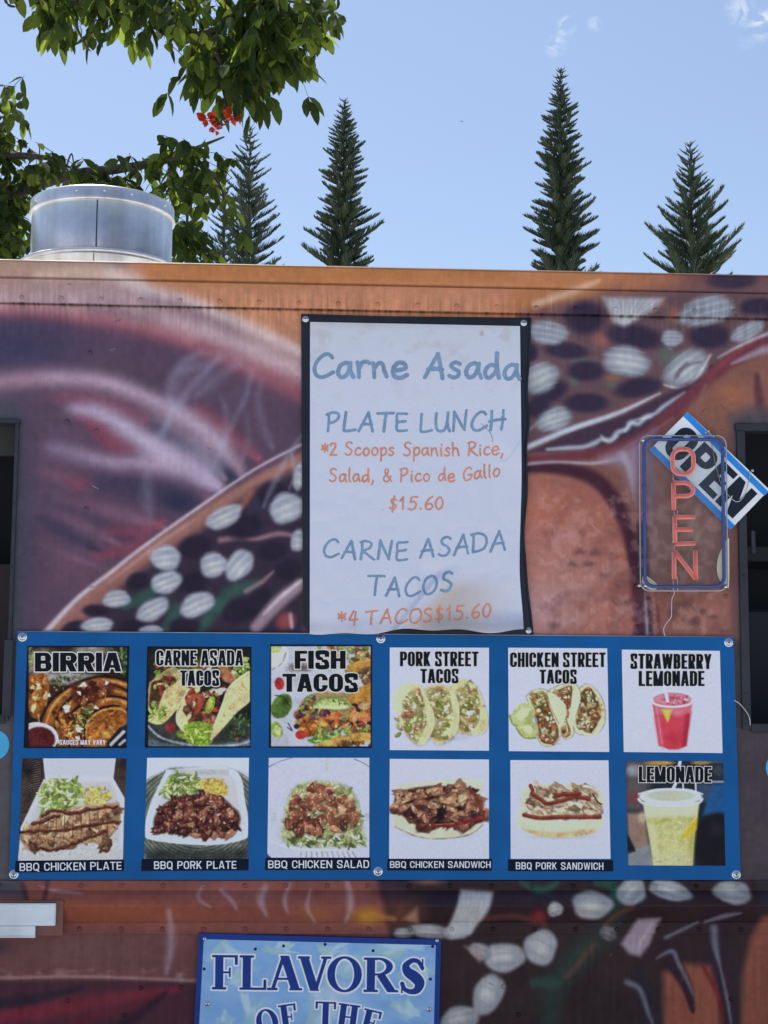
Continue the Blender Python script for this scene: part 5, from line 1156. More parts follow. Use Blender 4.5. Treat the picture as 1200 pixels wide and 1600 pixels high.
def f_chicken_plate(c):
    c.C[:] = (58, 50, 48)
    for k in range(90):
        y = 620+k*5.4; c.stroke([(95, y+30), (130, y), (190, y-16)], 2.2, (112, 94, 84) if k % 2 else (40, 34, 36), .8, .6); c.stroke([(600, y+30), (575, y), (530, y-14)], 2.2, (112, 94, 84) if k % 2 else (40, 34, 36), .8, .6)
    c.blob(130, 660, 60, 60, (40, 36, 40), .8, 0, .8); c.blob(575, 640, 30, 40, (44, 38, 40), .8, 0, .8)
    c.poly([(200, 600), (545, 600), (530, 720), (212, 715)], (196, 204, 222), 1, 4); c.poly([(205, 600), (540, 600), (526, 700), (216, 700)], (178, 186, 206), .5, 20)
    c.poly([(205, 712), (530, 706), (584, 800), (576, 1110), (84, 1110), (96, 940)], (196, 202, 216), 1, 4); c.poly([(220, 730), (520, 724), (564, 830), (556, 1070), (110, 1070), (118, 950)], (180, 184, 196), .7, 16)
    c.poly([(84, 1050), (300, 1080), (578, 1040), (578, 1110), (84, 1110)], (186, 190, 196), .9, 14)
    specks(c, [(100, 1010), (540, 990), (560, 1070), (110, 1070)], 160, 7, ((206, 206, 200), (176, 172, 160), (216, 216, 214)), 3)
    c.poly([(185, 770), (230, 715), (370, 725), (380, 810), (300, 860), (195, 855)], (130, 152, 84), .95, 14, True, .3, 3)
    leafy(c, [(190, 760), (230, 715), (370, 730), (370, 810), (300, 850), (200, 850)], 80, 30, 4, ((150, 176, 90), (112, 140, 60), (186, 200, 140), (206, 212, 180), (90, 116, 60)))
    chunks(c, [(380, 760), (450, 740), (520, 765), (520, 820), (400, 835)], 90, 9, ((206, 186, 92), (216, 198, 120), (186, 160, 70)), 5, 1.3, dark=.6, lite=1.15)
    meat = [(95, 1000), (120, 940), (210, 880), (300, 850), (440, 835), (550, 830), (560, 920), (520, 980), (480, 1040), (440, 1010), (300, 1030), (150, 1050)]
    c.poly(meat, (168, 136, 104), 1, 8, True, .25, 5); chunks(c, meat, 80, 17, ((178, 146, 112), (150, 112, 84), (196, 168, 136), (120, 84, 64)), 7)
    for k in range(9): c.stroke([(190+k*38, 890-k*5), (182+k*40, 960-k*6), (170+k*42, 1010-k*4)], [2, 4, 2], (96, 62, 46), .8, .6)
    for p in ([(200, 880), (260, 855), (330, 870), (430, 850), (550, 840)], [(95, 962), (180, 956), (290, 948), (420, 930), (550, 912)], [(180, 1036), (250, 1044), (330, 1020), (400, 990), (500, 950)], [(470, 1050), (510, 1040), (520, 1000)], [(150, 920), (220, 900), (280, 880)]):
        r9 = random.Random(len(p)*7+p[0][1]); p = catmull(p, 5); p = [(x+r9.uniform(-3, 3), y+r9.uniform(-5, 5)) for x, y in p]; ww = [r9.uniform(5, 11) for _ in p]
        c.stroke([(x, y+4) for x, y in p], [q*1.2 for q in ww], (60, 30, 26), .7, .7); c.stroke(p, ww, (84, 42, 34), .95, .45); c.stroke([(x, y-3) for x, y in p], [q*.3 for q in ww], (160, 110, 96), .6, .8)
    specks(c, meat, 24, 7, ((66, 36, 28), (84, 50, 36)), 8, .8)
def f_pork_plate(c):
    c.C[:] = (176, 186, 200); c.blob(930, 900, 330, 270, (92, 100, 92), 1, 0, .04)
    for k in range(26):
        r = 330-k*9; c.stroke([(930+r*math.cos(a), 900+r*.82*math.sin(a)) for a in np.linspace(0, 6.3, 40)], 3, (128, 134, 118) if k % 2 else (60, 66, 62), .7, .6, False)
    c.poly([(676, 600), (1180, 600), (1180, 690), (1060, 660), (800, 660), (676, 720)], (196, 204, 224), 1, 20); c.poly([(676, 1040), (1170, 1040), (1170, 1100), (676, 1100)], (44, 50, 52), .75, 40)
    c.poly([(780, 668), (1090, 664), (1150, 820), (1165, 960), (1130, 1000), (960, 1022), (720, 1000), (680, 960), (700, 840)], (206, 212, 226), 1, 5, True); c.poly([(800, 690), (1070, 686), (1120, 820), (1130, 940), (950, 990), (730, 960), (730, 850)], (184, 188, 200), .8, 16, True)
    c.poly([(800, 664), (1080, 664), (1070, 690), (810, 690)], (150, 158, 160), .5, 14)
    c.poly([(760, 770), (800, 695), (920, 695), (940, 760), (860, 800), (780, 805)], (120, 142, 80), .95, 14, True, .3, 3); c.poly([(935, 725), (1000, 708), (1060, 740), (1060, 790), (950, 790)], (190, 160, 78), .95, 12, True, .2, 4)
    leafy(c, [(765, 760), (800, 700), (920, 700), (930, 760), (860, 790), (780, 800)], 70, 28, 2, ((140, 160, 84), (96, 120, 66), (180, 190, 130), (200, 204, 170)))
    chunks(c, [(935, 720), (1040, 715), (1060, 770), (950, 780)], 80, 9, ((206, 176, 84), (216, 190, 110), (180, 146, 66)), 4, 1.3, dark=.6, lite=1.15)
    specks(c, [(730, 920), (1100, 900), (1100, 980), (740, 980)], 100, 7, ((206, 206, 200), (186, 180, 166)), 6)
    m_ = [(720, 960), (730, 880), (800, 810), (900, 785), (1020, 790), (1090, 840), (1125, 890), (1090, 970), (950, 985), (830, 950)]
    c.poly(m_, (74, 44, 40), 1, 14, True); chunks(c, m_, 150, 17, ((92, 52, 46), (70, 38, 36), (120, 72, 58), (150, 106, 84), (84, 44, 44)), 9, 1.9, lite=1.7); specks(c, m_, 60, 6, ((206, 190, 176), (176, 140, 120), (186, 150, 130)), 10, .75)
def f_salad(c):
    c.C[:] = (188, 196, 220); c.noise_tint(.03, 8, 3)
    c.stroke([(60, 655), (110, 630), (170, 612)], 2.5, (84, 90, 104), .8, .6); c.stroke([(460, 618), (500, 635), (540, 660)], 2.5, (84, 90, 104), .8, .6); c.stroke([(335, 612), (332, 670)], 7, (186, 176, 150), .7, .9)
    for (x, y) in ((70, 880), (510, 880)): 
        for k in range(5): c.stroke([(x, y+k*7), (x+24, y-10+k*8)], 2, (130, 140, 156), .6, .8)
    c.blob(300, 960, 240, 80, (176, 184, 206), .8, 0, .6); c.stroke([(60, 1000), (180, 1036), (400, 1040), (540, 1010)], 8, (206, 210, 226), .9, .8)
    for k in range(22): c.stroke([(200+k*12, 1052), (196+k*13, 1082)], 2.4, (126, 130, 140) if k % 2 else (206, 210, 220), .8, .5)
    c.poly([(50, 1060), (80, 1090), (50, 1090)], (40, 44, 50), .9, 6)
    c.poly([(130, 910), (165, 770), (250, 725), (400, 735), (470, 800), (505, 960), (490, 1025), (150, 1015)], (160, 164, 112), .9, 24, True, .3, 3)
    leafy(c, [(130, 900), (170, 770), (250, 730), (400, 740), (470, 800), (500, 960), (490, 1020), (150, 1010)], 170, 26, 3, ((160, 170, 110), (120, 136, 76), (196, 200, 160), (206, 204, 180), (140, 150, 90)))
    leafy(c, [(140, 990), (500, 970), (500, 1020), (260, 1030), (150, 1010)], 50, 24, 4, ((110, 126, 76), (84, 104, 60), (196, 200, 190)))
    m_ = [(140, 930), (160, 860), (180, 760), (260, 740), (370, 750), (430, 820), (480, 900), (460, 940), (350, 960), (230, 970)]
    chunks(c, m_, 84, 22, ((140, 84, 66), (120, 66, 54), (160, 104, 80), (100, 56, 48), (170, 124, 96)), 6, 1.6); specks(c, m_, 60, 6, ((206, 186, 150), (190, 190, 130), (214, 206, 196)), 7, .8)
def f_chick_sand(c):
    white_bg(c); c.blob(860, 975, 210, 20, (150, 156, 186), .7, 0, 1)
    c.poly([(655, 740), (760, 725), (1040, 712), (1056, 790), (1040, 850), (680, 850)], (206, 202, 188), 1, 6, True, .05, 2)
    c.poly([(640, 870), (650, 930), (760, 980), (880, 990), (1000, 970), (1065, 920), (1060, 870)], (206, 200, 180), 1, 4, True, .06, 3); c.stroke([(650, 935), (760, 982), (880, 991), (1000, 972), (1064, 925)], 5, (156, 140, 112), .8, .7)
    m_ = [(645, 860), (660, 780), (760, 750), (860, 745), (1000, 760), (1060, 830), (1075, 900), (960, 935), (830, 930), (790, 950), (740, 920)]
    c.poly(m_, (76, 48, 44), 1, 12, True); chunks(c, m_, 70, 28, ((92, 56, 50), (136, 92, 72), (70, 44, 46), (166, 124, 96), (110, 64, 54)), 5, 2.0, -15, lite=1.6)
    chunks(c, [(660, 800), (760, 755), (1000, 765), (1050, 840), (760, 890)], 22, 24, ((166, 124, 96), (150, 106, 82), (128, 84, 66)), 15, 1.9, -18, lite=1.5)
    specks(c, m_, 26, 13, ((196, 160, 128), (176, 136, 108), (206, 182, 150)), 19, .8); c.blob(870, 870, 30, 44, (40, 26, 30), .95, 20, .5); c.blob(820, 800, 60, 10, (44, 26, 28), .85, -10, .7); c.blob(720, 820, 50, 9, (44, 26, 28), .85, -20, .7); c.blob(950, 850, 50, 10, (44, 26, 28), .8, 15, .7); c.blob(720, 880, 44, 26, (56, 32, 34), .9, 20, .6)
    c.stroke([(830, 930), (930, 925), (1010, 905), (1065, 890)], 11, (122, 46, 42), 1, .4); c.stroke([(840, 926), (930, 920)], 4, (196, 130, 120), .7, .8); c.stroke([(1010, 770), (1040, 810), (1060, 870)], 12, (110, 56, 48), .9, .5)
    c.blob(965, 800, 20, 26, (200, 186, 150), .95, 20, .3, .2); specks(c, m_, 50, 6, ((196, 170, 140), (60, 36, 36), (206, 190, 170)), 9, .7)
def f_pork_sand(c):
    white_bg(c); c.blob(280, 935, 200, 16, (150, 156, 186), .6, 0, 1)
    c.poly([(100, 740), (130, 706), (240, 700), (400, 706), (460, 740), (464, 800), (400, 830), (120, 830)], (206, 200, 180), 1, 5, True, .05, 2)
    m_ = [(95, 830), (140, 760), (150, 710), (260, 715), (400, 705), (440, 770), (460, 840), (300, 860), (140, 860)]
    chunks(c, m_, 90, 18, ((176, 154, 130), (150, 124, 100), (196, 178, 156), (120, 90, 72)), 4, 2.0, 30); 
    c.poly([(75, 850), (95, 820), (150, 850), (300, 864), (460, 850), (468, 870), (430, 915), (330, 938), (180, 934), (95, 900)], (212, 206, 184), 1, 4, True, .05, 3); c.poly([(100, 900), (180, 934), (330, 938), (430, 915), (400, 900), (250, 915)], (196, 172, 124), .8, 12, True)
    for p in ([(110, 836), (180, 850), (260, 846), (340, 846), (450, 846)], [(145, 740), (190, 770), (215, 786), (290, 770), (340, 756), (400, 766)], [(250, 752), (290, 745), (360, 742)], [(140, 706), (150, 726)]):
        c.stroke([(x, y+4) for x, y in p], 11, (84, 34, 28), .8, .6); c.stroke(p, 9, (120, 50, 40), 1, .4); c.stroke([(x, y-3) for x, y in p], 2.5, (190, 120, 100), .6, .8)
    c.stroke([(418, 746), (440, 780), (456, 790)], 5, (70, 40, 34), .9, .6)
def f_lemonade(c):
    c.C[:] = (40, 46, 60)
    c.poly([(560, 590), (700, 590), (640, 820), (560, 820)], (96, 88, 92), .9, 40); c.blob(600, 640, 50, 40, (150, 160, 176), .8, 0, .8); c.blob(720, 606, 90, 14, (196, 150, 60), .9, 0, .6); c.blob(900, 604, 60, 14, (186, 140, 60), .8, 0, .6); c.blob(600, 760, 40, 44, (120, 60, 70), .8, 0, .8)
    c.poly([(950, 700), (1010, 700), (1010, 830), (910, 840)], (36, 84, 140), 1, 14); c.poly([(880, 700), (960, 700), (930, 780), (890, 780)], (60, 84, 120), .8, 14); c.stroke([(880, 600), (1010, 600)], 14, (110, 120, 124), .5, 1); c.stroke([(940, 690), (1005, 690)], 8, (160, 170, 186), .8, .8); c.blob(980, 640, 40, 40, (70, 78, 84), .8, 0, .8)
    c.blob(960, 960, 110, 150, (34, 32, 40), 1, 10, .25); c.blob(970, 900, 60, 60, (52, 46, 54), .6, 0, 1)
    c.poly([(570, 830), (650, 830), (670, 980), (610, 1000), (575, 930)], (150, 124, 110), .9, 20); c.poly([(575, 1000), (670, 970), (690, 1070), (575, 1070)], (130, 136, 146), .95, 10); c.poly([(570, 920), (610, 1000), (576, 1010)], (30, 32, 40), .9, 8); c.blob(640, 850, 30, 40, (196, 180, 160), .8, 0, .8)
    c.stroke([(808, 596), (790, 690), (770, 730)], 9, (214, 220, 230), .95, .4); c.stroke([(820, 690), (822, 730)], 5, (206, 212, 224), .9, .5); c.stroke([(876, 690), (878, 730)], 5, (206, 212, 224), .9, .5)
    cup = [(640, 780), (895, 780), (876, 900), (862, 1070), (690, 1070), (668, 930)]
    c.poly(cup, (186, 188, 126), 1, 5); c.poly([(645, 790), (890, 790), (884, 840), (652, 850)], (196, 204, 186), .85, 16); c.poly([(660, 880), (700, 880), (716, 1070), (690, 1070)], (206, 206, 170), .6, 20); c.poly([(850, 850), (886, 850), (862, 1070), (840, 1070)], (164, 160, 84), .7, 16); c.poly([(690, 1000), (864, 1000), (862, 1070), (692, 1070)], (196, 198, 160), .6, 30)
    c.poly([(800, 950), (850, 880), (884, 840), (882, 900), (850, 940)], (206, 176, 50), .95, 10); c.stroke([(800, 950), (850, 885), (884, 845)], 4, (226, 206, 110), .8, .8); c.stroke([(700, 880), (740, 860), (764, 862)], 9, (170, 166, 70), .7, .9)
    specks(c, [(670, 870), (860, 860), (850, 1050), (690, 1050)], 90, 7, ((206, 208, 170), (170, 170, 110), (214, 216, 190)), 5, .5)
    c.blob(765, 757, 148, 40, (200, 208, 214), 1, 0, .1); c.blob(765, 752, 128, 28, (176, 186, 178), .9, 0, .3); c.blob(760, 758, 100, 18, (190, 194, 160), .7, 0, .8)
    c.stroke([(622, 768), (652, 788), (765, 797), (878, 788), (906, 768)], 8, (216, 220, 226), .9, .6); c.stroke([(622, 745), (690, 726), (765, 722), (850, 726), (908, 745)], 5, (222, 226, 230), .9, .7)

YB = -.012
mbx = thing('menu_board', tuple(V3(585, 1374, 0)), 'wide blue menu board with twelve food and drink photos, screwed on below the handwritten poster', 'menu board')
brd = slab_px('backing_board', [(14, 1374.5), (1157.5, 1374.8), (1146.5, 995.7), (600, 991.2), (26.5, 987)], YB, -.0005, M['board_blue'], mbx)
# metal edge strip along the top
mb = MB(); a = at(26.5, 987, YB); b_ = at(1146.5, 995.7, YB); mb.tube([a+np.array([0, .003, .001]), (at(600, 991.2, YB))+np.array([0, .003, .001]), b_+np.array([0, .003, .001])], .0022, 6)
make('edge_strip', mb.v, mb.f, M['steel'], mbx, True)
V6, V7, V8 = (3, 0, 980), (3, 400, 980), (2.857, 780, 980)
BLK, WHT, RIM = M['ink_black'], M['ink_white'], M['ink_soft']
PAN = [
 ([(42.7, 1009), (202.3, 1009.3), (197.7, 1169), (36.7, 1169)], V6, f_birria, 'crisp birria tacos with a bowl of dark red sauce', None, None),
 ([(230, 1010), (393, 1010.7), (391.7, 1168.3), (226, 1168.3)], V6, f_carne, 'soft tacos with meat, lettuce and peppers on a grey plate', None, None),
 ([(422, 1006.7), (581.7, 1007.3), (581, 1169), (420, 1168.3)], V7, f_fish, 'fish tacos with a lime wedge on white', None, None),
 ([(609, 1011.7), (764, 1012), (764, 1173), (609, 1172)], V7, f_pork_taco, 'three pork tacos side by side on white', None, None),
 ([(794, 1012), (948.7, 1013), (951.9, 1175), (795, 1173.6)], V8, f_chicken_taco, 'three chicken tacos with lime wedges at their left', None, None),
 ([(971.5, 1015), (1124.8, 1017), (1129, 1176.7), (974.6, 1175)], V8, f_strawberry, 'red strawberry drink in a clear cup on white', None, None),
 ([(35, 1185), (198, 1185), (192, 1345), (28, 1345)], V6, f_chicken_plate, 'sliced chicken with salad and corn in a white box', [(24.5, 1345), (194, 1343), (193.3, 1361), (23, 1363.3)], ('BBQ CHICKEN PLATE', (30.7, 1361), (190, 1358.7), 12.4)),
 ([(230, 1184), (389, 1184), (387, 1342), (225, 1342)], V6, f_pork_plate, 'dark glazed pork with salad and corn in a white box', [(221.5, 1342), (388.5, 1342), (388, 1360), (220.5, 1361)], ('BBQ PORK PLATE', (240.7, 1358), (369.3, 1357.3), 12.2)),
 ([(420, 1184), (577, 1184), (577, 1340), (417.7, 1340)], V7, f_salad, 'chicken cubes on shredded salad', [(415, 1340.7), (579, 1340), (579, 1359), (414, 1359.5)], ('BBQ CHICKEN SALAD', (419, 1356.7), (576.7, 1356.2), 12.2)),
 ([(609, 1185.7), (764, 1186.7), (764, 1342), (608, 1341.7)], V7, f_chick_sand, 'open chicken sandwich with dark sauce', [(605.7, 1342), (769, 1342), (768, 1360.7), (605, 1360)], ('BBQ CHICKEN SANDWICH', (609.3, 1356), (766.7, 1356.2), 10.4)),
 ([(797.5, 1187.6), (950.8, 1188), (954, 1342), (798, 1342)], V8, f_pork_sand, 'pulled pork sandwich in a pale bun', [(794, 1343), (958, 1344), (958, 1361.5), (794, 1361)], ('BBQ PORK SANDWICH', (806, 1358.3), (942.8, 1359), 11.2)),
 ([(977.4, 1189), (1130, 1189.3), (1133.5, 1352.8), (981, 1352)], V8, f_lemonade, 'pale yellow lemonade in a plastic cup', None, None)]
prints = []
for cs, vw, fn, lab, bar, cap in PAN:
    n = 200; u = np.linspace(0, 1, n); U, Vv = np.meshgrid(u, u); cs_ = np.array(cs)
    PXY = (cs_[0]*((1-U)*(1-Vv))[..., None]+cs_[1]*(U*(1-Vv))[..., None]+cs_[2]*(U*Vv)[..., None]+cs_[3]*((1-U)*Vv)[..., None])
    c = Canvas(PXY[..., 0], PXY[..., 1]); c.view(*vw); fn(c); c.C = np.clip(c.C, 0, 255); c.photo_grain(len(prints)*13+3, {5: .25, 11: .3, 3: .7, 4: .7, 10: .7}.get(len(prints), 1)); c.soften(.55)
    c.C += ((70, 84, 112)-c.C)*.04
    id_ = np.arange(n*n).reshape(n, n); Fq = np.stack([id_[:-1, :-1], id_[1:, :-1], id_[1:, 1:], id_[:-1, 1:]], -1).reshape(-1, 4)
    o = make('food_photo', at(PXY[..., 0], PXY[..., 1], YB-.0007).reshape(-1, 3), Fq, M['print'], mbx, False, c.pigments().reshape(-1, 3))
    o['label'] = 'photo of '+lab; prints.append(o)
    if bar: slab_px('caption_bar', bar[::-1], YB-.0014, YB-.0003, M['caption_black'], None, o); text_on('caption', cap[0], cap[1], cap[2], cap[3], .155, WHT, YB-.0018, o, gap=.13, space=.5, ht=.135)
def head(i, text, x0, x1, yb, H, tr, rim, rm=RIM, dy=0): text_on('caption', text, (x0, yb), (x1, yb+dy), H, tr, BLK, YB-.0016, prints[i], gap=.06, space=.36, ht=max(.14, tr*.55), rim=rim, rim_mat=rm)
head(0, 'BIRRIA', 54.5, 189.5, 1049.3, 29.5, .325, 1.7); text_on('small_print', 'SAUCES MAY VARY', (93.3, 1163.6), (165, 1163.6), 7.6, .20, WHT, YB-.0018, prints[0], gap=.12)
head(1, 'CARNE ASADA', 244, 380, 1040, 23.8, .20, 1.6); head(1, 'TACOS', 281.5, 342.5, 1071.5, 24, .215, 1.6)
head(2, 'FISH', 460.5, 540, 1045, 28.2, .31, 1.6); head(2, 'TACOS', 441.5, 560, 1081, 28.3, .31, 1.6)
head(3, 'PORK STREET', 625, 747.7, 1041, 22.8, .205, .6); head(3, 'TACOS', 657, 716.5, 1067.3, 22, .215, .6)
head(4, 'CHICKEN STREET', 797, 946.3, 1042.3, 22.7, .2, .6); head(4, 'TACOS', 843.2, 901.3, 1068.2, 21.7, .215, .6)
head(5, 'STRAWBERRY', 985, 1111.6, 1044.8, 23.4, .215, .6, dy=.6); head(5, 'LEMONADE', 998, 1100.8, 1072, 23.6, .215, .6)
head(11, 'LEMONADE', 998, 1111.6, 1222.4, 25, .215, 1.1, dy=.5)
for (x, y) in ((35, 995.5), (595, 998), (1138.5, 1004), (21.5, 1366.5), (590.8, 1361.8), (1150.5, 1366.8)): screw(mbx, x, y, YB, .0115)

# ---- handwritten poster on its black film board
po = thing('menu_poster', tuple(V3(652, 990, 0)), 'tall white handwritten poster on black backing, above the blue menu board', 'poster')
outl = [(470.5, 490.5), (600, 494), (828, 496.5), (826.5, 560), (823, 610), (826, 660), (822, 700), (823, 770), (818, 830), (821, 880), (824, 920), (829, 960), (832, 991), (818, 993.5), (770, 991.5), (600, 987.5), (481, 985.5), (473, 975), (473, 880), (471.5, 700)]
loop = quad_loop(outl[::-1], -.010); mb = MB(); mb.slab(loop, -.010, -.0005); make('backing_film', mb.v, mb.f, M['black_film'], po)
# rolled edges of the film
mb = MB(); mb.tube([at(x, y, -.011) for x, y in catmull(outl[2:13], 4)], .0042, 6); mb.tube([at(x, y, -.010) for x, y in ((472, 492), (600, 495.5), (827, 498))], .0035, 6); make('film_fold', mb.v, mb.f, M['black_film'], po, True)
PQ = np.array([(484.5, 503), (812.5, 509.5), (818, 985.5), (484, 989)], float)
n1, n2 = 250, 340; U, Vv = np.meshgrid(np.linspace(0, 1, n1), np.linspace(0, 1, n2))
XY = (PQ[0]*((1-U)*(1-Vv))[..., None]+PQ[1]*(U*(1-Vv))[..., None]+PQ[2]*(U*Vv)[..., None]+PQ[3]*((1-U)*Vv)[..., None])
XY[..., 1] += sstep(.96, 1, Vv)*(3.0*np.sin(U*9.0)+2.0*np.sin(U*23+1)-U*2); XY[..., 0] += -5*np.sin(np.pi*U*.5)*sstep(.45, .8, Vv)*sstep(1.0, .8, Vv)*U
def paper_h(px, py):
    s = ((px-700)*102-(py-885)*(-82))/131.0            # distance to the crease running down-left
    along = sstep(880, 915, py)
    h = .0035+.0045*np.sin(px/46.0+py/160)*sstep(500, 900, py)+.004*(fbm(px/60, py/120, 3, 3)-.5)
    h = h+.008*np.sin((px+py*.6)/19)*sstep(30, 5, np.abs(s-22))*along*sstep(-5, 10, s)
    h = h+along*(.022*np.exp(-np.maximum(s, 0)/26)*sstep(-9, 1, s))
    h = h+.010*np.exp(-((py-700-(px-800)*.5)/26)**2)*sstep(730, 812, px)*.6
    h = h+.046*sstep(945, 990, py)**1.5*sstep(560, 800, px)+.008*sstep(965, 990, py)
    h = h+.007*np.exp(-((px-610-(py-520)*.10)/7)**2)*sstep(760, 960, py)+.006*np.exp(-((px-770+(py-600)*.06)/9)**2)*sstep(560, 760, py)+.010*np.sin(px/21.0)*sstep(955, 990, py)*sstep(480, 560, px)
    h = h+.005*(np.abs(fbm(px/38, py/38, 13, 2)-.5)*2)*sstep(600, 900, py)
    h = h+.010*sstep(770, 815, px)*sstep(820, 900, py)
    return h
def on_paper(px, py, y):
    return at(px, py, -.0125-paper_h(px, py)+y)
pc = Canvas(XY[..., 0], XY[..., 1], (180, 190, 217))
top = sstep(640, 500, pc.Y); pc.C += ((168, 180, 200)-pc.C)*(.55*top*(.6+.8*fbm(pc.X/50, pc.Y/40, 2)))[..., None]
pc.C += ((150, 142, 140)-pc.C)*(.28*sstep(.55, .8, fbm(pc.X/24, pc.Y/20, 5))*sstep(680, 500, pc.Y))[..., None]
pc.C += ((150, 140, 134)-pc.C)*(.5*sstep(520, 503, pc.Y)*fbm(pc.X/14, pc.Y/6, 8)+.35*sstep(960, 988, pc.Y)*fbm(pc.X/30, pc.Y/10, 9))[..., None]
pc.C += ((160, 154, 156)-pc.C)*(.9*sstep(-4, 30, ((pc.X-700)*102+(pc.Y-885)*82)/131.0)*sstep(890, 930, pc.Y)*sstep(820, 700, pc.X))[..., None]*.8  # shading of the fold painted into the paper beyond the crease
rr = random.Random(5)
for k in range(60): x, y = rr.uniform(490, 808), rr.uniform(510, 980); pc.blob(x, y, rr.uniform(.8, 2.2), rr.uniform(.8, 2), (140, 136, 140), rr.uniform(.2, .6), 0, .8)
pc.blob(753, 521, 5, 6, (150, 130, 130), .6, 0, .8); pc.stroke([(752, 662), (766, 676), (770, 690)], 1.1, (120, 126, 136), .8, .6); pc.stroke([(812, 690), (795, 715), (780, 722)], 1.6, (150, 166, 200), .6, .8)
id_ = np.arange(n1*n2).reshape(n2, n1); Fq = np.stack([id_[:-1, :-1], id_[1:, :-1], id_[1:, 1:], id_[:-1, 1:]], -1).reshape(-1, 4)
sheet = make('paper_sheet', on_paper(XY[..., 0], XY[..., 1], 0).reshape(-1, 3), Fq, M['paper'], po, True, pc.pigments().reshape(-1, 3))
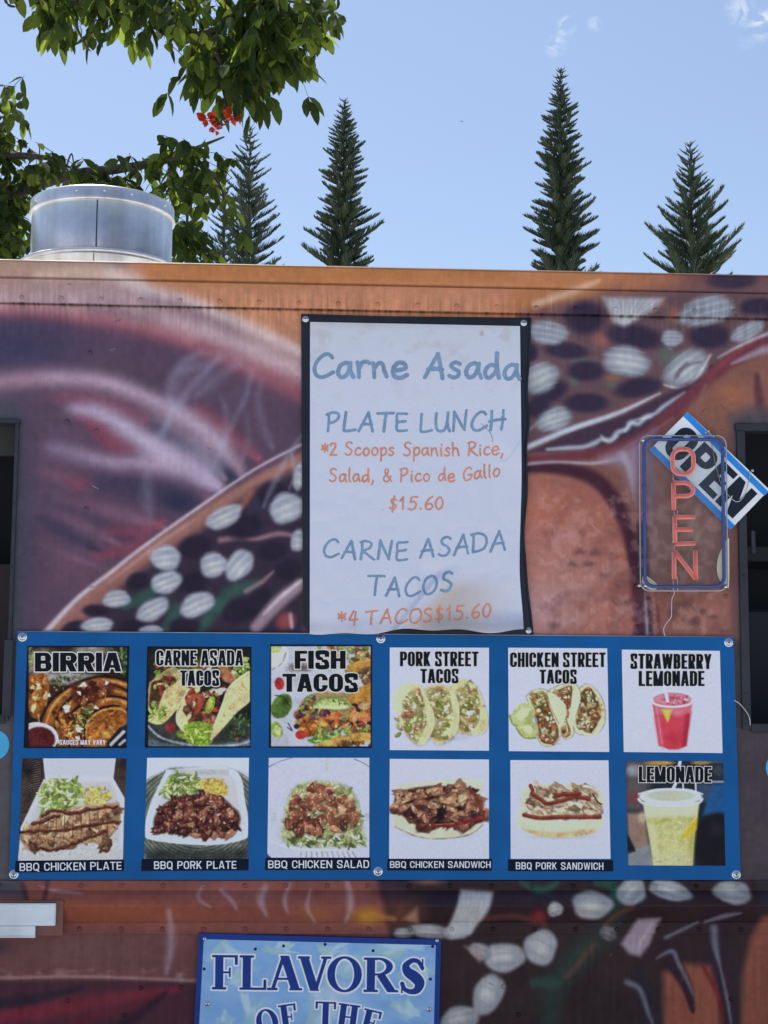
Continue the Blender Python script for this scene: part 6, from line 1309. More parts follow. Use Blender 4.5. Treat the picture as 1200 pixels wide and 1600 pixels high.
# brush handwriting: every glyph a few strokes (y up, cap height 1)
HWG = {
 'C': (.80, [[(.74, .84), (.62, .97), (.42, .95), (.18, .70), (.06, .36), (.16, .07), (.42, .02), (.80, .24)]]),
 'a': (.62, [[(.50, .50), (.34, .60), (.12, .46), (.04, .20), (.16, .02), (.36, .12), (.50, .44)], [(.52, .58), (.50, .30), (.60, .02)]]),
 'r': (.50, [[(.06, .58), (.10, .30), (.10, .0)], [(.10, .32), (.24, .56), (.40, .60), (.50, .54)]]),
 'n': (.62, [[(.06, .60), (.08, .30), (.08, .0)], [(.08, .34), (.26, .58), (.42, .54), (.48, .28), (.56, .02)]]),
 'e': (.60, [[(.08, .28), (.34, .32), (.52, .40), (.44, .58), (.22, .58), (.06, .34), (.12, .06), (.34, .0), (.58, .12)]]),
 'A': (.80, [[(.02, 0), (.26, .52), (.48, 1.0)], [(.48, 1.0), (.60, .48), (.70, .0)], [(.14, .34), (.40, .38), (.66, .36)]]),
 's': (.50, [[(.44, .54), (.28, .62), (.10, .50), (.20, .36), (.38, .24), (.34, .06), (.16, .0), (.02, .08)]]),
 'd': (.64, [[(.46, .46), (.30, .54), (.08, .36), (.06, .10), (.22, .02), (.42, .22), (.50, .40)], [(.52, 1.0), (.50, .5), (.56, .02)]]),
 'P': (.66, [[(.12, .92), (.10, .5), (.04, .0)], [(.02, .90), (.30, 1.0), (.58, .92), (.58, .68), (.34, .48), (.10, .44)]]),
 'L': (.62, [[(.14, 1.0), (.08, .5), (.04, .10), (.08, .03), (.32, .02), (.60, .08)]]),
 'T': (.76, [[(.0, .92), (.36, .95), (.78, .98)], [(.42, .95), (.36, .5), (.32, .0)]]),
 'E': (.66, [[(.62, .96), (.34, .96), (.12, .92), (.10, .5), (.08, .06), (.30, .0), (.60, .04)], [(.12, .50), (.34, .52), (.54, .54)]]),
 'U': (.72, [[(.08, .98), (.04, .5), (.10, .10), (.30, .0), (.50, .14), (.62, .6), (.66, 1.0)], [(.62, .5), (.64, .2), (.72, .0)]]),
 'N': (.76, [[(.04, .0), (.10, .5), (.14, 1.0)], [(.14, 1.0), (.36, .5), (.58, .02)], [(.58, .02), (.64, .5), (.72, 1.02)]]),
 'H': (.74, [[(.10, .98), (.10, .5), (.06, .0)], [(.66, 1.0), (.64, .5), (.58, .0)], [(.0, .44), (.36, .52), (.76, .54)]]),
 'O': (.78, [[(.44, .96), (.18, .84), (.04, .46), (.14, .08), (.40, .02), (.66, .22), (.74, .60), (.60, .92), (.40, .96)]]),
 'S': (.62, [[(.56, .86), (.38, .98), (.16, .88), (.14, .66), (.36, .50), (.52, .30), (.42, .06), (.20, .0), (.02, .10)]]),
 'R': (.72, [[(.10, .96), (.10, .5), (.04, .0)], [(.02, .92), (.30, 1.0), (.56, .88), (.48, .62), (.12, .46)], [(.14, .46), (.40, .24), (.70, .0)]]),
 'D': (.76, [[(.10, .96), (.08, .5), (.04, .04)], [(.0, .94), (.34, .98), (.64, .80), (.70, .46), (.52, .14), (.04, .03)]]),
 'G': (.76, [[(.70, .82), (.54, .98), (.26, .90), (.06, .50), (.14, .08), (.44, .02), (.66, .20), (.68, .42)], [(.42, .40), (.60, .44), (.76, .42)]]),
 '*': (.50, [[(.26, .94), (.24, .6), (.22, .26)], [(.02, .80), (.26, .58), (.48, .38)], [(.02, .46), (.26, .60), (.50, .80)], [(.04, .62), (.26, .60), (.46, .58)]]),
 '2': (.54, [[(.06, .78), (.20, .96), (.42, .92), (.46, .70), (.28, .36), (.04, .04), (.28, .06), (.54, .04)]]),
 'c': (.54, [[(.48, .50), (.34, .60), (.12, .44), (.06, .18), (.22, .0), (.50, .10)]]),
 'o': (.58, [[(.30, .60), (.10, .44), (.06, .16), (.24, .0), (.46, .14), (.50, .42), (.30, .60)]]),
 'p': (.60, [[(.08, .56), (.10, .1), (.08, -.40)], [(.10, .40), (.30, .60), (.50, .46), (.44, .14), (.24, .02), (.10, .12)]]),
 'i': (.26, [[(.12, .56), (.11, .3), (.14, .0)], [(.14, .80), (.15, .77)]]),
 'h': (.62, [[(.08, 1.0), (.08, .5), (.06, .0)], [(.08, .34), (.26, .56), (.44, .50), (.48, .26), (.54, .0)]]),
 ',': (.26, [[(.16, .10), (.14, -.04), (.04, -.22)]]),
 'l': (.28, [[(.12, 1.02), (.10, .5), (.12, .10), (.22, .0)]]),
 '&': (.74, [[(.70, .02), (.42, .40), (.20, .74), (.30, .98), (.48, .88), (.38, .62), (.12, .36), (.10, .10), (.34, .0), (.56, .18), (.66, .40)]]),
 '$': (.56, [[(.48, .78), (.32, .90), (.12, .78), (.20, .56), (.40, .40), (.44, .20), (.26, .08), (.04, .18)], [(.32, 1.10), (.26, .5), (.22, -.14)]]),
 '1': (.40, [[(.06, .70), (.22, .90), (.28, 1.0)], [(.28, 1.0), (.24, .5), (.22, .0)]]),
 '5': (.58, [[(.56, .96), (.34, .96), (.20, .94)], [(.20, .94), (.16, .74), (.14, .56)], [(.14, .56), (.36, .60), (.50, .40), (.42, .10), (.20, .0), (.02, .08)]]),
 '.': (.24, [[(.10, .04), (.12, .03)]]),
 '6': (.56, [[(.48, .98), (.24, .76), (.06, .36), (.12, .06), (.32, .0), (.50, .18), (.44, .40), (.24, .42), (.08, .24)]]),
 '0': (.60, [[(.32, .96), (.12, .74), (.06, .30), (.22, .02), (.44, .16), (.54, .60), (.44, .92), (.30, .96)]]),
 '4': (.60, [[(.30, .98), (.14, .60), (.06, .34), (.30, .34), (.58, .40)], [(.46, .96), (.42, .5), (.38, -.04)]]),
}
def handwrite(text, x0, x1, base, H, r, mat, jit=1, space=.42, track=.13):
    """base: photo heights of the writing line at points along it"""
    rr = random.Random(hash(len(text)*31+int(x0))); wd = [space if ch == ' ' else HWG[ch][0]*(.95 if ch.islower() else 1) for ch in text]
    tot = sum(wd)+track*(len(text)-1); k = (x1-x0)/(tot*H)
    words = [[]]; x = 0
    for ch, w_ in zip(text, wd):
        if ch == ' ': words.append([])
        if ch != ' ':
            g = HWG[ch]; rot = rr.uniform(-.05, .05); dy = rr.uniform(-.03, .03); sc = rr.uniform(.95, 1.05)
            for st in g[1]:
                q = []
                for (a, b_) in st:
                    a2 = a*sc-b_*rot; b2 = b_*sc+a*rot+dy
                    xx = x0+(x+a2)*H*k; u = (xx-x0)/(x1-x0); yb = np.interp(u, np.linspace(0, 1, len(base)), base)
                    q.append((xx, yb-b2*H))
                words[-1].append(catmull(q, 6) if len(q) > 2 else q)
        x += w_+track
    for strokes in words:
        xs_ = np.arange(min(p[0] for st in strokes for p in st)-6, max(p[0] for st in strokes for p in st)+7, .55); ys_ = np.arange(min(base)-H*1.25-3, max(base)+H*.45+3, .55); X, Y = np.meshgrid(xs_, ys_); D = np.full(X.shape, 1e9)
        for i, st in enumerate(strokes):
            a = np.array(st); b0, b1 = a.min(0)-r-3, a.max(0)+r+3
            c0, c1 = np.searchsorted(xs_, [b0[0], b1[0]]); r0, r1 = np.searchsorted(ys_, [b0[1], b1[1]])
            q = (slice(r0, r1), slice(c0, c1)); D[q] = np.minimum(D[q], path_d(X[q], Y[q], st, r*(.9+.2*((i*7) % 5)/5)))
        D += (fbm(X/2.2, Y/2.2, 4, 2)-.5)*.9           # dry-brush edges
        P, f = iso_mesh(X, Y, D); keep = P
        A = on_paper(P[:, 0], P[:, 1], -.0006)
        o = make('handwriting', np.array(A)-np.array(po.location), [q[::-1] for q in f], mat, None); o.parent = sheet; o['label'] = 'handwritten line in '+('blue' if mat is M['ink_blue'] else 'orange')
HB, HO = M['ink_blue'], M['ink_orange']
handwrite('Carne Asada', 488.5, 811, [589, 590, 590, 591, 592], 38.5, 3.3, HB)
handwrite('PLATE LUNCH', 511, 788, [674, 673, 675, 674, 670], 29, 2.25, HB, space=.3)
handwrite('*2 Scoops Spanish Rice,', 503, 787, [711, 712, 712, 711], 20.5, 1.5, HO)
handwrite('Salad, & Pico de Gallo', 515, 781, [752, 753, 752, 752, 744], 20.5, 1.5, HO)
handwrite('$15.60', 608, 694, [797, 796, 796], 20, 1.5, HO)
handwrite('CARNE ASADA', 504, 791, [870, 873, 875, 871, 864, 859], 29, 2.1, HB, space=.3)
handwrite('TACOS', 575, 708, [929, 932, 930, 922], 30, 2.1, HB)
handwrite('*4 TACOS$15.60', 529, 768, [977, 975, 973, 968, 964], 22, 1.55, HO, space=.26)
for (x, y) in ((477.5, 498.5), (818.5, 504.5)): screw(po, x, y, -.0115, .0085)
screw(po, 826, 985, -.012, .008)

# ---- plastic OPEN plaque on a bead chain, tilted
pq = thing('open_plaque', tuple(V3(1105, 735, 0)), 'tilted white OPEN plaque with blue edges, half behind the neon sign', 'plaque')
PA, PB_, PC_, PD_ = np.array((1015, 703.)), np.array((1074.5, 643.8)), np.array((1202, 765.)), np.array((1141.5, 827.5))   # left, top, right, bottom
yq = -.026
slab_px('panel', [tuple(p) for p in (PA, PD_, PC_, PB_)], yq, yq+.004, M['plaque_white'], pq)
ex = (PD_-PA)/np.linalg.norm(PD_-PA); ey = (PB_-PA)/np.linalg.norm(PB_-PA); Lx = np.linalg.norm(PD_-PA); Ly = np.linalg.norm(PB_-PA)
loc2 = lambda a, b_: tuple(PA+ex*a+ey*b_)
for (b0, b1) in ((0, 9.5), (Ly-9.5, Ly)):
    slab_px('blue_stripe', [loc2(.3, b0), loc2(Lx-.3, b0), loc2(Lx+.2, b1), loc2(.2, b1)], yq-.0006, yq+.0002, M['plaque_blue'], pq)
X, Y, D = block_text('OPEN', 55, Lx-20, .235, gap=.07, ht=.19, step=.7, pad=3)
put_iso('lettering', X, Y, D, lambda x, y: (PA[0]+ex[0]*(x+10)+ey[0]*(y+14.5), PA[1]+ex[1]*(x+10)+ey[1]*(y+14.5)), yq-.0008, M['plaque_black'], pq)
pa, pb = np.array((1107, 672.)), np.array((1172, 738.))
ch = [(1107, 672), (1113, 700), (1119, 730), (1128, 760), (1140, 776), (1152, 784), (1163, 774), (1170, 752), (1172, 738)]
bp = [at(x, y, yq-.004) for x, y in catmull(ch, 9)]
mb = MB()
for i, p in enumerate(bp[::1]): mb.lathe([(0, -.0022), (.0016, -.0016), (.0022, 0), (.0016, .0016), (0, .0022)], p, 'Z', 6)
mb.tube(bp, .0007, 4); make('bead_chain', mb.v, mb.f, M['chrome'], pq, True)
for (x, y) in ((1107, 674), (1103, 676), (1172, 738), (1176, 735)): screw(pq, x, y, yq-.001, .0052, False)

# ---- upright neon sign
ns = thing('neon_sign', tuple(V3(1069, 800, 0)), 'upright neon OPEN sign with pink letters in a blue rounded tube frame', 'neon sign')
def n_px(x, y): return (970+x/4.209, 620+y/4.209)
yn = -.052; 
def rounded(x0, y0, x1, y1, r, k=8):
    o = []
    for cx_, cy_, a0 in ((x1-r, y0+r, -90), (x1-r, y1-r, 0), (x0+r, y1-r, 90), (x0+r, y0+r, 180)):
        for i in range(k+1): a = R_(a0+90*i/k); o.append((cx_+r*math.cos(a), cy_+r*math.sin(a)))
    return o
def warp(p):   # the sign hangs almost plumb: its right side sits a little lower and its foot a little to the right
    x, y = p; return n_px(x+(y-255)*.012*(1 if x > 400 else .6), y)
ol = [warp(p) for p in rounded(122, 256, 692, 1276, 60)]
slab_px('acrylic_panel', ol[::-1], yn+.010, yn+.014, M['acrylic'], ns)
mb = MB(); ring = [at(*p, yn+.012) for p in ol]; mb.tube(ring+[ring[0]], .0021, 6); make('panel_rim', mb.v, mb.f, M['acrylic_edge'], ns, True)
bl = [warp(p) for p in rounded(152, 280, 668, 1248, 62)]; ring = [at(*p, yn) for p in bl]
mb = MB(); mb.tube(ring+[ring[0], ring[1]], .0062, 10); make('tube_frame', mb.v, mb.f, M['neon_border'], ns, True)
def neon(name, paths, rad, mat, y):
    mb = MB()
    for p in paths: mb.tube([at(*n_px(*q), y) for q in p], rad, 8)
    return make(name, mb.v, mb.f, mat, ns, True)
def smooth_corners(p): return p
LET = {'O': [[(p[0], p[1]) for p in rounded(340, 344, 478, 508, 56)]+[(422, 344)]],
       'P': [[(349, 745), (347, 640), (346, 566)], [(346, 566), (420, 566), (452, 574), (474, 598), (476, 618), (466, 640), (440, 652), (349, 654)]],
       'E': [[(488, 790), (354, 792)], [(354, 784), (356, 962)], [(358, 968), (488, 964)], [(358, 874), (472, 873)]],
       'N': [[(350, 1200), (350, 1020)], [(350, 1012), (492, 1196)], [(494, 1200), (488, 1012)]]}
for k, pts in LET.items():
    o = neon('letter', pts, .0084, M['neon_pink'], yn+.002)
    mb = MB()
    for p in pts: mb.tube([at(*n_px(*q), yn-.0036) for q in p], 0.0050, 6)
    i_ = make('inner_tube', np.array(mb.v)-np.array(ns.location), mb.f, M['neon_red'], None, True); i_.parent = o
neon('tube_link', [[(343, 510), (345, 560)], [(350, 745), (352, 790)], [(354, 965), (350, 1012)], [(345, 1200), (345, 1275)], [(372, 745), (374, 800)], [(372, 1180), (374, 1275)]], .0012, M['cable'], yn+.006)
for (x, y) in ((145, 287), (162, 1243), (690, 1250), (122, 1242)): 
    p = V3(*n_px(x, y), yn); mb = MB(); mb.lathe([(0, -.004), (.0045, -.0035), (.006, -.001), (.006, .05)], p, 'Y', 12); make('standoff', mb.v, mb.f, M['chrome'], ns, True)
for pts in ([(712, 930), (712, 1235), (690, 1235), (650, 1205), (632, 1130), (645, 1040), (690, 950)], [(150, 1165), (215, 1210), (240, 1240), (225, 1272), (180, 1262), (140, 1222)]):
    slab_px('loose_film', [n_px(*p) for p in catmull(pts+[pts[0]], 5)[:-1]], yn+.0155, yn+.0165, M['film_white'], ns)
cab = [n_px(*p) for p in ((352, 1276), (350, 1300), (336, 1330), (334, 1400), (330, 1450), (300, 1490), (282, 1525), (286, 1560), (292, 1574))]
mb = MB(); mb.tube([at(x, y, -.006 if i > 2 else yn+.016+.008*i) for i, (x, y) in enumerate(catmull(cab, 4)[::1])] if False else [at(x, y, -.02) for x, y in catmull(cab, 5)], .0016, 5); make('power_cord', mb.v, mb.f, M['cable'], ns, True)
cw = thing('loose_wire', tuple(V3(1160, 1110, 0)), 'short pale loose wire hooked between the blue menu board and the right window', 'wire')
mb = MB(); mb.tube([at(x, y, -.018) for x, y in catmull([(1147, 1094), (1156, 1100), (1166, 1112), (1171, 1122), (1172, 1133)], 5)], .0017, 5); make('wire', mb.v, mb.f, M['cable'], cw, True)

# ---- world-map sign at the bottom
fs = thing('flavors_sign', tuple(V3(495, 1640, 0)), 'light blue sign reading FLAVORS OF THE over a faded world map', 'sign')
FQ = np.array([(311, 1458.5), (689, 1468.5), (683, 1735), (296, 1735)], float); yf = -.016
slab_px('panel', [tuple(p) for p in FQ[[3, 2, 1, 0]]], yf, -.001, M['navy'], fs)
n1, n2 = 240, 180; U, Vv = np.meshgrid(np.linspace(.021, .979, n1), np.linspace(.032, .968, n2))
XY = (FQ[0]*((1-U)*(1-Vv))[..., None]+FQ[1]*(U*(1-Vv))[..., None]+FQ[2]*(U*Vv)[..., None]+FQ[3]*((1-U)*Vv)[..., None])
c = Canvas(XY[..., 0], XY[..., 1], (104, 148, 204)); c.view(2, 0, 1360)
c.C += ((150, 184, 226)-c.C)*(.7*fbm(c.X/60, c.Y/30, 4))[..., None]
land = ((132, 172, 200), (146, 180, 190), (166, 194, 220))
for i, (x, y, rx, ry) in enumerate(((720, 255, 90, 40), (760, 330, 50, 40), (860, 240, 60, 24), (790, 440, 40, 70), (1090, 300, 110, 50), (1000, 420, 60, 90), (1230, 250, 110, 40), (1300, 330, 60, 60), (1040, 250, 60, 24), (1270, 440, 60, 40), (700, 470, 30, 30))):
    for k in range(7):
        rr = random.Random(i*10+k); c.blob(x+rr.uniform(-.6, .6)*rx, y+rr.uniform(-.6, .6)*ry, rx*rr.uniform(.3, .6), ry*rr.uniform(.3, .7), land[(i+k) % 3], .75, rr.uniform(-30, 30), .5, .3, k)
c.blob(1050, 390, 120, 60, (176, 192, 226), .6, 0, 1)
for k in range(12): c.stroke([(800+k*30, 330+k*2), (815+k*30, 300)], 4, (150, 170, 210), .4, 1)
id_ = np.arange(n1*n2).reshape(n2, n1); Fq = np.stack([id_[:-1, :-1], id_[1:, :-1], id_[1:, 1:], id_[:-1, 1:]], -1).reshape(-1, 4)
fp = make('map_print', at(XY[..., 0], XY[..., 1], yf-.0006).reshape(-1, 3), Fq, M['print'], fs, False, c.pigments().reshape(-1, 3))
def serif_glyph(ch, X, Y, W, H):
    T, s, q = H*.235, H*.085, H*.07       # thick, thin, serif
    bx = lambda a, b_, c_, d: box_d(X, Y, a, b_, c_, d)
    def stem(x, t=T, foot=True, headf=True, e=H*.09):
        d = bx(x, 0, x+t, H)
        if foot: d = mn(d, bx(x-e, 0, x+t+e, q))
        if headf: d = mn(d, bx(x-e, H-q, x+t+e, H))
        return d
    e = H*.09; cl = lambda d: mxm(d, mxm(-Y, Y-H))
    if ch == 'F': return mn(mn(stem(e), bx(e, H-q, W, H)), mn(bx(W-s, H*.72, W, H), mn(bx(e, H*.47, W*.72, H*.53), bx(W*.66, H*.36, W*.73, H*.64))))
    if ch == 'L': return mn(stem(e), mn(bx(e, 0, W, q), bx(W-s, 0, W, H*.3)))
    if ch == 'E': return mn(serif_glyph('F', X, Y, W, H), mn(bx(e, 0, W, q), bx(W-s, 0, W, H*.28)))
    if ch == 'T': return mn(stem(W/2-T/2, headf=False), mn(bx(0, H-q, W, H), mn(bx(0, H*.72, s, H), bx(W-s, H*.72, W, H))))
    if ch == 'H': return mn(mn(stem(e), stem(W-e-T)), bx(e, H*.47, W-e, H*.53))
    if ch == 'A': return mn(mn(cl(seg_d(X, Y, W*.14, -H*.05, W*.48, H*1.04, s*.6)), cl(seg_d(X, Y, W*.47, H*1.06, W*.84, -H*.06, T*.52))), mn(bx(W*.26, H*.30, W*.72, H*.36), mn(bx(0, 0, W*.30, q), bx(W*.64, 0, W, q))))
    if ch == 'V': return mn(mn(cl(seg_d(X, Y, W*.16, H*1.05, W*.53, -H*.06, T*.52)), cl(seg_d(X, Y, W*.52, -H*.04, W*.86, H*1.05, s*.6))), mn(bx(0, H-q, W*.36, H), bx(W*.70, H-q, W, H)))
    if ch == 'O':
        a = (np.hypot((X-W/2)/(W/2), (Y-H/2)/(H*.52))-1)*H*.42; b_ = (np.hypot((X-W/2)/(W/2-T*.95), (Y-H/2)/(H*.52-s*.8))-1)*H*.34
        return mxm(a, -b_)
    if ch == 'R':
        a = mxm((np.hypot((X-W*.42)/(W*.42), (Y-H*.74)/(H*.26))-1)*H*.26, W*.30-X); b_ = (np.hypot((X-W*.40)/(W*.25), (Y-H*.74)/(H*.20))-1)*H*.18
        bowl = mxm(a, -b_); return mn(mn(stem(e), mn(bowl, mn(bx(e, H-q, W*.42, H), bx(e, H*.48, W*.42, H*.53)))), mn(cl(seg_d(X, Y, W*.48, H*.52, W*.86, -H*.05, T*.48)), bx(W*.80, 0, W, q)))
    if ch == 'S':
        p = catmull([(W*.86, H*.74), (W*.70, H*.92), (W*.46, H*.95), (W*.22, H*.80), (W*.30, H*.62), (W*.58, H*.47), (W*.76, H*.30), (W*.66, H*.10), (W*.42, H*.05), (W*.18, H*.12), (W*.08, H*.28)], 5)
        m_ = len(p); d = np.full(X.shape, 1e9)
        for i in range(m_-1):
            u = i/(m_-1); w_ = s*.7+T*.42*math.exp(-((u-.5)/.2)**2); d = np.minimum(d, path_d(X, Y, p[i:i+2], w_))
        return mn(d, mn(bx(W*.84, H*.66, W*.90, H), bx(W*.04, 0, W*.10, H*.34)))
SW = {'F': .74, 'L': .76, 'A': .98, 'V': .92, 'O': .90, 'R': .90, 'S': .68, 'T': .84, 'H': .98, 'E': .78}
def serif_text(text, spots, H, name):
    """spots: (x, baseline y, angle, width) for each letter"""
    step = .4; xs_ = [q[0] for q in spots]; ys_ = [q[1] for q in spots]
    PX, PY = np.meshgrid(np.arange(min(xs_)-14, max(xs_)+72, step), np.arange(min(ys_)-H*1.3, max(ys_)+16, step)); D = np.full(PX.shape, 1e9)
    for ch, (x0, yb, ang, W) in zip(text, spots):
        c_, s_ = math.cos(ang), math.sin(ang); X = (PX-x0)*c_+(PY-yb)*s_; Y = (PX-x0)*s_-(PY-yb)*c_
        k = (X > -12) & (X < W+12); D[k] = np.minimum(D[k], serif_glyph(ch, X[k], Y[k], W, H))
    for lvl, dep, mt, nm in ((D-2.6, yf-.0012, M['letter_rim'], 'letter_outline'), (D, yf-.0016, M['navy'], name)):
        P, f = iso_mesh(PX, PY, lvl)
        o = make(nm, at(P[:, 0], P[:, 1], dep)-np.array(fs.location), f, mt, None); o.parent = fp
serif_text('FLAVORS', [(331, 1546, .012, 40), (374, 1546.5, .012, 42), (417, 1547, .012, 55), (465, 1548, .012, 52), (511, 1549, .012, 54), (568, 1550, .012, 54), (625, 1552, .012, 40)], 54, 'lettering')
arc = []; cx_, cy_, rad = 497, 1850, 246
for ch, xm, W in (('O', 422, 34), ('F', 453, 27), ('T', 508, 32), ('H', 541, 34), ('E', 574, 28)):
    a = math.asin((xm-cx_)/rad)*.75; yb = cy_-math.sqrt(rad**2-(xm-cx_)**2)+1; arc.append((xm-W/2*math.cos(a), yb-W/2*math.sin(a), a, W))
serif_text('OF', arc[:2], 40, 'lettering'); serif_text('THE', arc[2:], 40, 'lettering')
for (x, y) in ((319.5, 1467), (324, 1568.5), (670.5, 1577), (683, 1470)): screw(fs, x, y, yf-.0008, .0065 if y < 1500 else .009, False)
for (x, y) in ((399, 1483), (443, 1478), (508, 1475.5), (583, 1485.5), (319, 1514), (676, 1479), (672.5, 1530)):
    p = V3(x, y, yf-.0012); mb = MB(); mb.lathe([(0, 0), (.0045, 0), (.0052, .0006)], p, 'Y', 12); make('bolt_hole', mb.v, mb.f, M['dark_hole'], fs)
# ------------------------------------------------------------------ broad-leaved flowering tree reaching over the truck from behind
YT = 3.6
class Leaves:
    def __init__(s): s.v = []; s.f = []; s.c = []
    def leaflet(s, p, a, nrm, L, W, fold, tint):
        a = a.normalized(); sd_ = a.cross(nrm)
        if sd_.length < 1e-4: sd_ = a.orthogonal()
        sd_.normalize(); n_ = sd_.cross(a).normalized(); b = len(s.v); droop = L*.16
        us = (0, .22, .5, .78, 1); ws = (0, .78, 1, .66, 0)
        for u in us: s.v.append(p+a*(L*u)-n_*(droop*u*u))
        for sg in (-1, 1):
            for u, w_ in zip(us[1:4], ws[1:4]): s.v.append(p+a*(L*u)-n_*(droop*u*u)+sd_*(sg*W*.5*w_)+n_*(fold*W*w_*.5))
        l, r = b+5, b+8
        s.f += [(b, b+1, l), (b+1, b+2, l+1, l), (b+2, b+3, l+2, l+1), (b+3, b+4, l+2), (b, r, b+1), (b+1, r, r+1, b+2), (b+2, r+1, r+2, b+3), (b+3, r+2, b+4)]
        s.c += [(tint, tint, tint)]*11
def vr(rr, k=1.0): return Vector((rr.gauss(0, k), rr.gauss(0, k), rr.gauss(0, k)))
tt = thing('flowering_tree', tuple(V3(-330, 1100, YT+.3)*1.0), 'broad-leaved tree with drooping leaves and red blossom at upper left', 'tree')
tt.location.z = 0; bpy.context.view_layer.update()
LV = Leaves(); TW = MB(); rr = random.Random(12)
def compound(p, d, L, n, rr, size):
    d = d.normalized(); pts = []
    for i in range(6):
        u = i/5; pts.append(p+d*(L*u)+Vector((0, 0, -1))*(L*.35*u*u))
    TW.tube(pts, [.0018, .0022, .0022, .002, .0018, .0012], 4, False)
    tint0 = rr.random()
    for i in range(n):
        u = .06+.88*i/max(1, n-1); k = min(4, int(u*5)); q = pts[k]+(pts[k+1]-pts[k])*(u*5-k); ax = (pts[k+1]-pts[k]).normalized()
        up = Vector((0, 0, 1))+vr(rr, .25); sdv = ax.cross(up).normalized()
        for sg in (-1, 1):
            a = sdv*sg*.75+ax*.55+Vector((0, 0, -1))*rr.uniform(.15, .9)+vr(rr, .16)
            LV.leaflet(q, a, up+vr(rr, .35), size*rr.uniform(.55, 1.15), size*rr.uniform(.36, .52), rr.uniform(.05, .5), min(1, max(0, tint0*.45+rr.random()*.55)))
    LV.leaflet(pts[-1], (pts[-1]-pts[-2])+vr(rr, .01), Vector((0, 0, 1))+vr(rr, .3), size*1.1, size*.5, .2, tint0)
def fill(poly, n, droop, size=.138, dY=.35, Lr=(.16, .30), out=(0, 0)):
    xs_ = [p[0] for p in poly]; ys_ = [p[1] for p in poly]; k = 0
    while k < n:
        x, y = rr.uniform(min(xs_), max(xs_)), rr.uniform(min(ys_), max(ys_))
        if not poly_in(poly, x, y): continue
        k += 1; y0 = YT+rr.uniform(-dY, dY); p = V3(x, y, y0); a = rr.uniform(0, 6.28)
        d = Vector((math.cos(a)+out[0], math.sin(a)*.8, rr.uniform(-.2, .5)-droop+out[1])); L = rr.uniform(*Lr)
        compound(p-d.normalized()*L*.45, d, L, rr.choice((3, 4, 4, 5)), rr, size)
fill([(262, -30), (540, -30), (520, 22), (478, 40), (492, 80), (470, 105), (440, 100), (395, 130), (352, 140), (318, 132), (285, 110), (272, 70), (290, 50)], 89, .9)
fill([(300, 60), (400, 50), (400, 120), (330, 130)], 22, 1.0); fill([(480, -10), (530, 0), (525, 30), (490, 30)], 5, .3, .10)
fill([(60, -40), (250, -40), (235, 10), (180, 22), (100, 14), (62, 4)], 30, 1.0); fill([(170, 0), (205, 0), (200, 30), (178, 34)], 3, 1.2); fill([(80, 0), (105, 0), (100, 30), (82, 30)], 2, 1.3); fill([(225, -20), (290, -20), (280, 20), (240, 15)], 7, 1.0)
fill([(-60, 118), (22, 126), (36, 160), (14, 180), (-60, 190)], 20, .5, .115); fill([(-60, 180), (25, 200), (20, 260), (50, 262), (88, 236), (108, 262), (60, 285), (0, 290), (-60, 300)], 40, .3, .11)
fill([(-60, 270), (20, 280), (30, 330), (22, 390), (-60, 400)], 44, .5, .12); fill([(-20, 360), (40, 372), (38, 402), (-20, 410)], 17, .6, .12); fill([(100, 240), (146, 262), (150, 280), (100, 285)], 11, .3, .11)
fill([(140, 262), (170, 245), (235, 238), (262, 222), (300, 224), (322, 246), (318, 300), (300, 330), (270, 320), (230, 290), (150, 290)], 40, .35, .12)
fill([(262, 210), (318, 216), (346, 232), (352, 256), (300, 240)], 5, .2, .11); fill([(332, 250), (352, 270), (366, 318), (352, 326), (336, 290)], 4, .8, .115)
fill([(276, 320), (304, 330), (302, 396), (280, 400), (268, 360)], 13, .7, .115); fill([(304, 360), (322, 366), (346, 396), (350, 412), (300, 412)], 4, .5, .11)
fill([(-520, -260), (-60, -260), (-40, -60), (-60, 120), (-520, 120)], 80, .6, .15, .8); fill([(-480, 120), (-70, 120), (-66, 380), (-420, 380)], 70, .6, .14, .8); fill([(-60, -260), (540, -260), (540, -40), (-60, -40)], 70, .7, .14, .6)
fol = make('foliage', [tuple(v) for v in LV.v], LV.f, M['leaf'], tt, False, np.array(LV.c))
TR = MB(); tp = V3(-330, 800, YT+.3)
trunk_pts = [Vector((tp.x, YT+.3, 0)), Vector((tp.x-.05, YT+.28, .9)), Vector((tp.x+.03, YT+.25, 1.9)), Vector((tp.x+.1, YT+.2, 2.8)), Vector((tp.x+.12, YT+.15, 3.6)), Vector((tp.x+.2, YT+.1, 4.6)), Vector((tp.x+.35, YT, 5.4))]
TR.tube(trunk_pts, [.24, .19, .17, .15, .12, .09, .05], 12); TR.build('trunk', M['bark'], tt, True)
def limb(pts, r0, r1, y0=0.0, root=None):
    m_ = catmull(pts, 5); P = [V3(x, y, YT+y0+.06*math.sin(i*.9)) for i, (x, y) in enumerate(m_)]
    if root is not None: P = [trunk_pts[root], trunk_pts[root].lerp(P[0], .5)+Vector((0, 0, .08))]+P
    mb = MB(); mb.tube(P, list(np.linspace(r0, r1, len(P))), 7); mb.build('limb', M['bark'], tt, True)
limb([(-290, 100), (-150, -30), (0, -40), (120, -30), (230, -8), (262, 30), (300, 56), (380, 30), (450, 24)], .07, .008, 0, 5)
limb([(230, -8), (300, -14), (400, -6), (500, 10)], .02, .006, -.1); limb([(300, 56), (340, 90), (352, 150), (346, 190)], .014, .005, -.1)
limb([(0, -40), (10, 4), (27, 10), (22, 4)], .012, .003); limb([(110, -20), (120, 40), (135, 72), (142, 80)], .010, .003)
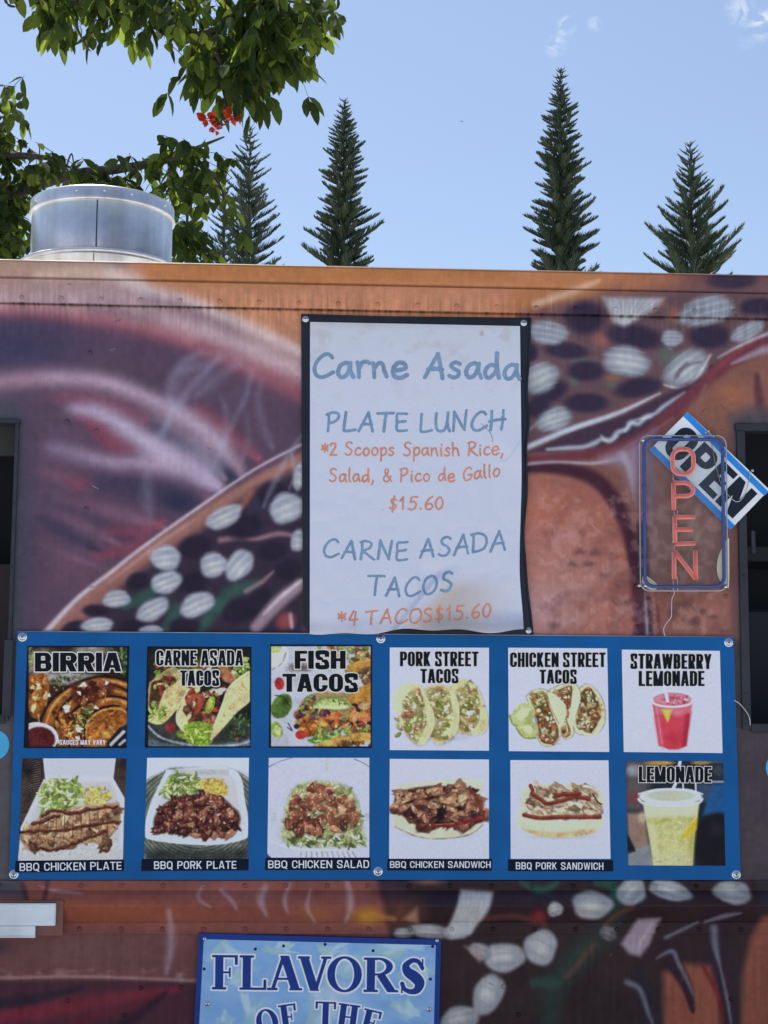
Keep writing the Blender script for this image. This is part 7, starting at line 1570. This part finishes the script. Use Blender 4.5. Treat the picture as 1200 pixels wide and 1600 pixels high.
limb([(-290, 280), (-120, 240), (0, 243), (70, 246), (110, 262)], .05, .006, 0, 4); limb([(-280, 380), (-100, 330), (20, 300), (100, 276), (200, 262), (262, 250), (305, 232), (350, 214)], .06, .005, 0, 3)
limb([(262, 250), (320, 262), (348, 300), (352, 360)], .014, .004); limb([(262, 250), (290, 310), (292, 400)], .016, .005); limb([(20, 300), (28, 340), (20, 400)], .014, .005); limb([(-100, 240), (0, 200), (10, 140)], .02, .004); limb([(100, 276), (112, 240), (118, 290)], .006, .003)
TW.build('twigs', M['bark'], tt)['kind'] = 'stuff'
def blossom(px, py, s, seed):
    r = random.Random(seed); LF = Leaves(); p = V3(px, py, YT-.2)
    for k in range(9):
        a = r.uniform(0, 6.28); d = Vector((math.cos(a), math.sin(a)*.8, r.uniform(-.5, .6))); LF.leaflet(p+d*s*.15, d, vr(r, 1), s*r.uniform(.6, 1.1), s*r.uniform(.5, .8), r.uniform(.3, .9), r.random())
    make('blossom', [tuple(v) for v in LF.v], LF.f, M['petal'], tt, False, np.array(LF.c))
for i, (x, y, s) in enumerate(((325, 187, .066), (328, 193, .055), (337, 203, .04), (362, 179, .066), (365, 184, .05))): blossom(x, y, s, i)
mb = MB()
for i, (x, y) in enumerate(((338, 186), (344, 190), (350, 186), (346, 180), (340, 195), (336, 190))):
    p = V3(x, y, YT-.18); mb.tube([p, p+Vector((.012, 0, -.02)), p+Vector((.03, -.01, -.022))], [.012, .010, .003], 6)
mb.build('bud_cluster', M['bark'], tt, True)

# ------------------------------------------------------------------ Norfolk pines beyond
def pine(spec):
    (px, py, hwpx, pyb, Yp, spacing, nb, up, dens, pw, seed, label) = spec
    r = random.Random(seed); base = V3(px, py, Yp); base.z = 0; sc = (Yp+CAM_D)/FPX
    t = thing('norfolk_pine', tuple(base), label, 'tree', 'tall pines standing behind the truck')
    H = V3(px, py, Yp).z; zvis = V3(px, 436, Yp).z; hw = hwpx*sc; dv = H-V3(px, pyb, Yp).z
    tr = MB(); n = 14; tr.tube([Vector((base.x+.10*math.sin(i*.8+seed)*(1-i/n)*.6, base.y, H*i/n)) for i in range(n+1)], [max(.018, .30*(1-i/n)**.9*(H/24)) for i in range(n+1)], 8); tr.build('trunk', M['pinebark'], t, True)
    v = []; f = []; c = []; wsp = max(.010, sc*.62)
    def spike(p, d, L, w_, tint, bend):
        d = d.normalized(); s1 = d.orthogonal().normalized(); s2 = d.cross(s1); b = len(v); m_ = p+d*(L*.5)+Vector((0, 0, bend*L*.18)); e_ = p+d*L+Vector((0, 0, bend*L*.6))
        for k in range(3):
            a = k*2.094; o = s1*math.cos(a)+s2*math.sin(a); v.append(p+o*w_*.7)
        for k in range(3):
            a = k*2.094; o = s1*math.cos(a)+s2*math.sin(a); v.append(m_+o*w_)
        v.append(e_)
        for k in range(3):
            k2 = (k+1) % 3; f.append((b+k, b+k2, b+3+k2, b+3+k)); f.append((b+3+k, b+3+k2, b+6))
        c.extend([(tint,)*3]*7)
    z = H-.25*spacing*sc*6; sp_m = spacing*sc; ph = r.uniform(0, 6)
    spike(Vector((base.x, base.y, H-sp_m*1.6)), Vector((0, 0, 1)), sp_m*1.8, sp_m*.09, .3, 0)
    z = H-sp_m*.5; wi = 0
    while z > 2.5:
        hid = z < zvis-1.0; d_ = (H-z)/dv; R = hw*(d_**pw if d_ <= 1 else 1+(d_-1)*.35)*r.uniform(.86, 1.12); R = max(R, sp_m*.35)
        k_ = nb if not hid else max(4, nb-2); ph += .6+r.uniform(0, .5)
        for j in range(k_):
            a = ph+6.283*j/k_+r.uniform(-.22, .22); L = R*(r.uniform(.72, 1.12) if r.random() > .15 else r.uniform(.35, .7))*(1+.16*math.sin(a*2+z*3.1/max(.3, sp_m)/6)); z0 = z+r.uniform(-.25, .25)*sp_m; h = Vector((math.cos(a), math.sin(a), 0)); e0 = up+r.uniform(-.07, .1); lat = h.cross(Vector((0, 0, 1)))
            pt = lambda u: Vector((base.x, base.y, z0))+h*(L*u)+Vector((0, 0, L*(e0*u+.30*u*u*up*2.2-.06*u)))
            tint = r.random()
            P = [pt(u) for u in (0, .3, .6, .85, 1)]; b = len(v); w_ = max(.012, L*.018)
            for q, ww in zip(P, (1.2, 1, .8, .6, .3)):
                for kk in range(3): an = kk*2.094; v.append(q+(lat*math.cos(an)+Vector((0, 0, 1))*math.sin(an))*w_*ww); c.append((.5,)*3)
            for i in range(4):
                for kk in range(3): f.append((b+i*3+kk, b+i*3+(kk+1) % 3, b+i*3+3+(kk+1) % 3, b+i*3+3+kk))
            m_ = int((L/sc/(dens if not hid else dens*3.2)))+5
            for i in range(m_):
                u = .10+.88*(i+r.random()*.7)/m_; q = pt(u); l = (.07+.36*(1-u)**.75)*L*min(1, .35+u/.3)*r.uniform(.65, 1.2)+sp_m*.10
                for sg in (-1, 1):
                    spike(q+lat*sg*r.uniform(0, .03)*L, h*r.uniform(.35, .8)+lat*sg*r.uniform(.1, .75)+Vector((0, 0, r.uniform(.55, 1.05))), l, wsp, min(1, max(0, tint*.6+r.random()*.4)), .15)
                if r.random() < .7: spike(q, h*.6+lat*r.uniform(-.3, .3)+Vector((0, 0, r.uniform(.7, 1.1))), l*1.1, wsp, r.random(), .1)
            spike(pt(.94), h+Vector((0, 0, .4+up)), sp_m*.5, sc*.8, tint, .4)
        z -= sp_m*(1.0 if not hid else 2.2)*(1+.25*min(1, d_)); wi += 1
    make('crown', [tuple(q) for q in v], f, M['needle'], t, False, np.array(c))
for sp in ((391, 198, 56, 412, 68, 12.0, 6, .42, 2.2, .66, 3, 'thin airy pine beside the roof vent, trunk showing through its sparse branches'),
           (352, 256, 34, 412, 72, 12.0, 5, .42, 2.8, .75, 4, 'small faint pine mostly hidden behind the broad-leaved branches by the vent'),
           (538, 156, 54, 415, 54, 11.0, 9, .32, 1.35, .60, 5, 'dense dark narrow pine standing alone above the middle-left of the roof'),
           (876, 107, 62, 425, 52, 12.0, 9, .30, 1.35, .64, 8, 'tallest dense dark pine, to the right above the roof'),
           (1078, 222, 74, 425, 42, 14.5, 7, .44, 1.35, .80, 11, 'short broad pine with open upswept branch tips, rightmost of all')): pine(sp)

# a bird far off in the sky
bp_ = V3(721, 190, 75); bd = MB(); s = .075
bd.lathe([(0.001, -.9*s), (.22*s, -.5*s), (.3*s, 0), (.2*s, .6*s), (.05*s, 1.1*s), (.001, 1.15*s)], tuple(bp_), 'Y', 8)
for sg in (-1, 1): bd.add([(bp_.x, bp_.y-.2*s, bp_.z+.1*s), (bp_.x+sg*.9*s, bp_.y-.1*s, bp_.z+.7*s), (bp_.x+sg*1.7*s, bp_.y+.3*s, bp_.z+.4*s), (bp_.x+sg*.9*s, bp_.y+.4*s, bp_.z+.62*s), (bp_.x, bp_.y+.4*s, bp_.z+.05*s)], [(0, 1, 3, 4), (1, 2, 3)])
o = bd.build('bird', M['dark_hole'], None, True, None, tuple(bp_)); tag(o, 'tiny dark bird flying far off in the open sky between the pines', 'bird')
